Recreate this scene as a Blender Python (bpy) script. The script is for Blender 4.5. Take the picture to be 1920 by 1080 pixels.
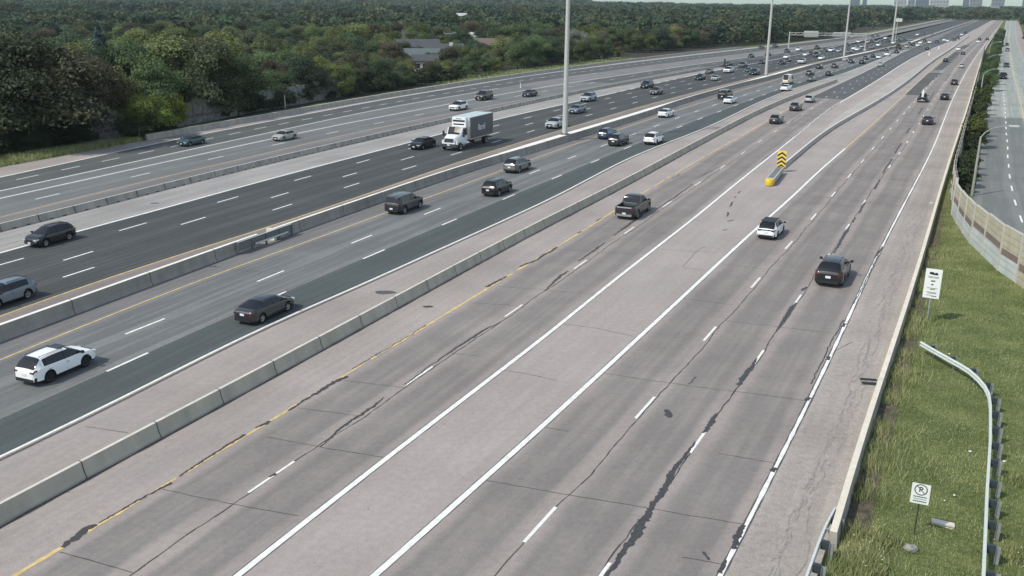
import bpy, bmesh, math, random
import numpy as np
from mathutils import Matrix, Vector
R = math.radians
scene = bpy.context.scene
for o in list(bpy.data.objects):
    bpy.data.objects.remove(o)

# ------------------------------------------------------------------ camera
F = 1750.0; HOR = 1.0; ROLL = R(0.5); H = 19.8          # focal length in px of a 1920 px wide frame, mast height
P = math.atan((540 - HOR) / F)
cr, sr, cp, sp = math.cos(ROLL), math.sin(ROLL), math.cos(P), math.sin(P)
cam_data = bpy.data.cameras.new("camera"); cam = bpy.data.objects.new("camera", cam_data)
scene.collection.objects.link(cam); scene.camera = cam
cam_data.sensor_width = 36; cam_data.lens = F / 1920 * 36
cam_data.clip_start = 0.5; cam_data.clip_end = 9000
right = Vector((cr, sr * sp, sr * cp)); down = Vector((sr, -cr * sp, -cr * cp)); fwd = Vector((0, cp, -sp))
M = Matrix.Identity(4)
M.col[0][:3] = right; M.col[1][:3] = -down; M.col[2][:3] = -fwd; M.col[3][:3] = (0, 0, H)
cam.matrix_world = M

# ------------------------------------------------------------------ world, sun, exposure
SUN_AZ = R(238)      # compass bearing of the sun measured clockwise from +Y
SUN_EL = R(47)
world = bpy.data.worlds.new("World"); scene.world = world; world.use_nodes = True
wn = world.node_tree.nodes; wl = world.node_tree.links; wn.clear()
sky = wn.new('ShaderNodeTexSky'); sky.sky_type = 'NISHITA'; sky.sun_disc = False
sky.sun_elevation = SUN_EL; sky.sun_rotation = SUN_AZ; sky.air_density = 1.2; sky.dust_density = .7; sky.ozone_density = 1.2
bg = wn.new('ShaderNodeBackground'); bg.inputs['Strength'].default_value = 0.14
wo = wn.new('ShaderNodeOutputWorld'); hs = wn.new('ShaderNodeHueSaturation'); hs.inputs['Saturation'].default_value = .72; wl.new(sky.outputs[0], hs.inputs['Color'])
tc = wn.new('ShaderNodeTexCoord'); sx_ = wn.new('ShaderNodeSeparateXYZ'); wl.new(tc.outputs['Generated'], sx_.inputs[0])
mr_ = wn.new('ShaderNodeMapRange'); mr_.inputs[1].default_value = 0; mr_.inputs[2].default_value = .12; mr_.inputs[3].default_value = 1; mr_.inputs[4].default_value = 0; wl.new(sx_.outputs[2], mr_.inputs[0])
mxs = wn.new('ShaderNodeMix'); mxs.data_type = 'RGBA'; mxs.blend_type = 'MULTIPLY'; wl.new(mr_.outputs[0], mxs.inputs[0]); wl.new(hs.outputs[0], mxs.inputs[6]); mxs.inputs[7].default_value = (.78, 1.0, 1.10, 1)
wl.new(mxs.outputs[2], bg.inputs[0]); wl.new(bg.outputs[0], wo.inputs[0])
sd = bpy.data.lights.new("sun", 'SUN'); sd.energy = 2.6; sd.angle = R(1.5); sd.color = (1, .935, .82)
so = bpy.data.objects.new("sun", sd); scene.collection.objects.link(so)
sv = Vector((math.sin(SUN_AZ) * math.cos(SUN_EL), math.cos(SUN_AZ) * math.cos(SUN_EL), math.sin(SUN_EL)))
so.rotation_euler = sv.to_track_quat('Z', 'Y').to_euler(); so.location = (0, 0, 80)
scene.view_settings.view_transform = 'Standard'; scene.view_settings.look = 'None'
scene.view_settings.exposure = 0.22; scene.view_settings.gamma = 1.0
scene.render.engine = 'CYCLES'
scene.render.resolution_x = 1024; scene.render.resolution_y = 576

# ------------------------------------------------------------------ measured alignment tables
# lateral offset (m) of each traced line from the mast foot at stations along the motorway axis
NODES = [-30.0,-20.0,-10.0,0.0,10.0,20.0,30.0,40.0,50.0,60.0,74.0,88.0,102.0,116.0,130.0,144.0,158.0,172.0,186.0,200.0,228.8,261.6,299.3,342.3,391.5,447.8,512.1,585.8,670.0,766.3,876.5,1002.5,1146.6,1311.5,1500.0]
TAB = {
 'L1': [-82.79,-84.73,-86.67,-88.62,-90.56,-92.5,-94.45,-96.39,-98.34,-100.28,-102.97,-105.97,-108.41,-110.2,-112.01,-113.91,-115.54,-116.6,-117.36,-118.18,-119.78,-119.56,-118.23,-115.75,-112.54,-108.48,-103.71,-99.12,-95.34,-96.5,-97.82,-99.33,-101.06,-103.04,-105.3],
 'F0': [-94.79,-96.04,-97.29,-98.54,-99.79,-101.04,-102.3,-103.55,-104.8,-106.05,-107.8,-109.55,-111.31,-112.75,-114.23,-115.86,-117.28,-118.28,-119.08,-119.87,-120.98,-121.18,-120.83,-119.02,-116.04,-111.73,-106.82,-102.16,-98.36,-99.5,-100.82,-102.33,-104.06,-106.04,-108.3],
 'L1d': [-83.19,-84.78,-86.38,-87.97,-89.56,-91.16,-92.75,-94.34,-95.94,-97.53,-99.76,-102.07,-104.39,-106.37,-107.88,-109.39,-110.88,-111.77,-112.48,-113.18,-114.36,-113.98,-112.64,-110.19,-106.85,-102.85,-98.49,-94.27,-91.69,-92.85,-94.17,-95.68,-97.41,-99.39,-101.65],
 'L2': [-81.47,-82.85,-84.23,-85.61,-86.99,-88.37,-89.75,-91.14,-92.52,-93.9,-95.9,-98.1,-100.08,-102.05,-104.11,-105.82,-106.84,-107.47,-108.04,-108.54,-109.19,-108.57,-107.15,-104.7,-101.19,-97.24,-93.27,-89.42,-88.04,-89.2,-90.52,-92.03,-93.76,-95.74,-98.0],
 'L3': [-79.13,-80.41,-81.69,-82.97,-84.25,-85.53,-86.81,-88.09,-89.38,-90.66,-92.45,-94.22,-95.91,-97.37,-98.44,-99.12,-99.65,-100.27,-100.75,-100.85,-100.16,-98.61,-96.72,-94.03,-90.05,-86.1,-82.87,-79.73,-80.74,-81.9,-83.22,-84.73,-86.46,-88.44,-90.7],
 'L4d': [-75.51,-76.79,-78.07,-79.35,-80.63,-81.9,-83.18,-84.46,-85.74,-87.02,-88.82,-90.59,-91.94,-93.02,-94.05,-94.87,-95.42,-95.74,-95.93,-96.08,-95.98,-95.29,-93.22,-90.41,-86.34,-82.35,-79.09,-75.94,-76.94,-78.1,-79.42,-80.93,-82.66,-84.64,-86.9],
 'L5': [-69.14,-70.74,-72.35,-73.96,-75.56,-77.17,-78.78,-80.38,-81.99,-83.58,-85.54,-86.91,-88.52,-89.82,-90.65,-91.1,-91.2,-91.27,-91.34,-91.42,-91.58,-91.75,-91.96,-92.19,-92.46,-92.77,-93.12,-93.52,-93.98,-94.5,-95.1,-95.79,-96.57,-97.47,-98.49],
 'B1': [-68.99,-70.01,-71.03,-72.05,-73.07,-74.08,-75.1,-76.12,-77.14,-78.26,-80.03,-81.45,-82.56,-83.55,-84.36,-84.91,-85.53,-86.19,-86.67,-86.91,-86.76,-86.05,-85.45,-84.77,-83.98,-83.08,-82.04,-80.86,-79.51,-77.97,-76.2,-74.18,-71.87,-69.22,-66.2],
 'L6': [-60.37,-61.74,-63.1,-64.47,-65.84,-67.2,-68.57,-69.93,-71.35,-72.12,-73.73,-75.04,-76.06,-77.32,-78.62,-79.54,-79.95,-80.2,-80.5,-80.86,-81.63,-82.18,-82.23,-80.51,-80.71,-80.94,-81.2,-81.49,-81.83,-82.22,-82.66,-83.16,-83.74,-84.4,-85.15],
 'a': [-60.74,-61.65,-62.56,-63.47,-64.38,-65.29,-66.2,-67.12,-68.04,-69.17,-70.65,-71.92,-73.2,-74.27,-75.16,-75.96,-76.64,-77.07,-77.27,-77.38,-77.89,-78.13,-78.12,-76.61,-76.31,-75.88,-75.4,-75.83,-76.34,-76.92,-77.58,-78.33,-79.2,-80.19,-81.32],
 'b': [-55.7,-56.83,-57.96,-59.08,-60.21,-61.34,-62.47,-63.6,-64.73,-65.81,-67.17,-68.27,-69.31,-70.29,-71.23,-72.03,-72.61,-73.07,-73.44,-73.62,-73.96,-73.96,-73.94,-72.66,-71.88,-70.8,-69.59,-70.17,-70.85,-71.62,-72.5,-73.51,-74.66,-75.98,-77.49],
 'c': [-52.79,-53.82,-54.84,-55.87,-56.89,-57.92,-58.94,-59.96,-60.99,-61.97,-63.31,-64.45,-65.42,-66.37,-67.31,-67.98,-68.45,-68.88,-69.27,-69.59,-69.84,-69.66,-69.67,-68.67,-67.43,-65.72,-63.78,-64.51,-65.35,-66.32,-67.42,-68.68,-70.12,-71.77,-73.65],
 'L7': [-45.86,-47.44,-49.01,-50.58,-52.15,-53.72,-55.29,-56.86,-57.74,-58.05,-59.15,-60.52,-61.93,-63.0,-63.64,-64.26,-64.9,-65.37,-65.61,-65.73,-65.84,-65.44,-65.46,-64.7,-63.0,-60.64,-57.97,-58.85,-59.86,-61.02,-62.34,-63.85,-65.58,-67.56,-69.82],
 'B2': [-45.03,-46.07,-47.12,-48.17,-49.22,-50.27,-51.32,-52.38,-53.44,-54.43,-55.53,-56.68,-57.29,-57.67,-58.07,-58.38,-58.8,-59.38,-59.95,-60.37,-60.5,-60.11,-60.14,-59.39,-57.69,-55.34,-52.67,-53.55,-54.56,-55.72,-57.04,-58.55,-60.28,-62.26,-64.52],
 'L8': [-40.39,-41.82,-43.25,-44.67,-46.1,-47.53,-48.95,-50.32,-51.26,-51.66,-52.66,-53.44,-54.43,-55.32,-55.85,-56.32,-56.8,-57.16,-57.42,-57.62,-58.03,-58.32,-58.41,-57.42,-55.57,-53.13,-50.41,-51.27,-52.27,-53.42,-54.74,-56.25,-57.98,-59.96,-62.22],
 'd2': [-43.59,-43.98,-44.37,-44.76,-45.15,-45.54,-45.93,-46.43,-47.22,-48.04,-48.93,-49.7,-50.45,-51.21,-51.85,-52.36,-53.01,-53.5,-53.78,-54.02,-54.39,-54.49,-54.34,-53.85,-52.95,-51.53,-49.29,-50.17,-51.17,-52.33,-53.65,-55.16,-56.89,-58.87,-61.13],
 'd1': [-36.45,-37.4,-38.35,-39.29,-40.24,-41.19,-42.13,-43.07,-43.79,-44.37,-45.24,-45.97,-46.74,-47.43,-48.07,-48.61,-49.16,-49.63,-49.93,-50.14,-51.03,-50.83,-50.37,-50.35,-50.35,-49.94,-48.18,-49.06,-50.07,-51.23,-52.55,-54.06,-55.79,-57.77,-60.03],
 'L9': [-34.62,-35.27,-35.91,-36.56,-37.2,-37.85,-38.53,-39.91,-39.96,-40.45,-41.01,-41.71,-43.11,-44.34,-44.61,-44.6,-45.04,-45.85,-46.78,-47.6,-48.37,-47.65,-46.7,-47.02,-47.86,-48.4,-47.09,-47.97,-48.98,-50.14,-51.46,-52.97,-54.7,-56.68,-58.94],
 'B3': [-29.0,-29.74,-30.49,-31.23,-31.98,-32.74,-33.34,-34.02,-34.74,-35.48,-36.33,-36.93,-37.68,-38.61,-39.52,-40.38,-41.21,-41.95,-42.5,-42.82,-42.92,-42.57,-42.25,-41.88,-41.46,-40.97,-40.42,-39.79,-39.07,-38.24,-37.3,-36.22,-34.98,-33.57,-31.95],
 'L10': [-26.6,-27.14,-27.68,-28.22,-28.76,-29.29,-29.92,-30.65,-31.23,-31.96,-32.74,-33.89,-34.85,-35.6,-36.33,-36.99,-37.75,-38.55,-39.26,-39.86,-40.74,-41.38,-42.15,-43.3,-44.76,-46.82,-46.33,-47.61,-48.79,-50.01,-51.35,-52.87,-54.6,-56.58,-58.84],
 'L11': [-22.54,-23.17,-23.8,-24.44,-25.07,-25.71,-26.27,-26.89,-27.54,-28.13,-29.09,-30.02,-30.78,-31.54,-32.47,-33.36,-34.03,-34.62,-35.24,-35.9,-37.16,-37.79,-38.7,-39.98,-41.34,-42.72,-42.45,-42.8,-43.08,-44.27,-45.6,-47.11,-48.84,-50.82,-53.08],
 'A': [-18.93,-19.57,-20.21,-20.85,-21.5,-22.14,-22.76,-23.21,-23.66,-24.4,-25.13,-25.89,-26.86,-27.7,-28.54,-29.39,-30.27,-31.13,-31.91,-32.54,-33.23,-33.96,-35.11,-36.58,-37.88,-38.6,-38.56,-37.98,-37.36,-38.52,-39.84,-41.35,-43.08,-45.06,-47.32],
 'B': [-17.48,-17.56,-17.64,-17.71,-17.79,-17.87,-17.97,-18.16,-18.45,-18.73,-19.19,-19.54,-19.8,-20.32,-20.6,-20.81,-21.1,-21.43,-21.77,-22.12,-22.86,-23.78,-24.84,-25.96,-27.02,-27.85,-28.31,-28.46,-28.44,-29.98,-31.74,-33.76,-36.07,-38.71,-41.73],
 'D1': [-13.24,-13.41,-13.58,-13.75,-13.92,-14.09,-14.26,-14.45,-14.7,-14.99,-15.34,-15.73,-16.12,-16.49,-16.89,-17.34,-17.73,-18.1,-18.46,-18.83,-19.6,-20.5,-21.51,-22.57,-23.6,-24.49,-25.13,-25.62,-26.06,-27.6,-29.36,-31.38,-33.69,-36.33,-39.35],
 'D2': [-9.72,-9.88,-10.04,-10.19,-10.35,-10.51,-10.67,-10.83,-11.01,-11.28,-11.66,-12.04,-12.49,-12.83,-13.11,-13.41,-13.8,-14.25,-14.72,-15.17,-16.07,-17.04,-18.07,-19.12,-20.14,-21.11,-21.94,-22.78,-23.67,-25.21,-26.97,-28.99,-31.3,-33.94,-36.96],
 'E': [-6.06,-6.22,-6.37,-6.53,-6.68,-6.84,-6.99,-7.16,-7.39,-7.7,-8.19,-8.52,-8.82,-9.08,-9.36,-9.71,-10.15,-10.66,-11.19,-11.7,-12.68,-13.67,-14.69,-15.7,-16.71,-17.74,-18.76,-19.94,-21.29,-22.83,-24.59,-26.61,-28.92,-31.56,-34.58],
 'B5': [-1.53,-1.9,-2.27,-2.63,-3.0,-3.37,-3.74,-4.12,-4.36,-4.57,-4.93,-5.36,-5.82,-6.25,-6.65,-7.03,-7.39,-7.74,-8.1,-8.47,-9.3,-10.29,-11.43,-12.71,-14.09,-15.54,-17.04,-18.22,-19.57,-21.11,-22.87,-24.89,-27.2,-29.84,-32.86],
 'B4': [-17.53,-17.99,-18.46,-18.93,-19.39,-19.86,-20.33,-20.79,-21.26,-21.73,-22.38,-23.03,-23.69,-24.34,-24.99,-25.66,-26.03,-26.02,-25.87,-25.72,-25.63,-26.03,-26.93,-28.14,-29.07,-29.66,-30.56,-31.94,-33.67,-35.63,-37.8,-40.15,-41.88,-43.86,-46.12],
 'Wl': [-13.6,-14.31,-15.02,-15.72,-16.43,-17.14,-17.84,-18.55,-19.26,-19.97,-20.96,-21.95,-22.94,-23.93,-24.92,-25.91,-26.9,-27.69,-28.21,-28.57,-29.11,-29.71,-30.13,-30.4,-30.67,-30.94,-31.23,-31.57,-31.95,-32.39,-32.9,-33.47,-34.13,-34.88,-35.74],
 'B6': [36.26,33.02,29.79,26.55,23.32,20.08,16.85,13.61,10.38,7.14,2.61,-1.77,-4.45,-5.24,-5.62,-6.01,-6.44,-6.85,-7.23,-7.59,-8.39,-9.43,-10.69,-12.14,-13.73,-15.43,-16.46,-17.64,-18.99,-20.53,-22.29,-24.31,-26.62,-29.26,-32.28],
 'S_left': [0.3,0.09,-0.12,-0.33,-0.55,-0.76,-0.97,-1.19,-1.4,-1.61,-1.91,-2.21,-2.51,-2.81,-3.11,-3.46,-3.88,-4.36,-4.83,-5.29,-6.06,-6.68,-7.21,-7.8,-8.48,-9.29,-10.28,-11.5,-12.98,-14.52,-16.28,-18.3,-20.61,-23.25,-26.27],
 'S_dash': [11.76,11.01,10.26,9.51,8.76,8.02,7.27,6.52,5.77,5.02,3.97,2.92,1.87,0.9,0.31,-0.11,-0.48,-0.89,-1.3,-1.69,-2.55,-3.59,-4.87,-6.17,-7.5,-8.98,-10.6,-12.33,-14.14,-16.05,-18.25,-20.77,-23.66,-26.96,-30.73],
 'S_yel': [7.04,6.79,6.54,6.29,6.05,5.8,5.55,5.3,5.05,4.8,4.45,4.1,3.75,3.4,3.06,2.71,2.36,2.01,1.66,1.31,0.59,-0.36,-1.58,-2.83,-4.13,-5.6,-7.21,-8.93,-10.74,-12.28,-14.04,-16.06,-18.37,-21.01,-24.03],
 'S_right': [9.6,9.34,9.08,8.82,8.56,8.3,8.04,7.78,7.52,7.26,6.89,6.53,6.16,5.8,5.44,5.07,4.71,4.34,3.98,3.61,2.86,2.01,1.03,-0.09,-1.3,-2.7,-4.3,-6.07,-7.94,-9.48,-11.24,-13.26,-15.57,-18.21,-21.23]}
CARS = [
 ('suv', 'white', 'NX', -24.97, 47.74, 67.4, 0.9, 'white SUV with sunroof and all black wheels nearest the bottom left corner', 159),
 ('sedan', 'charcoal', 'NX', -16.09, 57.76, 66.2, 0.925, 'dark grey sedan with silver rims alone beside the solid white edge line', 119),
 ('bigsuv', 'charcoal', 'NX', -10.64, 89.96, 65.2, 0.963, 'boxy dark grey SUV with roof rails beside the median shoulder', 77),
 ('suv', 'black', 'NX', -1.67, 98.8, 65.0, 0.979, 'black SUV between the boxy dark SUV and the grey SUV in the near express lanes', 62),
 ('suv', 'grey', 'NX', 0.54, 112.89, 65.1, 1.022, 'mid grey SUV driving away in the lane next to the median yellow line', 56),
 ('suv', 'blue', 'NX', 14.24, 142.06, 64.3, 0.948, 'blue SUV driving away beside the median yellow line', 39),
 ('suv', 'charcoal', 'NX', 15.22, 135.3, 64.5, 1.012, 'dark grey crossover just in front of the blue SUV', 43),
 ('suv', 'white', 'NX', 20.55, 137.02, 64.4, 1.006, 'white SUV with dark rear window in the lane beside the white edge line', 41),
 ('sedan', 'white', 'NX', 27.5, 170.23, 64.0, 1.002, 'white hatchback alone in the lane beside the median yellow line', 33),
 ('bigsuv', 'black', 'NX', 45.51, 204.3, 63.4, 1.1, 'black boxy off roader half hidden behind a white sedan', 31),
 ('sedan', 'white', 'NX', 44.48, 194.87, 62.9, 0.974, 'white sedan overlapping the black boxy off roader', 27),
 ('van', 'cream', 'NX', 70.04, 243.81, 61.7, 0.947, 'cream white van with black underside ahead of a white sedan', 24),
 ('sedan', 'white', 'NX', 64.27, 224.67, 62.7, 1.006, 'white sedan right behind the cream van', 23),
 ('suv', 'black', 'NX', 84.82, 273.64, 61.3, 0.936, 'black SUV in the second near express lane just beyond the cream van', 18),
 ('sedan', 'grey', 'NX', 79.1, 253.57, 61.5, 0.93, 'grey sedan directly behind the black SUV beyond the cream van', 19),
 ('sedan', 'darkgreen', 'NX', 90.48, 274.12, 61.3, 0.9, 'dark green sedan near the far end of the concrete divider', 16),
 ('suv', 'black', 'NX', 96.47, 302.67, 62.0, 0.9, 'nearest small black SUV driving away beyond the cream van', 14),
 ('suv', 'charcoal', 'NX', 102.92, 307.16, 62.0, 0.911, 'nearest small dark grey SUV driving away beyond the cream van', 15),
 ('sedan', 'silver', 'NX', 119.27, 345.58, 62.0, 0.9, 'nearest small silver car driving away beyond the cream van', 12),
 ('suv', 'charcoal', 'NX', 117.02, 332.68, 62.0, 0.9, 'second nearest small dark grey SUV driving away beyond the cream van', 13),
 ('suv', 'black', 'NX', 119.91, 330.13, 62.0, 0.9, 'second nearest small black SUV driving away beyond the cream van', 12),
 ('suv', 'charcoal', 'NX', 130.1, 355.15, 62.0, 0.9, 'third nearest small dark grey SUV driving away beyond the cream van', 11),
 ('sedan', 'teal', 'NX', 138.54, 370.57, 61.8, 0.9, 'only small teal car driving away beyond the cream van', 9),
 ('sedan', 'white', 'NX', 137.96, 363.24, 61.9, 0.91, 'nearest small white car driving away beyond the cream van', 12),
 ('sedan', 'white', 'NX', 148.62, 382.73, 61.6, 1.1, 'second nearest small white car driving away beyond the cream van', 14),
 ('suv', 'charcoal', 'NX', 162.18, 419.45, 61.0, 0.9, 'fourth nearest small dark grey SUV driving away beyond the cream van', 10),
 ('suv', 'black', 'NX', 160.37, 403.26, 61.6, 0.921, 'third nearest small black SUV driving away beyond the cream van', 11),
 ('van', 'black', 'NX', 175.55, 439.65, 60.4, 1, 'only small black van driving away beyond the cream van', 11),
 ('sedan', 'silver', 'NX', 186.09, 457.0, 60.4, 1, 'second nearest small silver car driving away beyond the cream van', 8),
 ('suv', 'charcoal', 'NX', 197.82, 482.24, 61.9, 1, 'fifth nearest small dark grey SUV driving away beyond the cream van', 8),
 ('suv', 'black', 'NX', 197.49, 476.24, 61.6, 1, 'fourth nearest small black SUV driving away beyond the cream van', 6),
 ('sedan', 'white', 'NX', 196.82, 470.13, 61.3, 1, 'third nearest small white car driving away beyond the cream van', 8),
 ('suv', 'white', 'NX', 212.32, 503.96, 62.7, 1, 'nearest small white SUV driving away beyond the cream van', 9),
 ('suv', 'charcoal', 'NX', 224.01, 526.81, 62.7, 1, 'sixth nearest small dark grey SUV driving away beyond the cream van', 6),
 ('suv', 'white', 'NX', 219.04, 508.63, 62.7, 1, 'second nearest small white SUV driving away beyond the cream van', 7),
 ('bigsuv', 'blue', 'NX', 225.4, 514.59, 62.7, 1, 'only small blue SUV driving away beyond the cream van', 8),
 ('sedan', 'white', 'NX', 242.52, 544.73, 62.7, 1, 'fifth nearest small white car driving away beyond the cream van', 5),
 ('sedan', 'white', 'NX', 239.29, 533.05, 62.7, 1, 'fourth nearest small white car driving away beyond the cream van', 8),
 ('suv', 'black', 'NX', 249.04, 546.87, 62.7, 1, 'fifth nearest small black SUV driving away beyond the cream van', 6),
 ('suv', 'charcoal', 'NX', 263.37, 573.79, 62.7, 1, 'seventh nearest small dark grey SUV driving away beyond the cream van', 8),
 ('sedan', 'silver', 'NL', 121.62, 318.02, 63.7, 0.9, 'silver sedan alone in the dark asphalt lanes right of the divider tip', 12),
 ('sedan', 'charcoal', 'NL', 187.45, 436.61, 61.8, 1, 'tiny dark sedan far up the dark asphalt lanes right of the divider', 9),
 ('pickup', 'charcoal', 'NL', 11.76, 89.19, 65.8, 1.027, 'dark grey crew cab pickup truck with chrome rear bumper', 72),
 ('suv', 'charcoal', 'NL', 45.25, 162.16, 64.4, 0.949, 'dark grey SUV rearmost of three vehicles beside the concrete divider', 29),
 ('suv', 'plum', 'NL', 54.44, 182.47, 64.6, 0.98, 'dark purple grey SUV middle of three vehicles beside the concrete divider', 26),
 ('suv', 'silver', 'NL', 61.94, 198.42, 64.6, 0.911, 'silver blue car just before the dark asphalt patch', 22),
 ('suv', 'black', 'NR', 24.07, 67.31, 63.4, 1.078, 'black SUV with white plate driving away in the rightmost lane', 73),
 ('suv', 'twotone', 'NR', 23.02, 81.06, 63.6, 0.923, 'white SUV with black roof beside the yellow crash cushion lane', 56),
 ('sedan', 'charcoal', 'NR', 71.68, 162.99, 63.5, 0.973, 'dark grey sedan nearest of the cars beside the long right shoulder', 25),
 ('pickup', 'black', 'NR', 86.99, 201.75, 63.5, 0.923, 'black pickup at the near edge of the square dark asphalt patch', 22),
 ('sedan', 'black', 'NR', 93.84, 206.6, 63.5, 0.954, 'black sedan in the lane right of the black pickup', 19),
 ('suv', 'brown', 'NR', 113.65, 245.96, 63.5, 0.9, 'dark brown SUV in the right lane beyond the black pickup', 15),
 ('sedan', 'silver', 'NR', 146.37, 313.34, 63.3, 0.9, 'silver sedan beyond the dark brown SUV', 10),
 ('sedan', 'black', 'NR', 155.58, 346.07, 63.2, 0.9, 'small black sedan on the long dark patch of the right roadway', 10),
 ('sedan', 'white', 'NR', 200.15, 433.98, 62.6, 1, 'small white sedan at the end of the long dark patch', 10),
 ('sedan', 'charcoal', 'NR', 185.33, 397.24, 62.8, 0.9, 'small dark grey sedan right of the small white sedan at the dark patch end', 9),
 ('sedan', 'white', 'NR', 252.52, 525.26, 62.3, 1, 'tiny white car farthest up the right roadway', 7),
 ('sedan', 'charcoal', 'NR', 270.81, 562.47, 62.3, 1, 'tiny dark car just ahead of the farthest white car on the right roadway', 5),
 ('sedan', 'black', 'NR', 275.86, 563.59, 62.3, 1, 'tiny black car beside the far end of the right barrier', 6),
 ('suv', 'black', 'SV', 137.17, 267.86, -116.3, 1.071, 'black SUV coming down the service road nearest of its vehicles', 16),
 ('sedan', 'charcoal', 'SV', 164.19, 319.68, -116.5, 0.986, 'dark grey sedan second nearest on the service road', 12),
 ('sedan', 'grey', 'SV', 220.19, 429.92, -116.6, 1, 'grey car third nearest on the service road', 8),
 ('sedan', 'charcoal', 'SV', 249.62, 488.74, -116.7, 1, 'tiny dark car farthest up the service road', 6),
 ('suv', 'black', 'SX', -38.85, 76.17, -111.7, 0.9, 'black SUV coming toward the camera beside the light concrete shoulder', 99),
 ('suv', 'steel', 'SX', -34.27, 59.93, -111.6, 0.9, 'blue grey SUV cut off by the left edge of the photo', 115),
 ('sedan', 'black', 'SX', -12.67, 130.52, -114.0, 1.039, 'black sedan just ahead of the box truck', 54),
 ('truck', 'white', 'SX', -6.5, 133.02, -114.0, 1.093, 'white box truck with grey cargo box and refrigeration unit', 98),
 ('sedan', 'silver', 'SX', 6.95, 154.1, -114.8, 1.1, 'pale silver car right behind the tall light mast', 44),
 ('sedan', 'steel', 'SX', 11.78, 174.87, -115.9, 1.031, 'silver blue sedan just right of the tall light mast', 36),
 ('suv', 'silver', 'SX', 15.47, 196.39, -116.6, 1.092, 'light grey SUV beside the outer white line behind the silver blue sedan', 34),
 ('suv', 'charcoal', 'SX', 31.96, 228.35, -117.3, 1.082, 'dark grey SUV rear left of a pair between the two nearest light masts', 28),
 ('suv', 'grey', 'SX', 31.92, 212.64, -117.3, 0.982, 'grey SUV front right of a pair between the two nearest light masts', 27),
 ('suv', 'black', 'SX', 49.69, 254.32, -118.0, 0.977, 'dark SUV with a silver sedan just right of it', 22),
 ('sedan', 'grey', 'SX', 57.08, 279.24, -118.0, 0.9, 'grey sedan behind the dark SUV beside the outer white line', 16),
 ('sedan', 'silver', 'SX', 53.62, 253.34, -118.0, 0.9, 'silver sedan right beside the dark SUV left of the second mast', 20),
 ('suv', 'white', 'SX', 63.2, 281.6, -118.0, 1.1, 'white SUV left of the second light mast', 22),
 ('sedan', 'brown', 'SX', 70.49, 314.83, -119.7, 0.9, 'dark brown car directly behind the white SUV', 12),
 ('bigsuv', 'teal', 'SX', 73.33, 306.79, -119.3, 0.917, 'dark teal SUV behind the white SUV', 18),
 ('suv', 'charcoal', 'SX', 69.21, 274.77, -118.0, 1.1, 'dark grey SUV immediately left of the second light mast base', 22),
 ('sedan', 'teal', 'SX', 70.32, 286.37, -118.0, 0.9, 'dark car mostly hidden behind the grey SUV at the second mast', 8),
 ('sedan', 'charcoal', 'SX', 84.03, 325.07, -119.7, 0.9, 'dark sedan left of the second light mast in the outer lanes', 13),
 ('sedan', 'charcoal', 'SX', 90.55, 324.1, -119.7, 0.938, 'dark sedan just right of the second light mast', 16),
 ('suv', 'charcoal', 'SX', 89.48, 362.5, -118.9, 0.9, 'dark car beside the outer edge line left of the second mast', 13),
 ('sedan', 'black', 'SX', 99.63, 377.15, -118.9, 0.9, 'dark car on the outer edge line touching the second mast', 12),
 ('sedan', 'charcoal', 'SC', 112.04, 436.6, -121.8, 0.9, 'left one of two small dark cars on the far collector road', 11),
 ('sedan', 'charcoal', 'SC', 121.13, 447.13, -121.3, 1, 'right one of two small dark cars on the far collector road', 11),
 ('suv', 'charcoal', 'SX', 114.3, 403.15, -119.1, 0.958, 'nearest small dark grey SUV beyond the second light mast coming toward the camera', 13),
 ('sedan', 'white', 'SX', 101.86, 358.89, -118.9, 0.93, 'nearest small white car beyond the second light mast coming toward the camera', 14),
 ('sedan', 'charcoal', 'SX', 96.64, 338.8, -119.2, 0.9, 'nearest small dark grey car beyond the second light mast coming toward the camera', 10),
 ('suv', 'white', 'SX', 98.87, 329.44, -119.5, 1.033, 'nearest small white SUV beyond the second light mast coming toward the camera', 17),
 ('sedan', 'white', 'SX', 114.63, 377.63, -119.0, 0.9, 'third nearest small white car beyond the second light mast coming toward the camera', 12),
 ('sedan', 'white', 'SX', 123.41, 417.56, -119.1, 1.009, 'fourth nearest small white car beyond the second light mast coming toward the camera', 13),
 ('sedan', 'charcoal', 'SX', 119.96, 388.28, -119.0, 0.9, 'second nearest small dark grey car beyond the second light mast coming toward the camera', 8),
 ('bigsuv', 'darkgreen', 'SX', 116.43, 369.96, -118.9, 1.057, 'only small dark green SUV beyond the second light mast coming toward the camera', 16),
 ('sedan', 'white', 'SX', 113.13, 353.52, -118.9, 0.949, 'second nearest small white car beyond the second light mast coming toward the camera', 14),
 ('suv', 'charcoal', 'SX', 137.47, 437.18, -119.1, 1, 'second nearest small dark grey SUV beyond the second light mast coming toward the camera', 10),
 ('sedan', 'teal', 'SX', 133.76, 414.07, -119.1, 0.9, 'only small teal car beyond the second light mast coming toward the camera', 10),
 ('suv', 'white', 'SX', 135.87, 412.47, -119.1, 1.022, 'second nearest small white SUV beyond the second light mast coming toward the camera', 13),
 ('sedan', 'silver', 'SX', 138.38, 410.38, -119.1, 0.9, 'nearest small silver car beyond the second light mast coming toward the camera', 11),
 ('sedan', 'grey', 'SX', 139.93, 402.31, -119.1, 1.025, 'nearest small grey car beyond the second light mast coming toward the camera', 13),
 ('sedan', 'white', 'SX', 152.65, 432.45, -119.1, 1, 'sixth nearest small white car beyond the second light mast coming toward the camera', 11),
 ('sedan', 'white', 'SX', 151.02, 423.71, -119.1, 0.921, 'fifth nearest small white car beyond the second light mast coming toward the camera', 11),
 ('sedan', 'silver', 'SX', 163.2, 452.35, -119.1, 1, 'second nearest small silver car beyond the second light mast coming toward the camera', 10),
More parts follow.
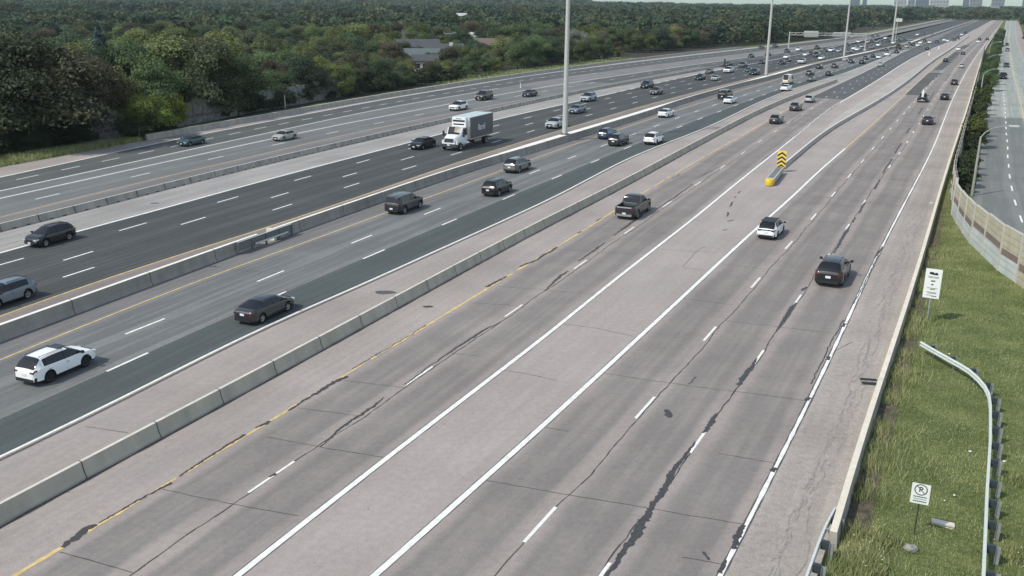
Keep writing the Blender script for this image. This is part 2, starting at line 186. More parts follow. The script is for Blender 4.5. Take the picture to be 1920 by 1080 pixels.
 ('sedan', 'grey', 'SX', 165.07, 444.8, -119.1, 1, 'second nearest small grey car beyond the second light mast coming toward the camera', 9),
 ('sedan', 'white', 'SX', 178.25, 471.92, -118.8, 1, 'seventh nearest small white car beyond the second light mast coming toward the camera', 10),
 ('suv', 'white', 'SX', 182.24, 510.67, -117.5, 1, 'third nearest small white SUV beyond the second light mast coming toward the camera', 10),
 ('sedan', 'charcoal', 'SX', 163.1, 471.87, -119.0, 1, 'third nearest small dark grey car beyond the second light mast coming toward the camera', 6),
 ('sedan', 'silver', 'SX', 185.79, 507.59, -117.5, 1, 'third nearest small silver car beyond the second light mast coming toward the camera', 11),
 ('sedan', 'charcoal', 'SX', 192.42, 519.18, -117.5, 1, 'fourth nearest small dark grey car beyond the second light mast coming toward the camera', 6),
 ('sedan', 'steel', 'SX', 192.3, 512.3, -117.5, 1, 'nearest small blue grey car beyond the second light mast coming toward the camera', 7),
 ('sedan', 'grey', 'SX', 203.24, 535.81, -117.5, 1, 'third nearest small grey car beyond the second light mast coming toward the camera', 8),
 ('sedan', 'white', 'SX', 217.41, 566.11, -117.5, 1, 'ninth nearest small white car beyond the second light mast coming toward the camera', 8),
 ('sedan', 'black', 'SX', 219.65, 592.24, -117.5, 1, 'second nearest small black car beyond the second light mast coming toward the camera', 7),
 ('sedan', 'charcoal', 'SX', 228.67, 608.13, -117.5, 1, 'seventh nearest small dark grey car beyond the second light mast coming toward the camera', 8),
 ('sedan', 'charcoal', 'SX', 204.88, 528.9, -117.5, 1, 'fifth nearest small dark grey car beyond the second light mast coming toward the camera', 5),
 ('sedan', 'white', 'SX', 196.43, 499.95, -117.5, 1, 'eighth nearest small white car beyond the second light mast coming toward the camera', 10),
 ('suv', 'grey', 'SX', 214.5, 542.69, -117.5, 1, 'only small grey SUV beyond the second light mast coming toward the camera', 6),
 ('sedan', 'charcoal', 'SX', 214.57, 538.27, -117.5, 1, 'sixth nearest small dark grey car beyond the second light mast coming toward the camera', 8),
 ('sedan', 'black', 'SX', 218.15, 539.05, -117.5, 1, 'nearest small black car beyond the second light mast coming toward the camera', 10),
 ('sedan', 'steel', 'SX', 224.76, 548.02, -117.5, 1, 'second nearest small blue grey car beyond the second light mast coming toward the camera', 10),
 ('sedan', 'white', 'SX', 265.26, 636.67, -117.5, 1, 'tenth nearest small white car beyond the second light mast coming toward the camera', 8),
 ('sedan', 'charcoal', 'SX', 280.62, 661.55, -117.5, 1, 'eighth nearest small dark grey car beyond the second light mast coming toward the camera', 8),
 ('sedan', 'grey', 'SX', 276.47, 639.49, -117.5, 1, 'fourth nearest small grey car beyond the second light mast coming toward the camera', 7),
 ('sedan', 'white', 'NX', 298.38, 645.38, 62.7, 1, 'sixth nearest small white car driving away beyond the cream van', 6),
 ('sedan', 'charcoal', 'NX', 324.7, 696.19, 62.7, 1, 'only small dark grey car driving away beyond the cream van', 6),
 ('sedan', 'teal', 'SC', -45.26, 131.48, -111.1, 0.905, 'dark teal sedan at the start of the outer concrete barrier', 56),
 ('sedan', 'beige', 'SC', -33.53, 137.26, -112.0, 0.925, 'beige silver sedan on the collector road', 51),
 ('suv', 'white', 'SC', -10.37, 177.88, -115.8, 1.03, 'white SUV on the collector road above the box truck', 39),
 ('bigsuv', 'brown', 'SC', -6.16, 197.34, -115.7, 1.046, 'dark brown boxy SUV behind the white SUV on the collector road', 37),
 ('sedan', 'charcoal', 'SC', 3.46, 205.36, -116.5, 1.016, 'dark grey sedan on the collector road left of the tall mast', 32)]
TREES = [[-66.8,122.7,16.1,7.96],[-63.4,126.8,14.8,8.22],[-71.0,128.6,12.7,5.99],[-60.6,136.0,12.4,5.45],[-67.7,135.1,14.6,6.32],[-59.4,139.2,10.0,5.16],[-78.8,132.3,16.2,9.93],[-64.3,143.7,12.4,5.61],[-56.4,147.4,11.9,5.53],[-75.2,143.0,14.1,8.62],[-62.6,152.0,13.2,5.59],[-54.5,156.3,13.9,5.88],[-72.0,150.6,12.1,6.39],[-58.8,158.4,13.8,7.12],[-82.6,149.5,11.9,7.11],[-52.5,163.0,13.2,6.2],[-67.1,158.6,12.3,7.46],[-57.2,163.7,12.7,6.77],[-48.7,166.6,10.7,5.94],[-80.0,156.8,12.0,6.99],[-49.2,171.6,9.0,4.23],[-63.9,170.1,11.1,6.64],[-55.3,174.2,7.2,3.35],[-72.5,169.3,10.2,5.53],[-88.8,161.4,14.0,7.06],[-45.1,179.8,6.8,3.59],[-83.2,168.5,12.5,7.75],[-50.7,183.1,6.9,3.71],[-62.4,179.5,12.7,7.98],[-69.0,178.7,10.9,6.39],[-42.2,189.4,9.0,3.91],[-40.0,192.7,7.5,4.09],[-48.8,191.6,8.8,4.33],[-81.3,182.2,12.3,6.45],[-57.7,191.6,8.2,4.22],[-93.3,178.3,12.6,6.71],[-65.4,191.6,8.4,5.34],[-44.9,198.9,7.6,3.29],[-35.7,200.9,7.0,3.03],[-74.4,191.9,9.7,5.85],[-54.0,201.1,9.1,5.2],[-34.8,206.1,7.0,2.98],[-41.0,205.2,8.9,4.33],[-47.9,207.0,7.0,4.13],[-86.3,194.7,9.9,5.81],[-63.1,204.0,7.0,4.43],[-103.8,189.3,9.6,5.56],[-36.6,214.0,8.9,4.51],[-58.2,209.7,7.9,4.34],[-71.0,206.6,7.8,4.89],[-29.8,217.1,7.2,3.61],[-98.6,198.7,10.5,5.41],[-46.6,219.1,7.6,3.79],[-35.3,221.5,7.0,3.08],[-27.2,222.8,4.0,2.39],[-82.8,210.2,11.6,6.46],[-25.9,226.4,4.1,2.34],[-63.4,221.2,8.9,4.47],[-32.4,227.9,7.0,3.17],[-51.5,224.7,8.7,4.41],[-76.8,217.9,9.9,4.9],[-41.9,227.3,7.5,4.72],[-116.9,203.0,11.6,6.11],[-95.6,215.0,12.4,6.4],[-37.7,235.0,8.2,5.14],[-28.0,236.7,4.3,2.27],[-21.7,237.6,4.1,2.14],[-60.1,231.1,6.9,4.06],[-48.5,234.1,7.1,3.95],[-72.0,231.0,8.7,4.63],[-20.4,242.5,4.6,2.82],[-114.5,215.0,11.3,6.84],[-87.4,227.6,10.8,6.47],[-27.6,244.3,5.4,3.03],[-35.6,243.5,7.1,3.53],[-42.8,243.5,6.9,4.43],[-17.2,251.3,4.9,2.76],[-66.9,244.2,9.6,6.07],[-109.1,229.3,11.6,5.67],[-54.8,248.1,9.0,4.82],[-22.2,253.6,4.3,2.38],[-13.8,255.0,4.7,2.84],[-128.7,221.2,13.2,7.68],[-31.4,255.4,5.3,3.14],[-86.0,243.0,10.7,5.31],[-39.0,254.8,8.8,4.63],[-63.9,252.2,10.7,5.96],[-11.2,262.0,7.0,3.23],[-50.3,257.9,8.8,5.18],[-19.3,262.1,4.3,2.11],[-100.1,243.2,9.3,5.95],[-78.1,255.8,8.7,5.25],[-8.0,268.9,5.3,2.99],[-124.0,239.4,9.1,4.98],[-14.8,269.4,4.7,2.85],[-34.4,269.9,8.5,4.45],[-46.5,268.1,8.7,5.08],[-61.5,265.2,10.7,5.95],[-97.4,255.5,8.4,4.48],[-5.0,276.0,4.5,2.4],[-112.2,252.7,9.5,4.98],[-11.8,277.3,4.5,2.57],[-23.1,277.0,4.1,2.24],[-72.0,271.0,11.2,5.96],[-31.9,278.8,5.5,3.07],[-145.3,242.8,10.6,6.38],[-51.5,278.4,9.4,4.92],[-38.3,281.0,6.8,4.15],[-18.7,284.0,7.3,4.23],[-7.5,286.4,5.2,3.09],[-91.8,272.4,8.9,5.71],[-24.6,287.3,5.0,2.62],[-105.3,269.8,9.6,5.31],[1.2,290.2,8.1,4.31],[-15.7,292.3,7.0,3.91],[-135.5,260.2,10.4,6.66],[-5.4,293.7,4.1,1.9],[-66.4,286.6,9.4,4.99],[-48.8,291.0,10.1,6.26],[-36.0,294.7,5.0,3.01],[4.3,298.5,8.8,4.72],[-80.6,288.8,9.8,5.57],[-126.4,272.2,10.5,5.16],[-22.6,300.6,5.5,2.92],[-30.3,300.8,5.5,3.09],[-12.1,303.4,5.5,3.48],[-1.1,304.0,5.0,3.01],[-43.8,302.4,10.5,5.74],[6.9,306.0,9.5,5.24],[-60.2,301.5,8.8,4.91],[2.4,308.8,7.0,3.82],[-75.6,300.9,10.0,5.32],[-103.1,292.8,9.1,5.87],[-5.5,310.4,5.5,3.31],[12.4,310.4,9.3,4.55],[-122.9,285.9,10.1,4.98],[-150.0,274.0,8.9,5.36],[-14.5,312.1,8.5,4.92],[4.6,315.6,7.5,3.19],[-1.3,316.5,7.1,3.58],[-36.6,315.3,6.8,3.93],[15.9,318.7,8.9,4.47],[10.9,319.8,7.9,3.66],[-51.6,315.9,11.5,5.6],[-24.5,319.1,5.1,2.89],[-94.4,307.4,9.4,5.86],[-142.9,289.1,8.8,5.45],[-11.2,323.3,7.0,4.14],[4.7,324.9,8.8,5.41],[14.5,325.1,7.3,3.58],[-118.1,304.5,10.4,5.88],[-16.0,326.4,5.0,3.28],[-67.2,320.1,8.7,4.56],[23.4,328.3,7.4,3.82],[-2.7,329.3,8.6,5.37],[-32.4,328.6,5.4,3.24],[-47.4,327.7,9.3,4.74],[9.2,335.7,9.4,5.49],[19.7,335.8,7.7,3.33],[-87.5,326.7,11.2,5.93],[-110.5,320.7,10.3,6.34],[-9.3,340.0,5.3,3.11],[5.1,341.0,9.1,4.57],[31.9,339.7,8.1,3.82],[-20.6,340.9,6.6,4.47],[-171.4,296.2,9.6,5.98],[-44.2,339.4,9.6,5.7],[-63.1,336.8,10.7,6.3],[-140.6,313.1,10.9,5.71],[22.9,342.9,9.1,4.11],[18.1,344.8,7.0,3.6],[-15.6,348.7,5.6,3.58],[-100.5,334.4,11.2,5.43],[27.4,348.4,8.4,3.95],[-32.0,348.1,5.6,3.81],[-82.0,340.4,9.3,4.98],[19.8,350.3,8.8,4.38],[-3.6,351.2,8.7,4.27],[11.5,352.0,6.8,4.12],[-53.4,348.3,8.5,4.27],[-155.4,317.8,9.7,5.4],[-128.4,329.9,11.5,6.34],[38.7,353.1,4.7,2.16],[31.5,358.8,9.0,4.34],[-26.0,359.5,6.0,3.31],[24.0,360.1,7.1,4.12],[-43.7,358.3,5.7,3.23],[2.1,361.4,7.0,3.38],[-9.0,362.1,5.7,3.68],[13.3,362.1,7.2,3.74],[-72.8,355.3,10.3,6.06],[27.3,368.6,11.1,7.04],[-60.8,365.2,10.4,6.0],[-122.9,349.6,9.1,5.25],[-94.0,358.8,10.8,5.85],[10.7,371.9,9.4,5.76],[17.6,371.9,8.3,4.47],[-155.4,340.5,11.4,5.95],[39.7,372.8,5.4,2.53],[-20.1,374.6,10.2,6.2],[-4.7,375.9,10.5,6.49],[-37.0,374.3,11.3,6.32],[-188.0,328.1,11.0,6.39],[-113.3,362.5,9.7,5.38],[32.6,380.9,8.9,4.49],[-85.0,374.7,10.0,5.26],[25.6,384.2,10.1,5.15],[-54.8,381.6,11.7,6.6],[-28.4,384.8,10.3,5.48],[-142.1,359.2,11.1,6.39],[3.4,388.8,10.5,5.26],[-12.7,389.2,10.1,5.95],[16.7,389.6,10.5,6.4],[-175.0,351.6,9.5,6.0],[48.7,391.2,9.8,4.47],[-110.6,379.1,9.3,5.03],[55.7,392.0,8.0,3.48],[41.3,396.3,10.9,5.96],[-45.5,396.9,11.0,6.31],[-162.6,365.4,11.7,6.85],[-74.5,393.1,9.1,5.84],[-141.1,376.0,10.7,6.84],[33.3,401.5,9.4,5.43],[-92.4,392.9,8.6,5.07],[-6.4,403.9,10.5,6.09],[-19.1,404.6,11.5,6.81],[22.2,405.2,10.3,6.38],[51.9,403.1,8.6,3.97],[60.3,403.7,10.0,5.46],[13.3,409.1,11.6,7.34],[-126.4,391.8,9.4,5.32],[-59.4,408.4,10.9,5.92],[47.3,410.5,10.5,6.06],[-42.4,412.5,10.9,6.23],[65.4,410.4,8.9,4.97],[59.6,412.2,9.0,4.73],[-158.3,388.8,10.5,5.88],[-88.6,413.5,9.7,5.56],[45.0,420.5,9.6,5.45],[35.1,422.2,11.2,5.76],[69.3,419.1,9.9,4.52],[1.9,425.6,10.8,6.43],[56.7,423.5,9.7,4.74],[-114.8,412.2,10.7,6.23],[64.7,424.7,10.4,5.22],[-10.5,429.6,10.4,5.37],[21.1,430.2,8.8,5.33],[-54.1,430.4,10.4,5.36],[-74.4,427.5,10.1,5.18],[52.2,434.5,9.3,5.69],[-28.1,437.0,8.8,5.31],[-149.4,411.7,10.8,6.49],[78.9,431.1,9.0,5.03],[-106.9,426.1,11.0,6.01],[72.4,435.8,11.1,5.77],[45.5,440.6,9.2,4.57],[66.6,437.9,8.2,4.34],[15.6,444.9,8.6,5.2],[84.1,437.8,8.4,4.25],[-133.1,427.3,9.1,5.78],[-94.4,443.5,9.5,4.78],[6.5,453.4,9.0,5.0],[-43.1,451.7,11.4,5.77],[-15.1,453.6,10.9,6.61],[38.3,452.3,9.0,4.93],[63.6,449.7,8.8,4.77],[82.3,447.5,9.2,4.04],[89.9,446.6,10.6,4.49],[73.8,450.3,9.7,5.31],[56.3,454.2,9.0,5.38]]
TREES_FAR = [[-67.9,457.2,9.5,4.96],[-128.2,446.7,9.8,4.75],[29.7,464.9,10.8,6.56],[89.5,457.7,10.2,4.67],[97.2,456.8,10.5,4.77],[71.9,462.0,10.1,6.4],[49.7,469.1,10.5,5.8],[87.7,466.8,10.6,5.13],[67.0,471.2,10.9,6.45],[-25.2,475.7,8.8,4.68],[95.7,467.7,8.1,3.45],[105.5,465.7,8.9,4.51],[1.5,478.6,9.1,5.39],[16.7,479.1,11.0,5.57],[-90.1,471.3,9.2,5.75],[80.1,475.3,8.3,4.87],[-49.5,483.4,10.0,5.48],[95.6,477.3,8.8,4.9],[60.6,483.6,8.5,5.24],[41.1,486.3,10.3,6.62],[106.1,477.6,11.0,5.58],[113.6,477.1,10.4,4.53],[-111.0,479.2,9.6,5.56],[101.9,485.3,8.7,5.57],[81.8,489.7,9.3,4.54],[-67.9,492.9,10.1,5.08],[-11.6,497.9,11.7,6.95],[93.9,489.9,11.1,6.05],[31.8,499.1,11.4,6.04],[122.8,486.3,9.1,4.19],[116.3,489.8,9.1,3.82],[75.0,498.3,10.4,5.84],[18.3,504.0,10.4,6.34],[57.2,502.6,8.7,5.28],[109.9,494.6,8.9,5.66],[-37.5,507.2,10.2,5.85],[102.1,500.7,9.3,4.99],[128.5,494.6,10.4,5.22],[93.7,506.6,10.8,6.38],[123.5,501.4,8.3,4.1],[-55.2,515.1,8.9,5.16],[-93.4,509.7,11.0,6.33],[134.1,500.8,10.9,5.95],[117.8,505.1,9.3,5.63],[51.7,516.3,11.2,7.1],[5.8,521.0,9.2,4.96],[112.9,510.4,9.3,5.8],[27.1,522.0,10.9,6.0],[86.9,517.4,9.5,5.55],[-15.1,526.7,11.5,5.82],[131.7,511.5,11.0,5.85],[124.1,513.9,10.1,5.89],[142.5,510.6,9.4,4.69],[76.8,525.0,11.3,5.72],[107.4,525.2,10.5,5.8],[140.6,520.9,9.5,4.56],[46.5,537.7,10.2,5.95],[96.5,531.3,10.1,5.31],[19.8,540.3,9.4,4.91],[123.9,526.3,11.0,6.72],[-44.7,538.9,10.7,5.62],[-65.2,537.7,9.8,4.83],[148.4,521.9,10.9,5.17],[135.5,525.5,9.3,5.81],[70.8,538.0,10.6,6.67],[2.4,546.9,9.9,5.17],[153.1,530.1,8.9,4.8],[92.0,545.6,11.6,7.11],[111.7,544.3,11.7,7.15],[148.6,535.7,9.7,5.39],[122.0,543.8,10.3,5.7],[133.6,542.1,9.3,4.85],[157.6,536.8,9.4,4.32],[59.5,558.4,10.6,6.18],[41.3,560.4,8.7,4.91],[143.4,543.4,11.2,6.77],[84.4,555.8,9.6,4.88],[-13.4,566.2,9.8,5.84],[-57.5,564.2,10.3,6.11],[139.6,551.6,8.3,4.72],[159.6,548.2,9.3,3.99],[13.0,571.9,8.9,5.34],[119.6,560.2,8.8,4.53],[165.4,549.0,9.5,4.74],[153.7,553.8,9.4,5.98],[109.7,566.1,11.5,7.29],[135.3,561.1,10.2,6.18],[171.4,554.9,9.9,5.27],[75.5,577.2,9.7,4.74],[93.2,575.0,9.3,5.11],[168.9,561.8,9.5,5.19],[175.8,560.9,10.5,5.4],[52.2,585.6,11.3,7.16],[149.1,568.8,8.3,5.05],[33.9,588.0,11.7,6.04],[162.9,568.0,8.9,4.95],[131.5,576.7,8.6,4.32],[-29.8,592.5,9.7,6.21],[144.3,576.4,9.2,4.57],[4.9,596.9,9.6,4.85],[174.6,571.4,8.6,4.31],[120.5,585.3,10.2,6.01],[181.2,571.7,11.2,5.8],[158.5,579.8,11.2,6.36],[167.6,578.2,8.5,4.75],[107.3,597.1,11.5,5.63],[90.0,600.4,10.6,5.96],[179.4,582.0,9.1,4.15],[140.2,593.8,11.2,6.83],[71.7,606.4,10.0,6.25],[188.2,582.9,10.1,5.57],[174.9,587.2,10.8,5.58],[-5.9,615.6,10.6,5.68],[168.2,592.5,11.1,6.13],[158.7,596.7,8.9,4.32],[51.1,617.5,10.4,6.52],[131.8,608.0,11.7,6.56],[187.0,593.9,10.0,4.75],[196.8,592.0,10.9,4.82],[20.6,625.6,9.3,4.98],[182.8,602.2,9.9,5.01],[155.4,611.3,8.6,4.41],[125.3,618.2,10.9,6.58],[166.8,609.4,8.0,4.58],[107.4,626.1,10.9,6.47],[86.5,633.7,10.9,5.93],[12.6,646.3,10.3,5.93],[35.2,645.9,8.8,4.25],[73.1,645.9,10.8,5.47],[51.0,666.8,10.6,5.98],[24.2,677.7,11.0,5.81]]
TH = R(28); AX = (math.sin(TH), math.cos(TH)); NX = (math.cos(TH), -math.sin(TH))
def lat(k, s):
    if callable(k): return k(s)
    return float(np.interp(s, NODES, TAB[k]))
_sm = {}
def lats(k, s):   # smoothed
    if callable(k): return k(s)
    if k not in _sm:
        g = np.arange(-30, 1500, 3.0); v = np.interp(g, NODES, TAB[k])
        ker = np.ones(5) / 5; vp = np.concatenate([2*v[0]-v[2:0:-1], v, 2*v[-1]-v[-2:-4:-1]]); _sm[k] = (g, np.convolve(vp, ker, 'valid'))
    g, v = _sm[k]
    return float(np.interp(s, g, v))
lat = lats
def W(s, l): return (AX[0]*s + NX[0]*l, AX[1]*s + NX[1]*l)
def SL(x, y): return (x*AX[0] + y*AX[1], x*NX[0] + y*NX[1])
def G(px, py, z=0.0):      # survey: a bearing read in the 1920 px photograph to the ground point it meets
    x = px - 960; y = py - 540
    a = cr*x + sr*y; b = -sr*x + cr*y
    t = (H - z) / (F*sp + b*cp)
    return (a*t, (F*cp - b*sp)*t)

COL = scene.collection
ONES = ['', 'first', 'second', 'third', 'fourth', 'fifth', 'sixth', 'seventh', 'eighth', 'ninth', 'tenth', 'eleventh', 'twelfth', 'thirteenth', 'fourteenth', 'fifteenth', 'sixteenth', 'seventeenth', 'eighteenth', 'nineteenth']
TENS = ['', '', 'twent', 'thirt', 'fort', 'fift', 'sixt', 'sevent', 'eight', 'ninet']
ORD = [ONES[i] if i < 20 else (TENS[i//10]+'ieth' if i % 10 == 0 else TENS[i//10]+'y '+ONES[i % 10]) for i in range(1, 100)]
# ------------------------------------------------------------------ materials
def new_mat(name):
    m = bpy.data.materials.new(name); m.use_nodes = True
    return m, m.node_tree.nodes, m.node_tree.links, m.node_tree.nodes['Principled BSDF']
def rgb(c): return (c[0], c[1], c[2], 1)
def simple(name, col, rough=.6, metal=0, noise=0, scale=4, coat=0, spec=None, emis=None, objcol=False, stretch=None):
    m, n, l, b = new_mat(name)
    b.inputs['Roughness'].default_value = rough; b.inputs['Metallic'].default_value = metal
    if coat: b.inputs['Coat Weight'].default_value = coat; b.inputs['Coat Roughness'].default_value = .06
    if spec is not None: b.inputs['Specular IOR Level'].default_value = spec
    src = None
    if objcol:
        oi = n.new('ShaderNodeObjectInfo'); src = oi.outputs['Color']
    if noise:
        g = n.new('ShaderNodeNewGeometry'); no = n.new('ShaderNodeTexNoise'); no.inputs['Scale'].default_value = scale; no.inputs['Detail'].default_value = 5
        if stretch:
            mp = n.new('ShaderNodeMapping'); mp.inputs['Scale'].default_value = stretch; l.new(g.outputs['Position'], mp.inputs[0]); l.new(mp.outputs[0], no.inputs['Vector'])
        else: l.new(g.outputs['Position'], no.inputs['Vector'])
        mr = n.new('ShaderNodeMapRange'); mr.inputs['From Min'].default_value = .3; mr.inputs['From Max'].default_value = .7
        mr.inputs['To Min'].default_value = 1 - noise; mr.inputs['To Max'].default_value = 1 + noise; l.new(no.outputs[0], mr.inputs[0])
        mx = n.new('ShaderNodeMix'); mx.data_type = 'RGBA'; mx.blend_type = 'MULTIPLY'; mx.inputs[0].default_value = 1
        if src: l.new(src, mx.inputs[6])
        else: mx.inputs[6].default_value = rgb(col)
        l.new(mr.outputs[0], mx.inputs[7]); l.new(mx.outputs[2], b.inputs['Base Color'])
    elif src: l.new(src, b.inputs['Base Color'])
    else: b.inputs['Base Color'].default_value = rgb(col)
    return m

def road_mat(name, edge, core, wear=1.0, streak=.12, grain=.10, patch=.08, crack=0.0, joints=0.0):
    """lane surface: UV.x runs 0..1 across the lane, UV.y is metres along it"""
    m, n, l, b = new_mat(name); b.inputs['Roughness'].default_value = .9; b.inputs['Specular IOR Level'].default_value = .25
    uv = n.new('ShaderNodeUVMap'); sepu = n.new('ShaderNodeSeparateXYZ'); l.new(uv.outputs[0], sepu.inputs[0])
    g = n.new('ShaderNodeNewGeometry')
    def noise(vec, scale, det=4, mp=None):
        no = n.new('ShaderNodeTexNoise'); no.inputs['Scale'].default_value = scale; no.inputs['Detail'].default_value = det
        if mp:
            q = n.new('ShaderNodeMapping'); q.inputs['Scale'].default_value = mp; l.new(vec, q.inputs[0]); vec = q.outputs[0]
        l.new(vec, no.inputs['Vector']); return no.outputs[0]
    def rng(v, a, b_, c, d):
        r = n.new('ShaderNodeMapRange'); r.inputs[1].default_value = a; r.inputs[2].default_value = b_; r.inputs[3].default_value = c; r.inputs[4].default_value = d
        l.new(v, r.inputs[0]); return r.outputs[0]
    def mth(op, a, b_=None):
        q = n.new('ShaderNodeMath'); q.operation = op
        for i, v in enumerate((a, b_)):
            if v is None: continue
            if isinstance(v, (int, float)): q.inputs[i].default_value = v
            else: l.new(v, q.inputs[i])
        return q.outputs[0]
    # traffic film: a wide band in the lane centre with the tyre tracks inside it
    wob = rng(noise(uv.outputs[0], 1, 2, (.5, .05, 1)), .3, .7, -.05, .05)
    u = mth('ADD', sepu.outputs[0], wob)
    d = mth('ABSOLUTE', mth('SUBTRACT', u, .5))
    band = rng(d, .46, .22, 0, 1)
    tr = mth('ABSOLUTE', mth('SUBTRACT', d, .24)); track = rng(tr, .12, .0, 0, .35)
    mask = mth('MULTIPLY', mth('ADD', mth('MULTIPLY', band, .8), track), wear)
    mask = mth('ADD', mask, rng(noise(uv.outputs[0], 1, 5, (9, .07, 1)), .3, .7, -streak*2.2, streak*2.2))
    mask = mth('ADD', mask, rng(noise(g.outputs['Position'], .35, 5), .3, .7, -.25, .25))
    mx = n.new('ShaderNodeMix'); mx.data_type = 'RGBA'; l.new(mask, mx.inputs[0]); mx.clamp_factor = True
    mx.inputs[6].default_value = rgb(edge); mx.inputs[7].default_value = rgb(core)
    k = rng(noise(g.outputs['Position'], 16, 3), .25, .75, 1 - grain*1.6, 1 + grain*1.6)
    k2 = rng(noise(g.outputs['Position'], 3.2, 4), .3, .7, 1 - grain*.7, 1 + grain*.7)
    k3 = rng(noise(g.outputs['Position'], .12, 3), .3, .7, 1 - patch, 1 + patch)
    kk = mth('MULTIPLY', mth('MULTIPLY', k, k2), k3)
    if crack:
        vo = n.new('ShaderNodeTexVoronoi'); vo.feature = 'DISTANCE_TO_EDGE'; vo.inputs['Scale'].default_value = .55
        dn = n.new('ShaderNodeTexNoise'); dn.inputs['Scale'].default_value = 1.3; l.new(g.outputs['Position'], dn.inputs['Vector'])
        ad = n.new('ShaderNodeVectorMath'); ad.operation = 'ADD'; l.new(g.outputs['Position'], ad.inputs[0]); l.new(dn.outputs[1], ad.inputs[1]); l.new(ad.outputs[0], vo.inputs['Vector'])
        c = rng(vo.outputs[0], .0, .03, 1 - crack, 1); kk = mth('MULTIPLY', kk, c)
    if joints:
        vv = mth('FRACT', mth('DIVIDE', mth('ADD', sepu.outputs[1], mth('MULTIPLY', sepu.outputs[0], -.9)), 5.3))
        jl = rng(vv, .0, .012, 1 - joints, 1); kk = mth('MULTIPLY', kk, jl)
    mm = n.new('ShaderNodeMix'); mm.data_type = 'RGBA'; mm.blend_type = 'MULTIPLY'; mm.inputs[0].default_value = 1
    l.new(mx.outputs[2], mm.inputs[6]); l.new(kk, mm.inputs[7]); l.new(mm.outputs[2], b.inputs['Base Color'])
    bp = n.new('ShaderNodeBump'); bp.inputs['Strength'].default_value = .25; bp.inputs['Distance'].default_value = .02
    l.new(k, bp.inputs['Height']); l.new(bp.outputs[0], b.inputs['Normal'])
    return m

PINK = (.385, .340, .308)
MAT = {}
MAT['concrete_lane'] = road_mat('concrete_lane', (.345, .307, .280), (.232, .214, .200), 1.0, joints=.12)
MAT['concrete_gore'] = road_mat('concrete_gore', (.372, .332, .306), (.40, .360, .334), .5, streak=.3)
MAT['concrete_shoulder'] = road_mat('concrete_shoulder', PINK, (.345, .315, .295), .6, streak=.3, patch=.12)
MAT['concrete_old'] = road_mat('concrete_old', (.40, .360, .325), (.345, .312, .282), .9, streak=.2, patch=.14, crack=.10, grain=.16)
MAT['shoulder_light'] = road_mat('shoulder_light', (.38, .365, .34), (.32, .308, .29), .9, streak=.5, patch=.1, grain=.13)
MAT['shoulder_grey'] = road_mat('shoulder_grey', (.22, .215, .21), (.18, .178, .175), .8, streak=.4)
MAT['collector_mix'] = road_mat('collector_mix', (.25, .235, .222), (.20, .20, .195), .8, streak=.5)
MAT['service_far'] = road_mat('service_far', (.40, .43, .39), (.32, .34, .31), 1.0, streak=.4)
MAT['infill'] = road_mat('infill', (.46, .435, .39), (.41, .385, .35), .6, streak=.2)
MAT['asphalt_grey'] = road_mat('asphalt_grey', (.215, .222, .215), (.155, .160, .158), 1.0, streak=.35)
MAT['asphalt_green'] = road_mat('asphalt_green', (.098, .116, .112), (.082, .096, .093), 1.0, streak=.35, patch=.06)
MAT['asphalt_dark'] = road_mat('asphalt_dark', (.092, .100, .098), (.070, .076, .075), 1.0, streak=.4, patch=.08)
MAT['asphalt_coll'] = road_mat('asphalt_coll', (.125, .134, .130), (.103, .110, .108), 1.0, streak=.35)
MAT['asphalt_mid'] = road_mat('asphalt_mid', (.205, .213, .207), (.165, .172, .170), 1.0, streak=.4)
MAT['service'] = road_mat('service', (.225, .24, .225), (.18, .195, .183), 1.0, streak=.3)
MAT['paint_white'] = simple('paint_white', (.86, .85, .80), .6, noise=.16, scale=3)
MAT['paint_yellow'] = simple('paint_yellow', (.68, .50, .21), .6, noise=.22, scale=2.5)
MAT['paint_faded'] = simple('paint_faded', (.50, .40, .28), .6, noise=.25, scale=2.5)
MAT['sealant'] = simple('sealant', (.035, .035, .037), .6, noise=.3, scale=3)
MAT['crack'] = simple('crack', (.06, .057, .055), .8)
MAT['seam'] = simple('seam', (.10, .095, .092), .8, noise=.3, scale=5)
MAT['soil_strip'] = simple('soil_strip', (.10, .088, .06), 1, noise=.4, scale=3)
MAT['spall'] = simple('spall', (.29, .27, .245), .9, noise=.3, scale=6)
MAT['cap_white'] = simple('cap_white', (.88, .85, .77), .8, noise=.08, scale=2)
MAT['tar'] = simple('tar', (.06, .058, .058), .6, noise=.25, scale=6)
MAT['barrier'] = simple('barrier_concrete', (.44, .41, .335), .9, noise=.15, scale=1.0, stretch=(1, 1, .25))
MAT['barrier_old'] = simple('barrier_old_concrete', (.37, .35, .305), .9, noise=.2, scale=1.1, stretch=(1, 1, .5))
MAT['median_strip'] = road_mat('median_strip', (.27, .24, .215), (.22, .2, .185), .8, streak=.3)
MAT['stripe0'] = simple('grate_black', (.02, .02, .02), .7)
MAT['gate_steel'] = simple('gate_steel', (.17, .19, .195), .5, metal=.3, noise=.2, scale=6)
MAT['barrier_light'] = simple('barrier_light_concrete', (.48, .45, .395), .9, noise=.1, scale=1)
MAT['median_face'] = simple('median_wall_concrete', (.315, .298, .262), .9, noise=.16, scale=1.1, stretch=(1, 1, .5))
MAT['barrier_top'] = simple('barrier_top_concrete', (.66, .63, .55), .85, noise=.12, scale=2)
MAT['cap_pale'] = simple('cap_pale', (.74, .69, .56), .85, noise=.1, scale=2)
MAT['joint'] = simple('joint', (.09, .088, .08), .9)
MAT['steel'] = simple('galvanised_steel', (.36, .39, .40), .5, metal=.35, noise=.15, scale=8)
MAT['steel_pale'] = simple('pale_galvanised_steel', (.60, .65, .61), .5, metal=.1, noise=.1, scale=8)
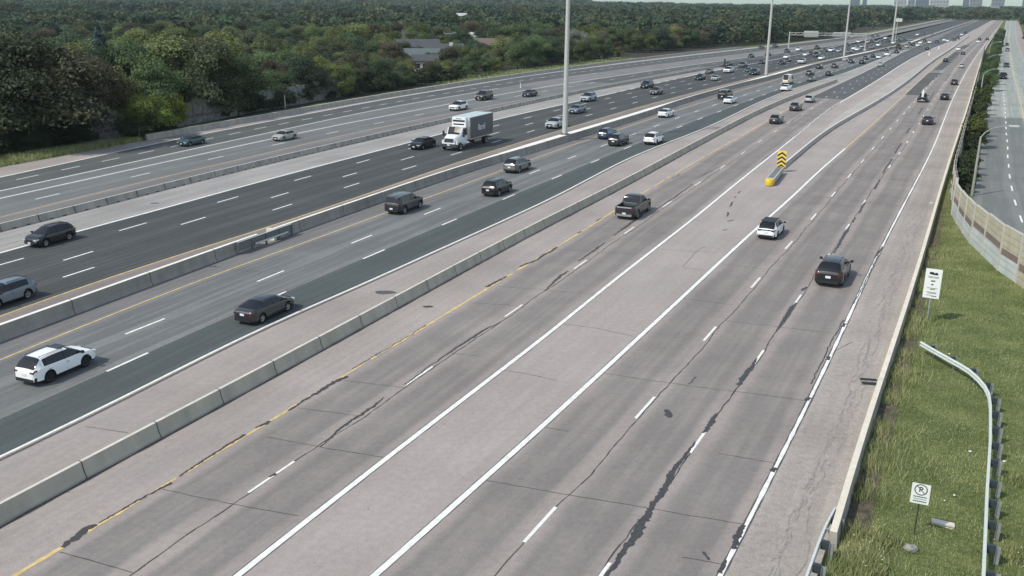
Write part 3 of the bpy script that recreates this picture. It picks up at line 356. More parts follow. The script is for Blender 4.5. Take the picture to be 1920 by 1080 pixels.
MAT['steel_dark'] = simple('dark_steel', (.07, .085, .095), .5, metal=.5, noise=.2, scale=8)
MAT['mast'] = simple('mast_steel', (.50, .50, .47), .55, metal=.15, noise=.06, scale=2)
MAT['black'] = simple('black_plastic', (.012, .012, .013), .5)
MAT['white_sign'] = simple('white_sign', (.80, .82, .80), .5)
MAT['sign_back'] = simple('sign_back', (.52, .55, .53), .6, noise=.06, scale=3)
MAT['ink'] = simple('ink', (.02, .02, .025), .5)
MAT['ink_green'] = simple('ink_green', (.25, .5, .4), .5)
MAT['yellow'] = simple('yellow_plastic', (.72, .52, .03), .5, noise=.08, scale=5)
MAT['grey_plastic'] = simple('grey_plastic', (.45, .46, .45), .5, noise=.1, scale=5)

# ------------------------------------------------------------------ mesh helpers
class MB:
    def __init__(s): s.v = []; s.f = []; s.mi = []; s.uv = []; s.mats = []
    def mat(s, m):
        if m not in s.mats: s.mats.append(m)
        return s.mats.index(m)
    def quad(s, pts, m=0, uv=None):
        i = len(s.v); s.v += [tuple(p) for p in pts]; s.f.append(tuple(range(i, i + len(pts)))); s.mi.append(m)
        s.uv += (uv if uv else [(0, 0)] * len(pts))
    def box(s, c, d, m=0, rot=0.0, tilt=None):
        cx, cy, cz = c; dx, dy, dz = d[0]/2, d[1]/2, d[2]/2
        co, si = math.cos(rot), math.sin(rot)
        P8 = []
        for z in (-dz, dz):
            for x, y in ((-dx, -dy), (dx, -dy), (dx, dy), (-dx, dy)):
                P8.append((cx + x*co - y*si, cy + x*si + y*co, cz + z))
        if tilt: P8 = [tilt(p) for p in P8]
        for f in ((3, 2, 1, 0), (4, 5, 6, 7), (0, 1, 5, 4), (1, 2, 6, 5), (2, 3, 7, 6), (3, 0, 4, 7)):
            s.quad([P8[i] for i in f], m)
    def tube(s, p0, p1, r0, r1=None, n=10, m=0, caps=True):
        r1 = r0 if r1 is None else r1
        a = Vector(p0); b = Vector(p1); d = (b - a).normalized()
        u = d.orthogonal().normalized(); w = d.cross(u)
        A = [a + (u*math.cos(t) + w*math.sin(t))*r0 for t in [2*math.pi*i/n for i in range(n)]]
        B = [b + (u*math.cos(t) + w*math.sin(t))*r1 for t in [2*math.pi*i/n for i in range(n)]]
        for i in range(n):
            j = (i+1) % n; s.quad([A[i], A[j], B[j], B[i]], m)
        if caps: s.quad(A[::-1], m); s.quad(B, m)
    def path(s, pts, r, n=8, m=0):
        for a, b in zip(pts, pts[1:]): s.tube(a, b, r, r, n, m)
    def obj(s, name, mats, parent=None, smooth=False, merge=False):
        me = bpy.data.meshes.new(name); me.from_pydata(s.v, [], s.f)
        mats = mats if isinstance(mats, (list, tuple)) else [mats]
        for m in mats: me.materials.append(MAT[m] if isinstance(m, str) else m)
        if len(mats) > 1: me.polygons.foreach_set('material_index', s.mi)
        u = me.uv_layers.new(name='UVMap'); u.data.foreach_set('uv', [c for p in s.uv for c in p])
        if merge or smooth:
            bm = bmesh.new(); bm.from_mesh(me); bmesh.ops.remove_doubles(bm, verts=bm.verts, dist=.0006); bm.to_mesh(me); bm.free()
        if smooth:
            me.polygons.foreach_set('use_smooth', [True]*len(me.polygons)); me.set_sharp_from_angle(angle=R(34))
        me.update()
        o = bpy.data.objects.new(name, me); COL.objects.link(o)
        if parent: o.parent = parent
        return o
def empty(name, loc, rz=0.0):
    o = bpy.data.objects.new(name, None); o.empty_display_size = .3; COL.objects.link(o); o.location = loc; o.rotation_euler = (0, 0, rz); return o
def tag(o, label, cat, group=None):
    o['label'] = label; o['category'] = cat
    if group: o['group'] = group
    return o
def struct(o): o['kind'] = 'structure'; return o
def stations(s0, s1, k=70., mn=1.5):
    r = [s0]; s = s0
    while s < s1:
        s = min(s1, s + max(mn, abs(s)/k)); r.append(s)
    return r
def strip(name, a, b, s0, s1, z, m, seg=1):
    mb = MB(); st = stations(s0, s1)
    for p, q in zip(st, st[1:]):
        la, lb, lc, ld = lat(a, p), lat(b, p), lat(b, q), lat(a, q)
        if la > lb: la = lb = (la+lb)/2
        if ld > lc: ld = lc = (ld+lc)/2
        mb.quad([(*W(p, la), z), (*W(p, lb), z), (*W(q, lc), z), (*W(q, ld), z)], 0, [(0, p), (1, p), (1, q), (0, q)])
    o = mb.obj(name, m, merge=True); return struct(o)
def line_mb(mb, k, w, s0, s1, z, m=0, off=0.0, wob=0.0, gaps=None, rnd=None, mn=1.5):
    st = stations(s0, s1, 70, mn)
    ws = [w] * len(st)
    if wob and rnd: ws = [w*(1 + rnd.uniform(-wob, wob)) for _ in st]
    for i, (p, q) in enumerate(zip(st, st[1:])):
        if gaps and gaps((p+q)/2): continue
        a, b = lat(k, p) + off, lat(k, q) + off
        mb.quad([(*W(p, a-ws[i]/2), z), (*W(p, a+ws[i]/2), z), (*W(q, b+ws[i+1]/2), z), (*W(q, b-ws[i+1]/2), z)], m)
def dash_mb(mb, k, w, ph, per, ln, s0, s1, z, skip=(), m=0, rnd=random.Random(3)):
    n = math.ceil((s0 - ph)/per)
    while ph + n*per < s1:
        s = ph + n*per; n += 1
        if any(a < s < b for a, b in skip): continue
        L_ = ln*rnd.uniform(.9, 1.03); j = rnd.uniform(-.03, .03)
        a, b = lat(k, s) + j, lat(k, s+L_) + j
        mb.quad([(*W(s, a-w/2), z), (*W(s, a+w/2), z), (*W(s+L_, b+w/2), z), (*W(s+L_, b-w/2), z)], m)
def ribbon(mb, pts, z, m=0, seed=0, step=.25, jit=.04):
    """irregular sealed crack: pts = (px, py, width m)"""
    rn = random.Random(seed); P_ = [(*G(a, b), w) for a, b, w in pts]
    out = []
    for (x0, y0, w0), (x1, y1, w1) in zip(P_, P_[1:]):
        d = math.hypot(x1-x0, y1-y0); n = max(1, int(d/step))
        for i in range(n): t = i/n; out.append((x0+(x1-x0)*t, y0+(y1-y0)*t, w0+(w1-w0)*t))
    out.append(P_[-1])
    prev = None; drift = 0
    for i, (x, y, w) in enumerate(out):
        a = out[max(0, i-1)]; b = out[min(len(out)-1, i+1)]
        dx, dy = b[0]-a[0], b[1]-a[1]; L_ = math.hypot(dx, dy) or 1; nx, ny = dy/L_, -dx/L_
        drift = drift*.85 + rn.uniform(-jit, jit)
        wa = w/2*rn.uniform(.55, 1.45); wb = w/2*rn.uniform(.55, 1.45)
        cur = ((x+nx*(drift-wa), y+ny*(drift-wa), z), (x+nx*(drift+wb), y+ny*(drift+wb), z))
        if prev: mb.quad([prev[0], prev[1], cur[1], cur[0]], m)
        prev = cur
def sweep(name, k, prof, s0, s1, mats, mi=None, wid=None, step=2.0, joint=None, top=None, parent=None, off=0.0):
    """prof: list of (dl, z) from the left foot over the top to the right foot"""
    mb = MB(); st = [s0]
    while st[-1] < s1: st.append(min(s1, st[-1] + max(step, st[-1]/90)))
    def ring(s):
        e = wid(s) if wid else 0; c = lat(k, s) + off
        return [(*W(s, c + dl + (e if dl > 0 else -e)), z) for dl, z in prof]
    rs = [ring(s) for s in st]
    for a, b in zip(rs, rs[1:]):
        for i in range(len(prof)-1):
            mb.quad([a[i], a[i+1], b[i+1], b[i]], mi[i] if mi else 0)
    mb.quad(rs[0][::-1], 0); mb.quad(rs[-1], 0)
    if joint:
        js, jm, smax = joint; s = s0 + js*.5
        zt = max(z for _, z in prof)
        while s < min(s1, smax):
            for dl0, z0, dl1, z1 in [(prof[i][0], prof[i][1], prof[i+1][0], prof[i+1][1]) for i in range(len(prof)-1)]:
                e = wid(s) if wid else 0
                def P3(ds, dl, z, pr=.006):
                    sg = 1 if dl > 0 else -1
                    return (*W(s+ds, lat(k, s) + off + dl + sg*(e+pr)), z + (pr if z > zt-.02 else 0))
                mb.quad([P3(-.03, dl0, z0), P3(-.03, dl1, z1), P3(.03, dl1, z1), P3(.03, dl0, z0)], jm)
            s += js
    return mb.obj(name, mats, parent=parent)
# ================================================================== ground and road surfaces
def ground_mat():
    m, n, l, b = new_mat('ground_grass'); b.inputs['Roughness'].default_value = 1; b.inputs['Specular IOR Level'].default_value = .1
    g = n.new('ShaderNodeNewGeometry')
    a = n.new('ShaderNodeTexNoise'); a.inputs['Scale'].default_value = .45; a.inputs['Detail'].default_value = 6
    c = n.new('ShaderNodeTexNoise'); c.inputs['Scale'].default_value = 7; c.inputs['Detail'].default_value = 5
    for q in (a, c): l.new(g.outputs['Position'], q.inputs['Vector'])
    r = n.new('ShaderNodeValToRGB'); e = r.color_ramp.elements
    e[0].position = .32; e[0].color = (.06, .085, .03, 1); e[1].position = .68; e[1].color = (.24, .25, .11, 1)
    x = r.color_ramp.elements.new(.5); x.color = (.12, .15, .055, 1)
    mx = n.new('ShaderNodeMath'); mx.operation = 'MULTIPLY_ADD'; mx.inputs[1].default_value = .55; l.new(c.outputs[0], mx.inputs[0])
    k = n.new('ShaderNodeMath'); k.operation = 'MULTIPLY'; k.inputs[1].default_value = .45; l.new(a.outputs[0], k.inputs[0]); l.new(k.outputs[0], mx.inputs[2])
    l.new(mx.outputs[0], r.inputs[0]); l.new(r.outputs[0], b.inputs['Base Color'])
    return m
MAT['ground'] = ground_mat()
MAT['soil'] = simple('woodland_soil', (.035, .034, .022), 1, noise=.4, scale=.8)
MAT['verge'] = simple('verge_litter', (.085, .072, .042), 1, noise=.45, scale=1.5)

mb = MB(); N_ = 24; X0, X1, Y0, Y1 = -3200, 4200, -300, 6500
for i in range(N_):
    for j in range(N_):
        x0, x1 = X0 + (X1-X0)*i/N_, X0 + (X1-X0)*(i+1)/N_; y0, y1 = Y0 + (Y1-Y0)*j/N_, Y0 + (Y1-Y0)*(j+1)/N_
        mb.quad([(x0, y0, -.03), (x1, y0, -.03), (x1, y1, -.03), (x0, y1, -.03)])
struct(mb.obj('ground', 'ground', merge=True))
FAR = 1450
SN = -25
SP = (lambda k, d: (lambda s: lat(k, s) + d))
# far (outer) collector road, then the express road toward the camera
strip('outer_shoulder', SP('F0', -.3), 'L1', SN, FAR, 0.0, 'concrete_shoulder')
strip('outer_lane', 'L1', 'L1d', SN, FAR, 0.0, 'asphalt_coll')
strip('outer_lane', 'L1d', 'L2', SN, FAR, 0.0, 'asphalt_coll')
strip('collector_gore', 'L2', 'L3', SN, 205, 0.0, 'asphalt_mid')
strip('collector_gore', 'L2', 'L3', 205, FAR, 0.0, 'collector_mix')
strip('collector_lane', 'L3', 'L4d', SN, 225, 0.0, 'asphalt_mid')
strip('collector_lane', 'L3', 'L4d', 225, 420, 0.0, 'asphalt_coll')
L5x = lambda s: lat('L5', s) if s < 160 else min(lat('L5', s), lat('B1', min(s, 300)) - 1.5)
L5y = lambda s: max(lat('L4d', s)+.05, L5x(s)) if s < 300 else lat('L4d', s) + 2.5
strip('collector_lane', 'L4d', L5y, SN, 225, 0.0, 'asphalt_mid')
strip('collector_lane', 'L4d', L5y, 225, 420, 0.0, 'asphalt_coll')
strip('collector_shoulder', L5y, 'B1', SN, 300, 0.0, 'shoulder_grey')
strip('express_outer_shoulder', 'B1', 'L6', SN, 300, 0.0, 'shoulder_light')
strip('express_outer_shoulder', lambda s: lat('L4d', s) + 2.5, 'L6', 300, FAR, -.004, 'asphalt_dark')
strip('express_merge_lane', 'L3', 'L4d', 420, FAR, 0.0, 'asphalt_dark')
for a, b in (('L6', 'a'), ('a', 'b'), ('b', 'c'), ('c', 'L7')):
    strip('express_lane', a, b, SN, FAR, 0.0, 'asphalt_dark')
strip('median_shoulder', 'L7', 'B2', SN, FAR, 0.0, 'median_strip')
strip('median_shoulder', 'B2', 'L8', SN, FAR, 0.0, 'shoulder_grey')
strip('express_lane', 'L8', 'd2', SN, FAR, 0.0, 'asphalt_grey')
strip('express_lane', 'd2', 'd1', SN, FAR, 0.0, 'asphalt_grey')
strip('express_lane', 'd1', 'L9', SN, FAR, 0.0, 'asphalt_green')
strip('divider_shoulder', 'L9', 'B3', SN, 262, 0.0, 'concrete_shoulder')
strip('divider_shoulder', 'L9', 'B3', 262, 262.5, 0.0, 'concrete_shoulder')
strip('divider_gore', 'L9', 'L10', 262.5, 470, 0.0, 'shoulder_light')
strip('divider_shoulder', 'B3', 'L10', SN, 262.5, 0.0, 'concrete_shoulder')
strip('connector_lane', 'L10', 'L11', SN, 214, 0.0, 'concrete_lane')
strip('connector_lane', 'L11', 'A', SN, 214, 0.0, 'concrete_lane')
strip('connector_lane', 'L10', 'L11', 214, FAR, 0.0, 'asphalt_coll')
strip('connector_lane', 'L11', 'A', 214, FAR, 0.0, 'asphalt_coll')
strip('gore', 'A', 'B', SN, FAR, 0.0, 'concrete_gore')
for a, b in (('B', 'D1'), ('D1', 'D2'), ('D2', 'E')):
    strip('collector_lane', a, b, SN, FAR, 0.0, 'concrete_lane')
strip('right_shoulder', 'E', SP('B5', -.1), SN, FAR, 0.0, 'concrete_old')
# service road
SLEFT = lambda s: max(lat('S_left', s), lat('B6', s) + .3) if s > 95 else lat('B6', s) + .3
srv_end = 900
for s0_, s1_, m_ in ((78, 196, 'service'), (196, FAR, 'service_far')):
    strip('service_road', SLEFT, 'S_dash', s0_, s1_, -.008, m_)
    strip('service_road', 'S_dash', 'S_yel', s0_, s1_, -.008, m_)
    strip('service_road', 'S_yel', SP('S_yel', 4.6), s0_, s1_, -.008, m_)
strip('service_road', SP('S_yel', 4.6), SP('S_yel', 8.5), 78, FAR, -.008, 'concrete_shoulder')
# woodland floor
strip('woodland_ground', lambda s: -900, lambda s: lat('F0', s) - (13 if 215 < s < 330 else 6), SN-40, FAR, -.012, 'soil')
# resurfaced asphalt patches on the right roadway
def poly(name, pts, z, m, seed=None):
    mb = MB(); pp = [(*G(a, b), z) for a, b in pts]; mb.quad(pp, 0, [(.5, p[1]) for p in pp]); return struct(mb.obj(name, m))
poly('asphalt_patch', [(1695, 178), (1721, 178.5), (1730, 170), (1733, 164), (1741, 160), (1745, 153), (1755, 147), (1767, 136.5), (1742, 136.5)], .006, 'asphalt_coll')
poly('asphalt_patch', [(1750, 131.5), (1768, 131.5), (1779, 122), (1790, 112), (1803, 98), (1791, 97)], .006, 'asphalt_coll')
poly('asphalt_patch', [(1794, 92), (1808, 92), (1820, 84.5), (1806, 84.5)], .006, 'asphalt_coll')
# ------------------------------------------------------------------ markings
mw = MB(); my = MB(); rn = random.Random(11); Z = .008
line_mb(mw, 'L1', .32, 40, FAR, Z); line_mb(mw, 'L2', .26, 40, 196, Z); line_mb(mw, 'L2', .15, 235, 256, Z)
line_mb(mw, 'L3', .27, 40, 650, Z)
line_mb(mw, 'L6', .30, 20, 202, Z); line_mb(mw, 'L6', .3, 252, 700, Z)
dash_mb(mw, 'L6', .3, 0, 6.6, 3.4, 202, 252, Z)
dash_mb(mw, 'L1d', .19, 0, 6.57, 3.1, 40, 420, Z)
dash_mb(mw, 'L4d', .19, 6, 13.45, 3.2, 40, 420, Z)
dash_mb(mw, 'a', .19, 2, 13.18, 3.3, 20, 800, Z); dash_mb(mw, 'b', .19, 5.8, 13.33, 3.3, 20, 800, Z)
dash_mb(mw, 'c', .19, 4.8, 12.63, 3.3, 20, 800, Z, skip=((51, 60),))
dash_mb(mw, 'd1', .18, 5.8, 13.01, 3.2, 15, 800, Z); dash_mb(mw, 'd2', .18, 11.6, 12.44, 3.2, 15, 800, Z)
line_mb(mw, 'L9', .17, 0, 700, Z)
line_mb(mw, 'A', .27, -20, 900, Z); line_mb(mw, 'B', .28, -20, 140, Z)
line_mb(mw, 'E', .17, -20, 900, Z, wob=.25, rnd=rn, mn=.7)
line_mb(mw, 'L10', .14, 225, 470, Z)
dash_mb(mw, 'L11', .13, 25.6, 12.65, 3.1, 20, 215, Z); 
dash_mb(mw, SP('L11', -.9), .13, 2, 12.65, 3.1, 216, 700, Z); dash_mb(mw, SP('L11', 1.4), .13, 2, 12.65, 3.1, 216, 700, Z)
dash_mb(mw, 'D1', .15, 2.8, 12.53, 3.1, 10, 700, Z)
dash_mb(mw, SP('D2', -.12), .14, .6, 12.5, 2.6, 10, 700, Z)
dash_mb(mw, 'S_dash', .18, 5, 8.6, 3.4, 95, 260, 0.0)
line_mb(mw, SP('S_left', .3), .13, 330, 900, 0.0)
struct(mw.obj('white_road_markings', 'paint_white'))
line_mb(my, 'L5', .14, 30, 175, Z); line_mb(my, 'L7', .17, 10, 700, Z); line_mb(my, 'L8', .15, 5, 700, Z)
wornr = random.Random(4)
line_mb(my, 'L10', .17, -20, 225, Z, wob=.45, rnd=wornr, gaps=lambda s: wornr.random() < .05, mn=.45)
line_mb(my, 'B', .18, 140, 900, Z)
line_mb(my, 'S_yel', .16, 120, 900, 0.0)
struct(my.obj('yellow_road_markings', ['paint_yellow']))
# ------------------------------------------------------------------ seams, joints and sealed cracks
ms = MB(); Z2 = .005
for k, w, a, b in (('A', .36, 0, 160), ('B', .37, 0, 140), ('E', .30, 0, 150)):
    line_mb(ms, k, w, a, b, .0045, wob=.12, rnd=rn, mn=.7)
line_mb(ms, 'L9', .2, 0, 300, .0045, off=.3)
for k, a, b in (('B3', 0, 260), ('B4', 118, 500)): line_mb(ms, k, .17, a, b, Z2, off=.10, wob=.4, rnd=rn, mn=.8)
line_mb(ms, 'B2', .10, 10, 400, Z2, off=.06, wob=.3, rnd=rn); line_mb(ms, 'd1', .05, 10, 200, Z2, off=.25)
line_mb(ms, 'B3', .04, 0, 262, Z2, off=-1.6, wob=.5, rnd=rn)
struct(ms.obj('pavement_seams', 'seam'))
mc = MB()
J = [[(113,1035),(250,1073)],[(305,918),(433,945),(560,968)],[(500,819),(600,838),(722,858)],[(557,765),(672,780)],[(640,713),(760,727)],[(845,662),(900,668)],[(880,567),(970,573)],[(930,537),(1128,552)],[(1040,467),(1200,477)],[(1107,428),(1167,428)],[(1180,434),(1250,437)],
 [(1053,607),(1120,616),(1190,631)],[(942,694),(990,702),(1043,714)],[(1230,467),(1345,474)],[(1280,502),(1323,507)],[(1280,500),(1305,472),(1322,462)],
 [(1020,801),(1065,809)],[(912,901),(1067,928),(1220,953),(1393,983)],[(1132,700),(1280,722),(1513,751)],[(1353,495),(1527,515),(1600,520)],[(1280,559),(1373,572)],[(1360,601),(1467,614),(1573,626)],[(1470,410),(1593,420),(1668,429)],[(1493,378),(1680,393)],[(1480,453),(1577,459),(1650,469)],[(1280,1045),(1357,1060)],[(1347,850),(1452,867)],[(620,380),(700,392)],[(160,800),(240,812)],
 [(432,505),(520,512)],[(1600,640),(1553,665)],[(300,600),(360,610)],[(390,425),(430,432)]]
Z2 = .0062
for i, j in enumerate(J): ribbon(mc, [(a, b, .035) for a, b in j], Z2, seed=i, jit=.02)
for s in [x*5.1 + (x*7 % 3)*.4 for x in range(20, 52)]:
    for a, b in (('L10', 'A'), ('B', 'E')):
        rr = random.Random(int(s*7)+len(a)); 
        if rr.random() < .45 and s < 214 or (a == 'B' and rr.random() < .6):
            la, lb = lat(a, s), lat(b, s-1.2)
            mc.quad([(*W(s, la), Z2), (*W(s-1.2, lb), Z2), (*W(s-1.14, lb), Z2), (*W(s+.06, la), Z2)])
for k, w, a, b in (('L11', .05, 5, 214), ('D1', .045, 5, 214), (SP('D2', -.26), .05, 5, 214)):
    rr = random.Random(8); st = stations(a, b, 200, .5); o1 = 0
    for p, q in zip(st, st[1:]):
        o2 = o1*.9 + rr.uniform(-.05, .05); wa = w*rr.uniform(.7, 1.6); c1 = lat(k, p)+.14+o1; c2 = lat(k, q)+.14+o2
        mc.quad([(*W(p, c1-wa/2), Z2), (*W(p, c1+wa/2), Z2), (*W(q, c2+wa/2), Z2), (*W(q, c2-wa/2), Z2)]); o1 = o2
struct(mc.obj('pavement_cracks', 'crack'))
msp = MB()
for sd_, o_, w_ in ((1, 1.75, .10), (2, 1.95, .07), (3, 1.55, .05), (4, 2.2, .04)):
    rr = random.Random(sd_); o1 = 0; s = 8.; Z2 = .007 + sd_*.0008
    while s < 120:
        q = s + rr.uniform(.25, .7); o2 = o1*.9 + rr.uniform(-.14, .14)
        if rr.random() < .72:
            c1 = lat('E', s)+o_+o1; c2 = lat('E', q)+o_+o2; wa = w_*rr.uniform(.3, 1.6)
            msp.quad([(*W(s, c1-wa/2), Z2), (*W(s, c1+wa/2), Z2), (*W(q, c2+wa/2), Z2), (*W(q, c2-wa/2), Z2)])
        o1 = o2; s = q
rr = random.Random(12); Z2 = .0068
for i in range(420):
    s = 18 + 90*rr.random()**1.4; k1, k2 = rr.choice((('E', 'B5'), ('A', 'B'), ('B', 'D1'), ('L10', 'A'), ('B3', 'L10'), ('L9', 'B3'))); f = rr.random(); l = lat(k1, s)*(1-f) + lat(k2, s)*f
    r_ = rr.uniform(.02, .07); a = rr.uniform(0, 3); x, y = W(s, l)
    msp.quad([(x+r_*math.cos(a+t)*rr.uniform(.6, 1.3), y+r_*math.sin(a+t)*rr.uniform(.6, 1.3), Z2) for t in (0, 1.2, 2.5, 3.7, 5)])
struct(msp.obj('pavement_spalls', 'spall'))
mt = MB(); Z3 = .0115
TAR = [
 [(1135,1085,.15),(1170,1030,.3),(1190,1005,.55),(1210,975,.5),(1225,945,.3),(1243,920,.4),(1265,880,.35),(1290,845,.12),(1303,828,.1)],
 [(1318,812,.15),(1335,790,.35),(1343,775,.1)],[(1383,722,.35),(1400,700,.4),(1412,685,.3),(1420,672,.08)],[(1455,620,.05),(1468,603,.3),(1485,578,.42),(1492,568,.1)],[(1503,545,.2),(1512,538,.2)],
 [(1563,475,.1),(1572,460,.3),(1586,436,.35),(1594,424,.1)],[(1598,417,.25),(1604,408,.25)],[(1610,400,.25),(1622,380,.3)],[(1639,355,.3),(1650,337,.3)],[(1655,325,.25),(1672,298,.3)],[(1678,288,.25),(1690,268,.2)],[(1700,250,.2),(1706,240,.2)],[(1722,214,.2),(1730,202,.15)],[(1740,190,.25),(1752,172,.3)],[(1772,152,.2),(1783,138,.2)],
 [(1250,768,.2),(1252,778,.55),(1254,783,.2)],
 [(1640,484,.1),(1648,472,.3),(1656,462,.1)],[(1581,613,.25),(1586,607,.2)],[(1550,675,.2),(1555,668,.25)],[(1510,751,.35),(1517,745,.25)],[(1448,885,.35),(1453,877,.3)],[(1375,1030,.25),(1388,1000,.4),(1396,985,.3)],[(1350,1075,.25),(1362,1050,.1)],[(1318,1035,.12),(1328,1050,.12)],[(1600,570,.06),(1648,478,.08)],[(1520,720,.06),(1580,600,.07)],
 [(118,1027,.25),(140,1010,.45),(165,993,.45),(183,985,.15)],[(185,980,.08),(240,950,.1),(300,915,.12),(322,905,.25)],[(335,893,.1),(460,815,.16)],[(480,803,.1),(497,795,.32),(508,790,.12)],[(540,770,.12),(600,733,.2),(625,718,.4),(650,705,.2)],[(660,692,.06),(800,610,.08)],[(912,538,.4),(925,532,.4),(950,518,.15)],[(975,500,.35),(1005,488,.3),(1045,463,.2)],[(1083,438,.15),(1090,434,.15)],[(1118,415,.15),(1126,409,.15)],[(1260,335,.1),(1275,327,.12)],
 [(505,895,.12),(518,888,.2)],[(600,838,.06),(640,803,.14),(700,762,.16),(720,745,.05)],[(760,722,.1),(800,690,.06),(880,637,.16),(900,622,.18),(940,603,.06)],[(1020,547,.06),(1040,527,.2),(1053,516,.35),(1065,508,.1)],[(1085,490,.1),(1120,465,.3),(1135,455,.1)],[(1150,442,.08),(1178,422,.38),(1205,403,.12)],[(1232,392,.1),(1262,372,.28),(1300,345,.1)],
 [(1427,303,.1),(1510,240,.1),(1545,213,.14),(1560,203,.3),(1575,192,.1)],[(1315,330,.12),(1330,322,.1),(1350,312,.1)],[(1480,232,.1),(1503,215,.12)],
 [(1355,432,.25),(1363,430,.12)],[(1365,415,.2),(1375,412,.15)],
 [(1388,358,.10),(1384,362,.16)],[(1374,378,.12),(1371,384,.18),(1369,388,.08)],[(1366,398,.2),(1363,406,.14)],[(1380,368,.1),(1378,371,.12)],
 [(1290,720,.06),(1306,707,.06)],[(393,500,.25),(406,499,.2)],
]
for i, t in enumerate(TAR): ribbon(mt, [(a, b, w*.72 if w > .2 else w) for a, b, w in t], Z3, seed=i+50, step=.12, jit=.03)
struct(mt.obj('tar_patches', 'tar'))
for i, (a, b, w, h_) in enumerate(((722, 548, 1.6, .9), (803, 575, .8, .5), (290, 381, 1.0, .6))):  # first patch is a shadow painted on the road as a dark polygon
    g = G(a, b); m_ = MB(); rr = random.Random(i)
    m_.quad([(g[0] + w/2*math.cos(t)*rr.uniform(.7, 1.1), g[1] + h_/2*math.sin(t)*rr.uniform(.7, 1.1), .007) for t in [k*.5236 for k in range(12)]])
    struct(m_.obj('road_stain_and_shadow', 'seam' if i != 1 else 'crack'))
# catch basins
for a, b in ((1632, 716), (1228, 1040) if False else (1648, 690),):
    pass
g = G(1630, 716); cb = MB(); cb.box((0, 0, .010), (.9, .95, .02), 0)
for y_ in (-.28, .28): cb.box((0, y_, .026), (.8, .3, .02), 1)
cb.box((0, 0, .03), (.86, .16, .02), 2)
cbo = cb.obj('storm_drain', ['joint', 'stripe0', 'spall']); cbo.location = (g[0], g[1], 0); cbo.rotation_euler = (0, 0, R(-10)); tag(cbo, 'dark metal storm drain grate in the shoulder against the right barrier', 'storm drain')

# ================================================================== barriers
def jersey(h=.82, b=.30, t=.09): return [(-b, 0), (-b, .08), (-b+.11, .28), (-t, h), (t, h), (b-.11, .28), (b, .08), (b, 0)]
MI = [0, 0, 0, 1, 0, 0, 0]
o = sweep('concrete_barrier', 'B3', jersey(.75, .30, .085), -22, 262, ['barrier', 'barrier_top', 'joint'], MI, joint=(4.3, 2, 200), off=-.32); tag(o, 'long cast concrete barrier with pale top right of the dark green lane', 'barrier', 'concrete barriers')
masts_s = (132, 271, 388, 550)
def b2w(s):
    e = 0
    for m_ in masts_s: e = max(e, .42*max(0, min(1, (42 - abs(s - m_ - 8))/16)))
    return e
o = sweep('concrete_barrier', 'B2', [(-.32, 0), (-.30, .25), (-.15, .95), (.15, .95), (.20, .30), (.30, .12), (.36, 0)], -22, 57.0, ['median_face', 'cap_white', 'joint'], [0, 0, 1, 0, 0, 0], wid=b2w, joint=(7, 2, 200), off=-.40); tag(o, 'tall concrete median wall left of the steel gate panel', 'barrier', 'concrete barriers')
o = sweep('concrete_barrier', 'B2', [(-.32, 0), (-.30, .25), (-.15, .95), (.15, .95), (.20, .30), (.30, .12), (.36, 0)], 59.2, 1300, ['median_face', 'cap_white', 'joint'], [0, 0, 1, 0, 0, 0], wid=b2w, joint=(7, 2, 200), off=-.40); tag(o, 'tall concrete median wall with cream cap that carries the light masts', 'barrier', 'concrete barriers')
o = sweep('concrete_barrier', 'F0', [(-.3, 0), (-.2, .85), (.12, .85), (.2, .3), (.3, 0)], 94.5, 430, ['barrier_old', 'barrier_top'], [0, 1, 0, 0], joint=None); tag(o, 'outer concrete barrier running along the foot of the trees', 'barrier', 'concrete barriers')
o = sweep('concrete_barrier', 'B5', [(-.2, 0), (-.13, .80), (.13, .80), (.2, 0)], 33.0, 900, ['barrier_old', 'cap_pale'], [0, 1, 0], off=.1); tag(o, 'right edge concrete barrier with cream top beside the grass', 'barrier', 'concrete barriers')
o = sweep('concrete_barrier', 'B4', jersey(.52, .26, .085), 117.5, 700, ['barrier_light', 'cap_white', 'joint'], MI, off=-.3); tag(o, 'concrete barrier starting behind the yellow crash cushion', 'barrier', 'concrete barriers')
# raised concrete infill beside it
mb = MB(); st = stations(150, 560, 60, 2)
for p, q in zip(st, st[1:]):
    a0, a1 = lat('Wl', p) if p < 483 else lat('B4', p)-1.5, lat('Wl', q) if q < 483 else lat('B4', q)-1.5
    a0 = min(a0, lat('B4', p)-.6); a1 = min(a1, lat('B4', q)-.6)
    c0, c1 = lat('B4', p)-.52, lat('B4', q)-.52
    mb.quad([(*W(p, a0), .44), (*W(p, c0), .44), (*W(q, c1), .44), (*W(q, a1), .44)], 1, [(0, p), (1, p), (1, q), (0, q)])
    mb.quad([(*W(p, a0-.1), 0), (*W(p, a0), .44), (*W(q, a1), .44), (*W(q, a1-.1), 0)], 0)
o = mb.obj('median_infill', ['barrier_top', 'infill']); struct(o)
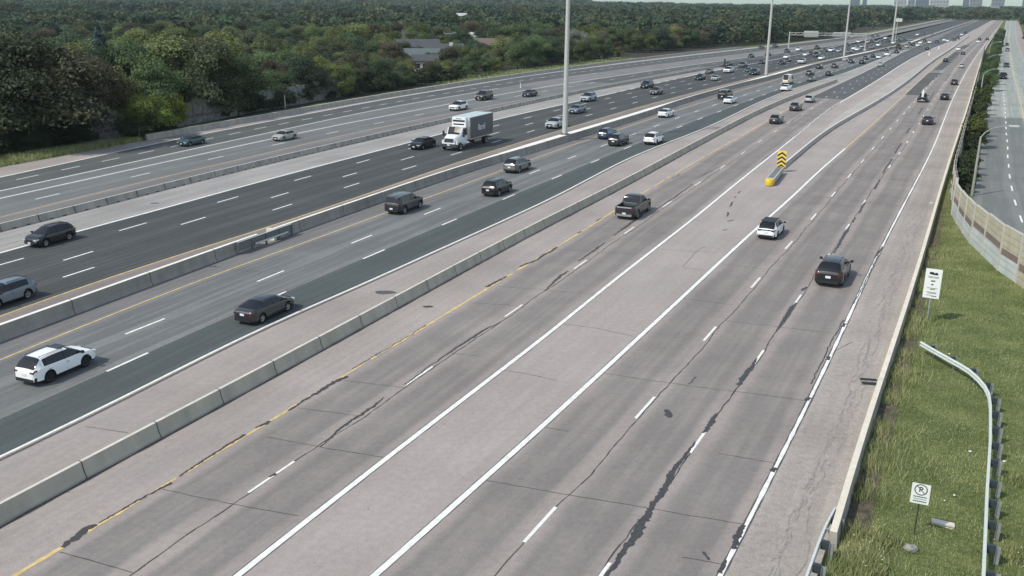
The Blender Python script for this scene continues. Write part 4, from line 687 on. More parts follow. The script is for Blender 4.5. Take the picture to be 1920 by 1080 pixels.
# precast blocks of the outer separator
bs = 45.2; first = None; k_ = 0; Lb = 4.12
while bs < 302:
    if first is None:
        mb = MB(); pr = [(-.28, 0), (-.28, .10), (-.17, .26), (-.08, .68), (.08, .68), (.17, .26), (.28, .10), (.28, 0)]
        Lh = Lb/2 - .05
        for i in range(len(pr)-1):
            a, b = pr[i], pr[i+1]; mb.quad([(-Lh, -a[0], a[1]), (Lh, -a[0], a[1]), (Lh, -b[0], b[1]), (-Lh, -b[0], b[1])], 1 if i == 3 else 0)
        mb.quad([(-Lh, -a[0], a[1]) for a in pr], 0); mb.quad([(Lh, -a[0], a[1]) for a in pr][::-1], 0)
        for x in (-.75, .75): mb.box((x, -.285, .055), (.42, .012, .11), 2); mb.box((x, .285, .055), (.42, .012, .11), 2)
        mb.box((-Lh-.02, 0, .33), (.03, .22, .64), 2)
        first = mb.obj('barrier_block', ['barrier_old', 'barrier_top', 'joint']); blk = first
    else:
        blk = first.copy(); COL.objects.link(blk)
    s = bs + Lb/2; a = W(bs, lat('B1', bs)-.28); b = W(bs+Lb, lat('B1', bs+Lb)-.28)
    blk.location = ((a[0]+b[0])/2, (a[1]+b[1])/2, 0); blk.rotation_euler = (0, 0, math.atan2(b[1]-a[1], b[0]-a[0]))
    nb_ = max(0, int((bs - 45.0)/Lb)); tag(blk, ORD[nb_] + ' block from the photo\'s left edge in the precast concrete barrier row', 'barrier block', 'precast barrier blocks')
    bs += Lb; k_ += 1

# steel gate panel closing the gap in the median wall
t0, t1 = 53.8, 61.2
c0 = W(t0, lat('B2', t0)+.15); c1 = W(t1, lat('B2', t1)+.15); an = math.atan2(c1[1]-c0[1], c1[0]-c0[0]); Lg = math.hypot(c1[0]-c0[0], c1[1]-c0[1])
gt = empty('steel_barrier_gate', ((c0[0]+c1[0])/2, (c0[1]+c1[1])/2, 0), an); tag(gt, 'dark steel barrier panel closing the gap in the median wall', 'barrier gate')
mb = MB(); mb.box((0, 0, .98), (Lg, .16, .06)); mb.box((0, .03, .62), (Lg, .05, .62)); mb.obj('rail_panel', 'gate_steel', gt)
mb = MB(); mb.box((0, 0, 1.02), (Lg-.2, .10, .03)); mb.obj('top_rail', 'steel_pale', gt)
mb = MB(); mb.box((.6, -.16, .48), (Lg*.6, .08, .14)); mb.obj('lower_rail', 'steel_pale', gt)
for x in (-Lg/2+.1, -Lg/4, 0, Lg/4, Lg/2-.1):
    mb = MB(); mb.box((x, .0, .46), (.14, .12, .92)); mb.box((x, 0, .01), (.3, .34, .02)); mb.obj('post', 'gate_steel', gt)
mb = MB(); mb.box((Lg/2-2.2, .60, .5), (.35, .8, 1.0)); 
o = mb.obj('concrete_end_block', 'barrier_top'); o.location = gt.location; o.rotation_euler = (0, 0, an); tag(o, 'short pale concrete end block beside the steel gate panel', 'concrete block')

# ------------------------------------------------------------------ guard rails
def wbeam(name, pts, side, zc, label, posts=True, gap=1.9, po=.42, post_h=.74):
    """pts world polyline; side=+1 posts on the right of travel"""
    root = empty(name, (pts[0][0], pts[0][1], 0)); ox, oy = pts[0]
    tag(root, label, 'guard rail', 'steel guard rails')
    # resample
    P_ = []; acc = 0
    for (x0, y0), (x1, y1) in zip(pts, pts[1:]):
        d = math.hypot(x1-x0, y1-y0); n = max(1, int(d/.25))
        for i in range(n): P_.append((x0+(x1-x0)*i/n, y0+(y1-y0)*i/n))
    P_.append(pts[-1])
    prof = [(0.0, -.155), (.03, -.13), (.08, -.10), (.08, -.06), (.0, -.02), (.0, .02), (.08, .06), (.08, .10), (.03, .13), (0.0, .155)]
    mb = MB(); prev = None; th = .02
    for i, (x, y) in enumerate(P_):
        a = P_[max(0, i-1)]; b = P_[min(len(P_)-1, i+1)]; dx, dy = b[0]-a[0], b[1]-a[1]; L_ = math.hypot(dx, dy); nx, ny = dy/L_*side, -dx/L_*side
        ring = [(x-ox-nx*o_, y-oy-ny*o_, zc+z) for o_, z in prof] + [(x-ox-nx*(o_-th), y-oy-ny*(o_-th), zc+z) for o_, z in prof[::-1]]
        if prev:
            m_ = len(ring)
            for j in range(m_): mb.quad([prev[j], prev[(j+1) % m_], ring[(j+1) % m_], ring[j]])
        else: mb.quad(ring)
        prev = ring
    mb.quad(prev[::-1]); mb.obj('rail', 'steel_pale', root)
    d = .6; run = 0; lastp = P_[0]
    for i, (x, y) in enumerate(P_[1:-1]):
        run += math.hypot(x-lastp[0], y-lastp[1]); lastp = (x, y)
        if run >= d:
            d += gap; b = P_[i+2]; a = P_[i]; dx, dy = b[0]-a[0], b[1]-a[1]; L_ = math.hypot(dx, dy); nx, ny = dy/L_*side, -dx/L_*side; an = math.atan2(dy, dx)
            pb = MB(); cx, cy = x-ox+nx*po, y-oy+ny*po
            for q in (-.05, .05): pb.box((cx+nx*q*1.4, cy+ny*q*1.4, post_h/2), (.16, .015, post_h), 0, an)
            pb.box((cx, cy, post_h/2), (.015, .14, post_h), 0, an)
            p_ = pb.obj('post', 'steel', root)
            kb = MB(); kb.box((x-ox+nx*(po/2-.02), y-oy+ny*(po/2-.02), zc), (.15, po-.12, .34), 0, an); kb.obj('blockout', 'steel_dark', root)
g1 = [G(*p, .75) for p in ((1727, 640), (1753, 655), (1780, 670), (1800, 681), (1818, 692), (1834, 706), (1848, 722), (1856, 738), (1859, 760), (1859, 820), (1856, 870), (1853, 920), (1850, 1000), (1847, 1070), (1844, 1150), (1840, 1260))]
wbeam('guard_rail', g1, -1, .6, 'pale steel guard rail with a curved end standing in the grass')
g2 = [G(*p, .75) for p in ((1568, 950), (1552, 980), (1541, 1005), (1532, 1029), (1515, 1077), (1490, 1150), (1455, 1250))]
wbeam('guard_rail', g2, -1, .6, 'steel guard rail joining the near end of the right concrete barrier')
mb = MB(); a = G(1551, 990, .8); b = G(1570, 1028, 0); mb.tube((*a, .78), (*b, 0.0), .05, .05, 8)
mb.tube((*b, 0.0), (*b, .25), .06); tag(mb.obj('brace_pole', 'steel'), 'slanted steel brace behind the end of the right barrier', 'brace')

# ------------------------------------------------------------------ noise wall (right)
NW = dict(cream=simple('wall_cream', (.44, .41, .30), .9, noise=.12, scale=1.5), brown=simple('wall_brown', (.20, .15, .125), .9, noise=.15, scale=2), pale=simple('wall_pale', (.50, .53, .51), .9, noise=.12, scale=1.2), post=simple('wall_post', (.50, .49, .43), .85, noise=.08, scale=2))
nw_pts = [W(70.5, 4.6), W(73.5, 3.1), W(76.6, 1.9), W(79.7, .6), W(84.2, -.7), W(88.0, -1.8), W(91.8, -2.6), W(95.6, -3.35), W(99.6, -4.05)]
sx = 103.8
while sx < 470: nw_pts.append(W(sx, lat('B6', sx) + (0 if sx > 110 else .15))); sx += 4.2 if sx < 160 else 9 if sx < 260 else 24
wall = empty('noise_wall', (*nw_pts[0], 0)); tag(wall, 'cream noise wall with a stepped brown band between the grass and the service road', 'noise wall')
wx, wy = nw_pts[0]; hw = [3.7, 3.7, 3.65, 3.6, 3.5, 3.4, 3.3, 3.2, 3.1] + [3.0]*60
rr = random.Random(2)
for i, ((x0, y0), (x1, y1)) in enumerate(zip(nw_pts, nw_pts[1:])):
    an = math.atan2(y1-y0, x1-x0); L_ = math.hypot(x1-x0, y1-y0); cx, cy = (x0+x1)/2-wx, (y0+y1)/2-wy; h = (hw[i]+hw[i+1])/2
    lo = [.95, 1.0, 1.35, 1.6, 1.6, 1.3, 1.3, 1.45, 1.55][i] if i < 9 else rr.choice((1.2, 1.5)); bh = .5
    pb = MB()
    parts = [(-.4, lo, 'cream' if i in (0, 1) else 'pale'), (lo, lo+bh, 'brown'), (lo+bh, h-.08, 'cream')]
    order = ['pale', 'brown', 'cream']
    for z0, z1, c in parts: pb.box((cx, cy, (z0+z1)/2), (L_-.2, .14 if c != 'brown' else .146, z1-z0), order.index(c), an)
    for q in range(1, 7): pb.box((cx, cy, q*.5+.02), (L_-.2, .152, .018), 3, an)
    pb.box((cx, cy, h-.03), (L_-.18, .2, .10), 4, an)
    pb.obj('panel', [NW['pale'], NW['brown'], NW['cream'], 'joint', NW['post']], wall)
for i, (x, y) in enumerate(nw_pts):
    a = nw_pts[max(0, i-1)]; b = nw_pts[min(len(nw_pts)-1, i+1)]; an = math.atan2(b[1]-a[1], b[0]-a[0])
    pb = MB(); pb.box((x-wx, y-wy, hw[i]/2-.18), (.2, .3, hw[i]+.42), 0, an); pb.obj('post', NW['post'], wall)
# noise wall (far left, behind the trees)
lw = [G(150, 268), G(195, 263), G(240, 258), G(295, 247), G(345, 236), G(400, 226), G(480, 209), G(560, 196), G(640, 181)]
wl2 = empty('noise_wall', (*lw[0], 0)); tag(wl2, 'grey panel noise wall showing in gaps between the trees on the left', 'noise wall')
MAT['wall_old'] = simple('old_wall', (.20, .205, .19), .95, noise=.35, scale=1.2); MAT['wall_red'] = simple('old_wall_red', (.15, .105, .10), .95, noise=.2, scale=1.5)
for i, (a, b) in enumerate(zip(lw, lw[1:])):
    n_ = 3
    for j in range(n_):
        p = (a[0]+(b[0]-a[0])*j/n_, a[1]+(b[1]-a[1])*j/n_); q = (a[0]+(b[0]-a[0])*(j+1)/n_, a[1]+(b[1]-a[1])*(j+1)/n_)
        an = math.atan2(q[1]-p[1], q[0]-p[0]); L_ = math.hypot(q[0]-p[0], q[1]-p[1]); cx, cy = (p[0]+q[0])/2-lw[0][0], (p[1]+q[1])/2-lw[0][1]; hh = 3.6+.4*(j % 2)
        pb = MB(); pb.box((cx, cy, hh/2), (L_-.2, .14, hh), 0, an); pb.box((cx, cy, hh*.35), (L_-.2, .15, .4), 1, an); pb.obj('panel', ['wall_old', 'wall_red'], wl2)
        pb = MB(); pb.box((p[0]-lw[0][0], p[1]-lw[0][1], hh/2+.1), (.22, .3, hh+.25), 0, an); pb.obj('post', 'wall_old', wl2)
# ================================================================== masts, gantry, lamps, signs
def mast(x, y, h, label, r0=.40, r1=.20):
    t = empty('light_mast', (x, y, 0)); tag(t, label, 'light mast', 'tall light masts on the median wall')
    mb = MB(); zz = [1.0, 1.0+(h-1)*.33, 1.0+(h-1)*.66, h]; rr_ = [r0, r0-(r0-r1)*.33, r0-(r0-r1)*.66, r1]
    for i in range(3): mb.tube((0, 0, zz[i]), (0, 0, zz[i+1]), rr_[i], rr_[i+1], 14)
    for i in (1, 2): mb.tube((0, 0, zz[i]-.06), (0, 0, zz[i]+.06), rr_[i]+.03, rr_[i]+.03, 14)
    mb.obj('pole', 'mast', t, smooth=True)
    mb = MB(); mb.box((0, 0, 1.02), (1.15, 1.0, .05), 0, R(62)); 
    for k in range(8): mb.tube((.46*math.cos(k*.785), .46*math.sin(k*.785), 1.02), (.46*math.cos(k*.785), .46*math.sin(k*.785), 1.16), .035, .035, 6)
    mb.obj('base_plate', 'steel_dark', t)
    mb = MB(); mb.tube((0, 0, h), (0, 0, h+.5), .7, .5, 14)
    for k in range(8):
        a = k*.785; mb.tube((.6*math.cos(a), .6*math.sin(a), h+.1), (1.5*math.cos(a), 1.5*math.sin(a), h), .05, .05, 6); mb.box((1.7*math.cos(a), 1.7*math.sin(a), h-.1), (.7, .4, .25), 0, a)
    mb.obj('lamp_ring', 'mast', t)
mx, my_ = G(1059, 250, 1.1); mast(mx, my_, 33, 'nearest of the tall pale light masts standing on the median wall')
mx, my_ = G(1436, 141, 1.0); mast(mx, my_, 33, 'second nearest tall pale light mast standing on the median wall')
mx, my_ = G(1582.5, 105, 1.0); mast(mx, my_, 33, 'third nearest tall pale light mast standing on the median wall')
mx, my_ = G(1673, 79, 1.0); mast(mx, my_, 27, 'farthest tall light mast standing on the median wall', .5, .35)
# sign gantry over the road coming toward the camera
ga = G(1478, 93); gb = G(1621, 95.5); an = math.atan2(gb[1]-ga[1], gb[0]-ga[0]); Lg = math.hypot(gb[0]-ga[0], gb[1]-ga[1])
t = empty('sign_gantry', (*ga, 0), an); tag(t, 'grey overhead sign gantry spanning the road left of the third light mast', 'sign gantry')
for i, x in enumerate((0, Lg)):
    mb = MB(); mb.tube((x, 0, 0), (x, 0, 7.6), .28, .24, 10); mb.box((x, 0, .4), (1.0, 1.0, .8)); mb.obj('post', 'mast', t)
mb = MB()
for z in (6.3, 7.3):
    for y in (-.5, .5): mb.tube((0, y, z), (Lg, y, z), .09, .09, 6)
x = 0; k = 0
while x < Lg - 1: mb.tube((x, -.5, 6.3 if k % 2 else 7.3), (x+1.6, -.5, 7.3 if k % 2 else 6.3), .05, .05, 5); mb.tube((x, .5, 6.3 if k % 2 else 7.3), (x+1.6, .5, 7.3 if k % 2 else 6.3), .05, .05, 5); x += 1.6; k += 1
mb.obj('truss', 'mast', t)
for x0, x1, z0, z1 in ((Lg*.19, Lg*.38, 5.5, 8.1), (Lg*.57, Lg*.80, 5.7, 7.7), (Lg*.84, Lg*.99, 5.7, 7.4)):
    mb = MB(); mb.box(((x0+x1)/2, .8, (z0+z1)/2), (x1-x0, .08, z1-z0), 0)
    q = x0+.4
    while q < x1: mb.box((q, .74, (z0+z1)/2), (.08, .06, z1-z0), 1); q += 1.0
    for z in (z0+.5, (z0+z1)/2, z1-.5): mb.box(((x0+x1)/2, .735, z), (x1-x0, .05, .08), 1)
    mb.obj('sign_panel', ['sign_back', 'steel'], t)
g = G(1678, 80)
t = empty('highway_sign', (*g, 0), R(-30)); tag(t, 'small pale sign panel on a post beside the farthest light mast', 'road sign')
mb = MB(); mb.tube((0, 0, 0), (0, 0, 13), .2, .16, 8); mb.obj('post', 'mast', t)
mb = MB(); mb.box((.6, -.2, 11.6), (3.4, .1, 1.7)); mb.obj('panel', 'sign_back', t)
# small things along the far left edge
mb = MB(); g = G(535, 204); mb.tube((0, 0, 0), (0, 0, 2.6), .1, .08, 8); o = mb.obj('marker_post', 'mast'); o.location = (*g, 0); tag(o, 'thin pale post standing in front of the dark trees behind the outer barrier', 'post')
g = G(262, 262); t = empty('marker_post', (*g, 0)); tag(t, 'thin post with a round white marker at the start of the outer barrier', 'post')
mb = MB(); mb.tube((0, 0, 0), (0, 0, 1.5), .05, .05, 8); mb.obj('pole', 'steel', t)
mb = MB(); mb.tube((0, -.03, 1.45), (0, .03, 1.45), .22, .22, 14); mb.obj('marker', 'white_sign', t)
# delineators / cabinets in the far grass strip
for (a, b, lab) in ((1128, 108, 'small white roadside cabinet at the edge of the trees right of the nearest mast'), (1635, 52, 'small white roadside cabinet on the far grass bank')):
    g = G(a, b); mb = MB(); mb.box((0, 0, .9), (1.1, .7, 1.8)); mb.box((0, 0, 1.83), (1.2, .8, .06)); o = mb.obj('utility_cabinet', 'white_sign'); o.location = (*g, 0); tag(o, lab, 'cabinet')
g = G(1358, 126); mb = MB(); mb.tube((0, 0, 0), (0, 0, 2.6), .28, .28, 10); mb.box((0, 0, .3), (1.2, 1.2, .6)); o = mb.obj('crash_drum', 'steel_dark'); o.location = (*g, 0); tag(o, 'dark post at the far end of the precast barrier row', 'post')
for a, b, c in ((976, 165, 'thin white marker post in the pinkish gore of the collector road'),):
    g = G(a, b); mb = MB(); mb.tube((0, 0, 0), (0, 0, 1.2), .09, .09, 8); mb.box((0, 0, .04), (.4, .4, .08)); o = mb.obj('delineator', 'white_sign'); o.location = (*g, 0); tag(o, c, 'delineator')
for a, b, c in ((1742, 104, 'nearer white delineator on the far right hand gore'), (1760, 92, 'farther white delineator on the far right hand gore')):
    g = G(a, b); mb = MB(); mb.tube((0, 0, 0), (0, 0, 1.5), .22, .18, 8); mb.box((0, 0, .05), (.7, .7, .1)); o = mb.obj('delineator', 'white_sign'); o.location = (*g, 0); tag(o, c, 'delineator')
# service road lamps
MAT['lamp_pole'] = simple('lamp_pole_concrete', (.33, .33, .30), .8, noise=.08, scale=2)
lamp0 = None
for i, (a, b, lab) in enumerate(((1822, 367, 'nearest curved arm street lamp beside the service road'), (1836, 192, 'second nearest curved arm street lamp beside the service road'), (1846, 150, 'third nearest curved arm street lamp beside the service road'), (1853, 114, 'fourth nearest curved arm street lamp beside the service road'))):
    g = G(a, b); hh = (7.6, 7.0, 6.8, 6.8)[i]
    t = empty('street_lamp', (*g, 0), R(-14)); tag(t, lab, 'street lamp', 'street lamps along the service road')
    mb = MB(); mb.tube((0, 0, 0), (0, 0, hh-1.2), .16, .10, 10); mb.obj('pole', 'lamp_pole', t, smooth=True)
    mb = MB(); mb.path([(0, 0, hh-1.3), (.35, 0, hh-.75), (1.0, 0, hh-.3), (1.8, 0, hh-.08), (2.6, 0, hh)], .05); mb.obj('arm', 'steel', t)
    mb = MB(); mb.box((3.05, 0, hh+.02), (.95, .32, .14)); mb.box((3.05, 0, hh-.07), (.6, .24, .06)); mb.obj('lamp_head', 'steel_pale', t)
# signs
def text_bars(mb, x0, x1, z, h, m, rn_):
    x = x0
    while x < x1 - .03:
        w = rn_.uniform(.04, .09); w = min(w, x1-x); mb.box((x+w/2, -.026, z), (w*.8, .004, h), m); x += w
def letter(ch, size, parent, name, mat, loc):
    cu = bpy.data.curves.new('t', 'FONT'); cu.body = ch; cu.size = size; cu.extrude = .003; cu.align_x = 'CENTER'; cu.align_y = 'CENTER'; cu.offset = size*.012
    to = bpy.data.objects.new('t', cu); COL.objects.link(to); dg = bpy.context.evaluated_depsgraph_get(); dg.update()
    me = bpy.data.meshes.new_from_object(to.evaluated_get(dg)); bpy.data.objects.remove(to)
    me.materials.clear(); me.materials.append(MAT[mat] if isinstance(mat, str) else mat)
    o = bpy.data.objects.new(name, me); COL.objects.link(o); o.parent = parent; o.location = loc; o.rotation_euler = (R(90), 0, 0); return o
g = G(1738, 604); t = empty('road_sign', (*g, 0), R(-28)); tag(t, 'tall white sign with a dark picture and lines of text in the right grass', 'road sign')
mb = MB(); mb.tube((0, .06, 0), (0, .06, 3.5), .05, .05, 8); mb.obj('post', 'steel', t)
mb = MB(); mb.box((0, 0, 2.62), (.98, .04, 1.95)); rn_ = random.Random(6)
mb.box((0, -.026, 3.28), (.52, .004, .09), 1); mb.box((-.12, -.026, 3.35), (.24, .004, .08), 1); mb.box((.14, -.026, 3.34), (.12, .004, .06), 1); mb.box((.08, -.027, 3.24), (.34, .004, .06), 1)
for z, a, b, h in ((3.08, -.34, .34, .03), (3.01, -.28, .3, .03), (2.80, -.12, .14, .09), (2.56, -.08, .06, .09), (2.32, -.3, .32, .035), (2.24, -.1, .2, .05), (2.05, -.3, .3, .03), (1.98, -.22, .3, .04), (1.84, -.3, .02, .03), (1.80, .02, .34, .06)):
    text_bars(mb, a, b, z, h, 1, rn_)
mb.obj('panel', ['white_sign', 'ink'], t)
g = G(1714, 1003); t = empty('no_parking_sign', (*g, 0), R(-24)); tag(t, 'small white no parking sign on a thin post in the grass', 'road sign')
mb = MB(); mb.tube((0, .05, 0), (0, .05, 2.15), .024, .028, 8); mb.obj('post', 'steel_dark', t)
mb = MB(); mb.box((0, 0, 1.8), (.66, .03, .84))
for z, m_ in ((1.68, 1), (1.59, 2), (1.49, 1)): text_bars(mb, -.24, .24, z, .035, m_, rn_)
mb.obj('panel', ['white_sign', 'ink', 'ink_green'], t)
mb = MB(); n_ = 36
for i in range(n_):
    a0, a1 = 2*math.pi*i/n_, 2*math.pi*(i+1)/n_
    mb.quad([(.2*math.cos(a0), -.021, 1.98+.2*math.sin(a0)), (.2*math.cos(a1), -.021, 1.98+.2*math.sin(a1)), (.235*math.cos(a1), -.021, 1.98+.235*math.sin(a1)), (.235*math.cos(a0), -.021, 1.98+.235*math.sin(a0))])
a = R(-45); c_, s_ = math.cos(a), math.sin(a)
mb.quad([(-.2*c_+.014*s_, -.0225, 1.98-.2*s_-.014*c_), (.2*c_+.014*s_, -.0225, 1.98+.2*s_-.014*c_), (.2*c_-.014*s_, -.0225, 1.98+.2*s_+.014*c_), (-.2*c_-.014*s_, -.0225, 1.98-.2*s_+.014*c_)])
mb.obj('prohibition_ring', 'ink', t)
letter('P', .30, t, 'letter', 'ink', (0, -.02, 1.98))
# debris
g = G(1767, 985); mb = MB(); mb.quad([(-.42, -.1, 0), (.40, -.16, 0), (.45, .1, 0), (-.3, .16, 0)]); mb.box((0, 0, .10), (.84, .24, .07)); o = mb.obj('concrete_slab', 'barrier_top'); o.location = (*g, .02); o.rotation_euler = (R(8), R(5), R(-18)); tag(o, 'flat grey slab lying in the grass right of the no parking sign', 'slab')
MAT['rock_grey'] = simple('rock_grey', (.30, .30, .26), .95, noise=.4, scale=9)
def rock(name, x, y, r, label, m='barrier_top', seed=1):
    rr = random.Random(seed); bm = bmesh.new(); bmesh.ops.create_icosphere(bm, subdivisions=2, radius=r)
    for v in bm.verts: v.co *= rr.uniform(.75, 1.2); v.co.z *= .55
    me = bpy.data.meshes.new(name); bm.to_mesh(me); bm.free(); me.materials.append(MAT[m]); o = bpy.data.objects.new(name, me); COL.objects.link(o); o.location = (x, y, r*.35); tag(o, label, 'stone' if name == 'rock' else 'litter', None); return o
g = G(1707, 1032); rock('rock', *g, .24, 'large grey rock at the foot of the no parking sign', 'rock_grey', seed=3)
for i, (a, b, r, l_) in enumerate(((1819, 847, .07, 'white scrap of litter in the grass left of the guard rail'), (1789, 929, .05, 'small white scrap of litter right of the no parking sign'), (1771, 939, .04, 'tiny white scrap of litter nearest the no parking sign'), (1883, 866, .07, 'white scrap of litter right of the guard rail posts'), (1780, 664, .06, 'white scrap of litter beside the curved end of the guard rail'), (1628, 1032, .08, 'pale scrap of litter in the weeds behind the barrier end'), (1754, 378, .09, ''))):
    if l_: g = G(a, b); rock('litter', *g, r, l_, 'white_sign', i)
g = G(1748, 387, 0); mb = MB(); mb.box((0, 0, .04), (.3, .12, .08)); o = mb.obj('road_reflector', 'white_sign'); o.location = (*W(103.2, lat('B5', 103.2)-.45), 0.3); tag(o, 'small white reflector on the road side of the right barrier', 'reflector')
# crash cushion
MAT['stripe'] = simple('stripe_black', (.015, .014, .012), .5); MAT['sign_yellow'] = simple('sign_yellow', (.80, .58, .10), .5)
ca = W(105.3, -23.35); cb_ = W(114.9, -24.3); an = math.atan2(cb_[1]-ca[1], cb_[0]-ca[0]); Lc = 9.2
t = empty('crash_cushion', (*ca, 0), an); tag(t, 'crash cushion with bright yellow nose and slotted grey top in front of the barrier', 'crash cushion')
mb = MB(); hw_ = .5
n_ = 9; zs = [.08, .25, .55, .72, .80]; sc_ = [.9, 1, 1, .97, .85]
ring = []
for z, s_ in zip(zs, sc_):
    ring.append([(.5 - .5*math.cos(math.pi*(-.5+i/(n_-1)))*s_, hw_*s_*math.sin(math.pi*(-.5+i/(n_-1))), z) for i in range(n_)] + [(1.0, hw_*s_, z), (1.0, -hw_*s_, z)])
for A_, B_ in zip(ring, ring[1:]):
    for i in range(len(A_)): j = (i+1) % len(A_); mb.quad([A_[i], A_[j], B_[j], B_[i]])
mb.quad(ring[-1]); mb.quad(ring[0][::-1]); mb.obj('nose', 'yellow', t, smooth=True)
mb = MB(); n_b = 6; bl = (Lc-1.05)/n_b
for i in range(n_b):
    x0 = 1.03 + i*bl; cx = x0 + bl/2
    for sgn in (-1, 1): mb.box((cx, sgn*.44, .5), (bl-.02, .06, .56)); mb.box((cx, sgn*.475, .62), (bl-.04, .03, .10), 1); mb.box((cx, sgn*.475, .40), (bl-.04, .03, .10), 1)
    mb.box((x0+.12, 0, .5), (.2, .84, .58), 1); mb.box((cx+.1, 0, .45), (bl-.3, .8, .3), 2)
    mb.box((x0+bl*.5, 0, .795), (bl*.95, .84, .03), 1)
    for q_ in (.28, .62, .92): mb.box((x0+bl*q_, 0, .82), (bl*.13, .62, .012), 2)
mb.box((1.03+(Lc-1.05)/2, -.44, .80), (Lc-1.05, .1, .04), 1); mb.box((1.03+(Lc-1.05)/2, .44, .80), (Lc-1.05, .1, .04), 1)
mb.obj('bays', ['steel', 'grey_plastic', 'stripe'], t)
mb = MB(); mb.box((Lc/2, 0, .04), (Lc-.4, .5, .08)); mb.obj('ground_rail', 'steel_dark', t)
g = W(115.6, -24.35); t = empty('chevron_sign', (*g, -.45), R(-26)); tag(t, 'tall yellow and black chevron sign above the barrier end', 'road sign')
mb = MB(); mb.tube((0, .08, 0), (0, .08, 2.9), .05, .05, 8); mb.obj('post', 'steel', t)
Wd, z0s, z1s = 1.05, 1.0, 3.05
mb = MB(); mb.box((0, 0, (z0s+z1s)/2), (Wd, .04, z1s-z0s)); mb.obj('panel', 'sign_yellow', t)
mb = MB(); hwid = Wd/2-.015
for k in range(4):
    zt = z0s + .42 + k*.50
    for sg in (-1, 1):
        pts = [(0, -.0225, zt), (sg*hwid, -.0225, zt-.36), (sg*hwid, -.0225, zt-.60), (0, -.0225, zt-.24)]
        pts = [(x, y, min(max(z, z0s+.01), z1s-.01)) for x, y, z in pts]
        mb.quad(pts if sg > 0 else pts[::-1])
mb.obj('chevron_stripes', 'stripe', t)
g = G(1436, 357); mb = MB(); mb.quad([(-.9, -.2, 0), (.2, -.35, 0), (1.0, -.1, 0), (.5, .15, 0), (-.6, .12, 0)]); o = mb.obj('scraped_patch', 'shoulder_light'); o.location = (*g, .006); struct(o)

# ================================================================== vehicles
MAT['car_paint'] = simple('car_paint', (1, 1, 1), .32, objcol=True, coat=.5)
def glass_mat(name, c, r):
    m, n, l, b = new_mat(name); b.inputs['Base Color'].default_value = rgb(c); b.inputs['Roughness'].default_value = r; b.inputs['Specular IOR Level'].default_value = .5; return m
MAT['glass'] = glass_mat('car_glass', (.012, .015, .017), .06)
MAT['trim'] = simple('car_trim', (.016, .016, .017), .6)
MAT['tyre'] = simple('tyre_rubber', (.013, .013, .013), .85)
MAT['rim'] = simple('rim_metal', (.42, .43, .44), .3, metal=.8)
MAT['rim_black'] = simple('rim_black', (.02, .02, .02), .35)
MAT['tail'] = simple('tail_light', (.12, .012, .014), .2, coat=.5)
MAT['tail_dark'] = simple('tail_light_dark', (.09, .015, .018), .2, coat=.5)
MAT['head'] = simple('head_light', (.55, .58, .6), .15, coat=.6)
MAT['plate'] = simple('licence_plate', (.75, .76, .80), .5)
MAT['chrome'] = simple('chrome', (.72, .73, .74), .15, metal=.9)
KIND = {
 'sedan': dict(L=4.8, W=1.84, H=1.45, top=[(-.5, .90), (-.485, 1.0), (-.40, 1.04), (-.3, 1.03), (.0, .98), (.24, .98), (.40, .86), (.47, .72), (.5, .60)], cab=(-.40, -.20, .10, .27), R=.335, wx=(.295, -.295), tuck=.24, low=.30, trim=False, zb=.20),
 'suv': dict(L=4.65, W=1.88, H=1.66, top=[(-.5, .92), (-.487, 1.06), (-.40, 1.12), (.0, 1.06), (.25, 1.06), (.40, .98), (.47, .84), (.5, .68)], cab=(-.482, -.36, .05, .275), R=.37, wx=(.29, -.29), tuck=.25, low=.36, trim=True, zb=.24),
 'bigsuv': dict(L=4.95, W=1.98, H=1.84, top=[(-.5, .98), (-.49, 1.16), (-.40, 1.20), (.0, 1.17), (.25, 1.17), (.43, 1.12), (.485, 1.0), (.5, .75)], cab=(-.485, -.44, .10, .25), R=.40, wx=(.31, -.30), tuck=.15, low=.44, trim=True, zb=.28),
 'pickup': dict(L=5.8, W=2.04, H=1.92, top=[(-.5, 1.12), (-.495, 1.20), (-.12, 1.22), (.2, 1.20), (.27, 1.20), (.44, 1.14), (.485, 1.05), (.5, .8)], cab=(-.135, -.085, .10, .24), R=.41, wx=(.32, -.30), tuck=.18, low=.46, trim=True, zb=.30, bed=(-.475, -.15)),
 'van': dict(L=5.6, W=2.1, H=2.6, top=[(-.5, 1.0), (-.495, 1.2), (.2, 1.15), (.30, 1.15), (.44, 1.02), (.485, .9), (.5, .7)], cab=(-.49, -.47, .22, .37), R=.38, wx=(.33, -.30), tuck=.14, low=.45, trim=True, zb=.28),
}
def interp(pts, x):
    xs = [p[0] for p in pts]; zs = [p[1] for p in pts]; return float(np.interp(x, xs, zs))
def sm(t): t = max(0, min(1, t)); return t*t*(3-2*t)
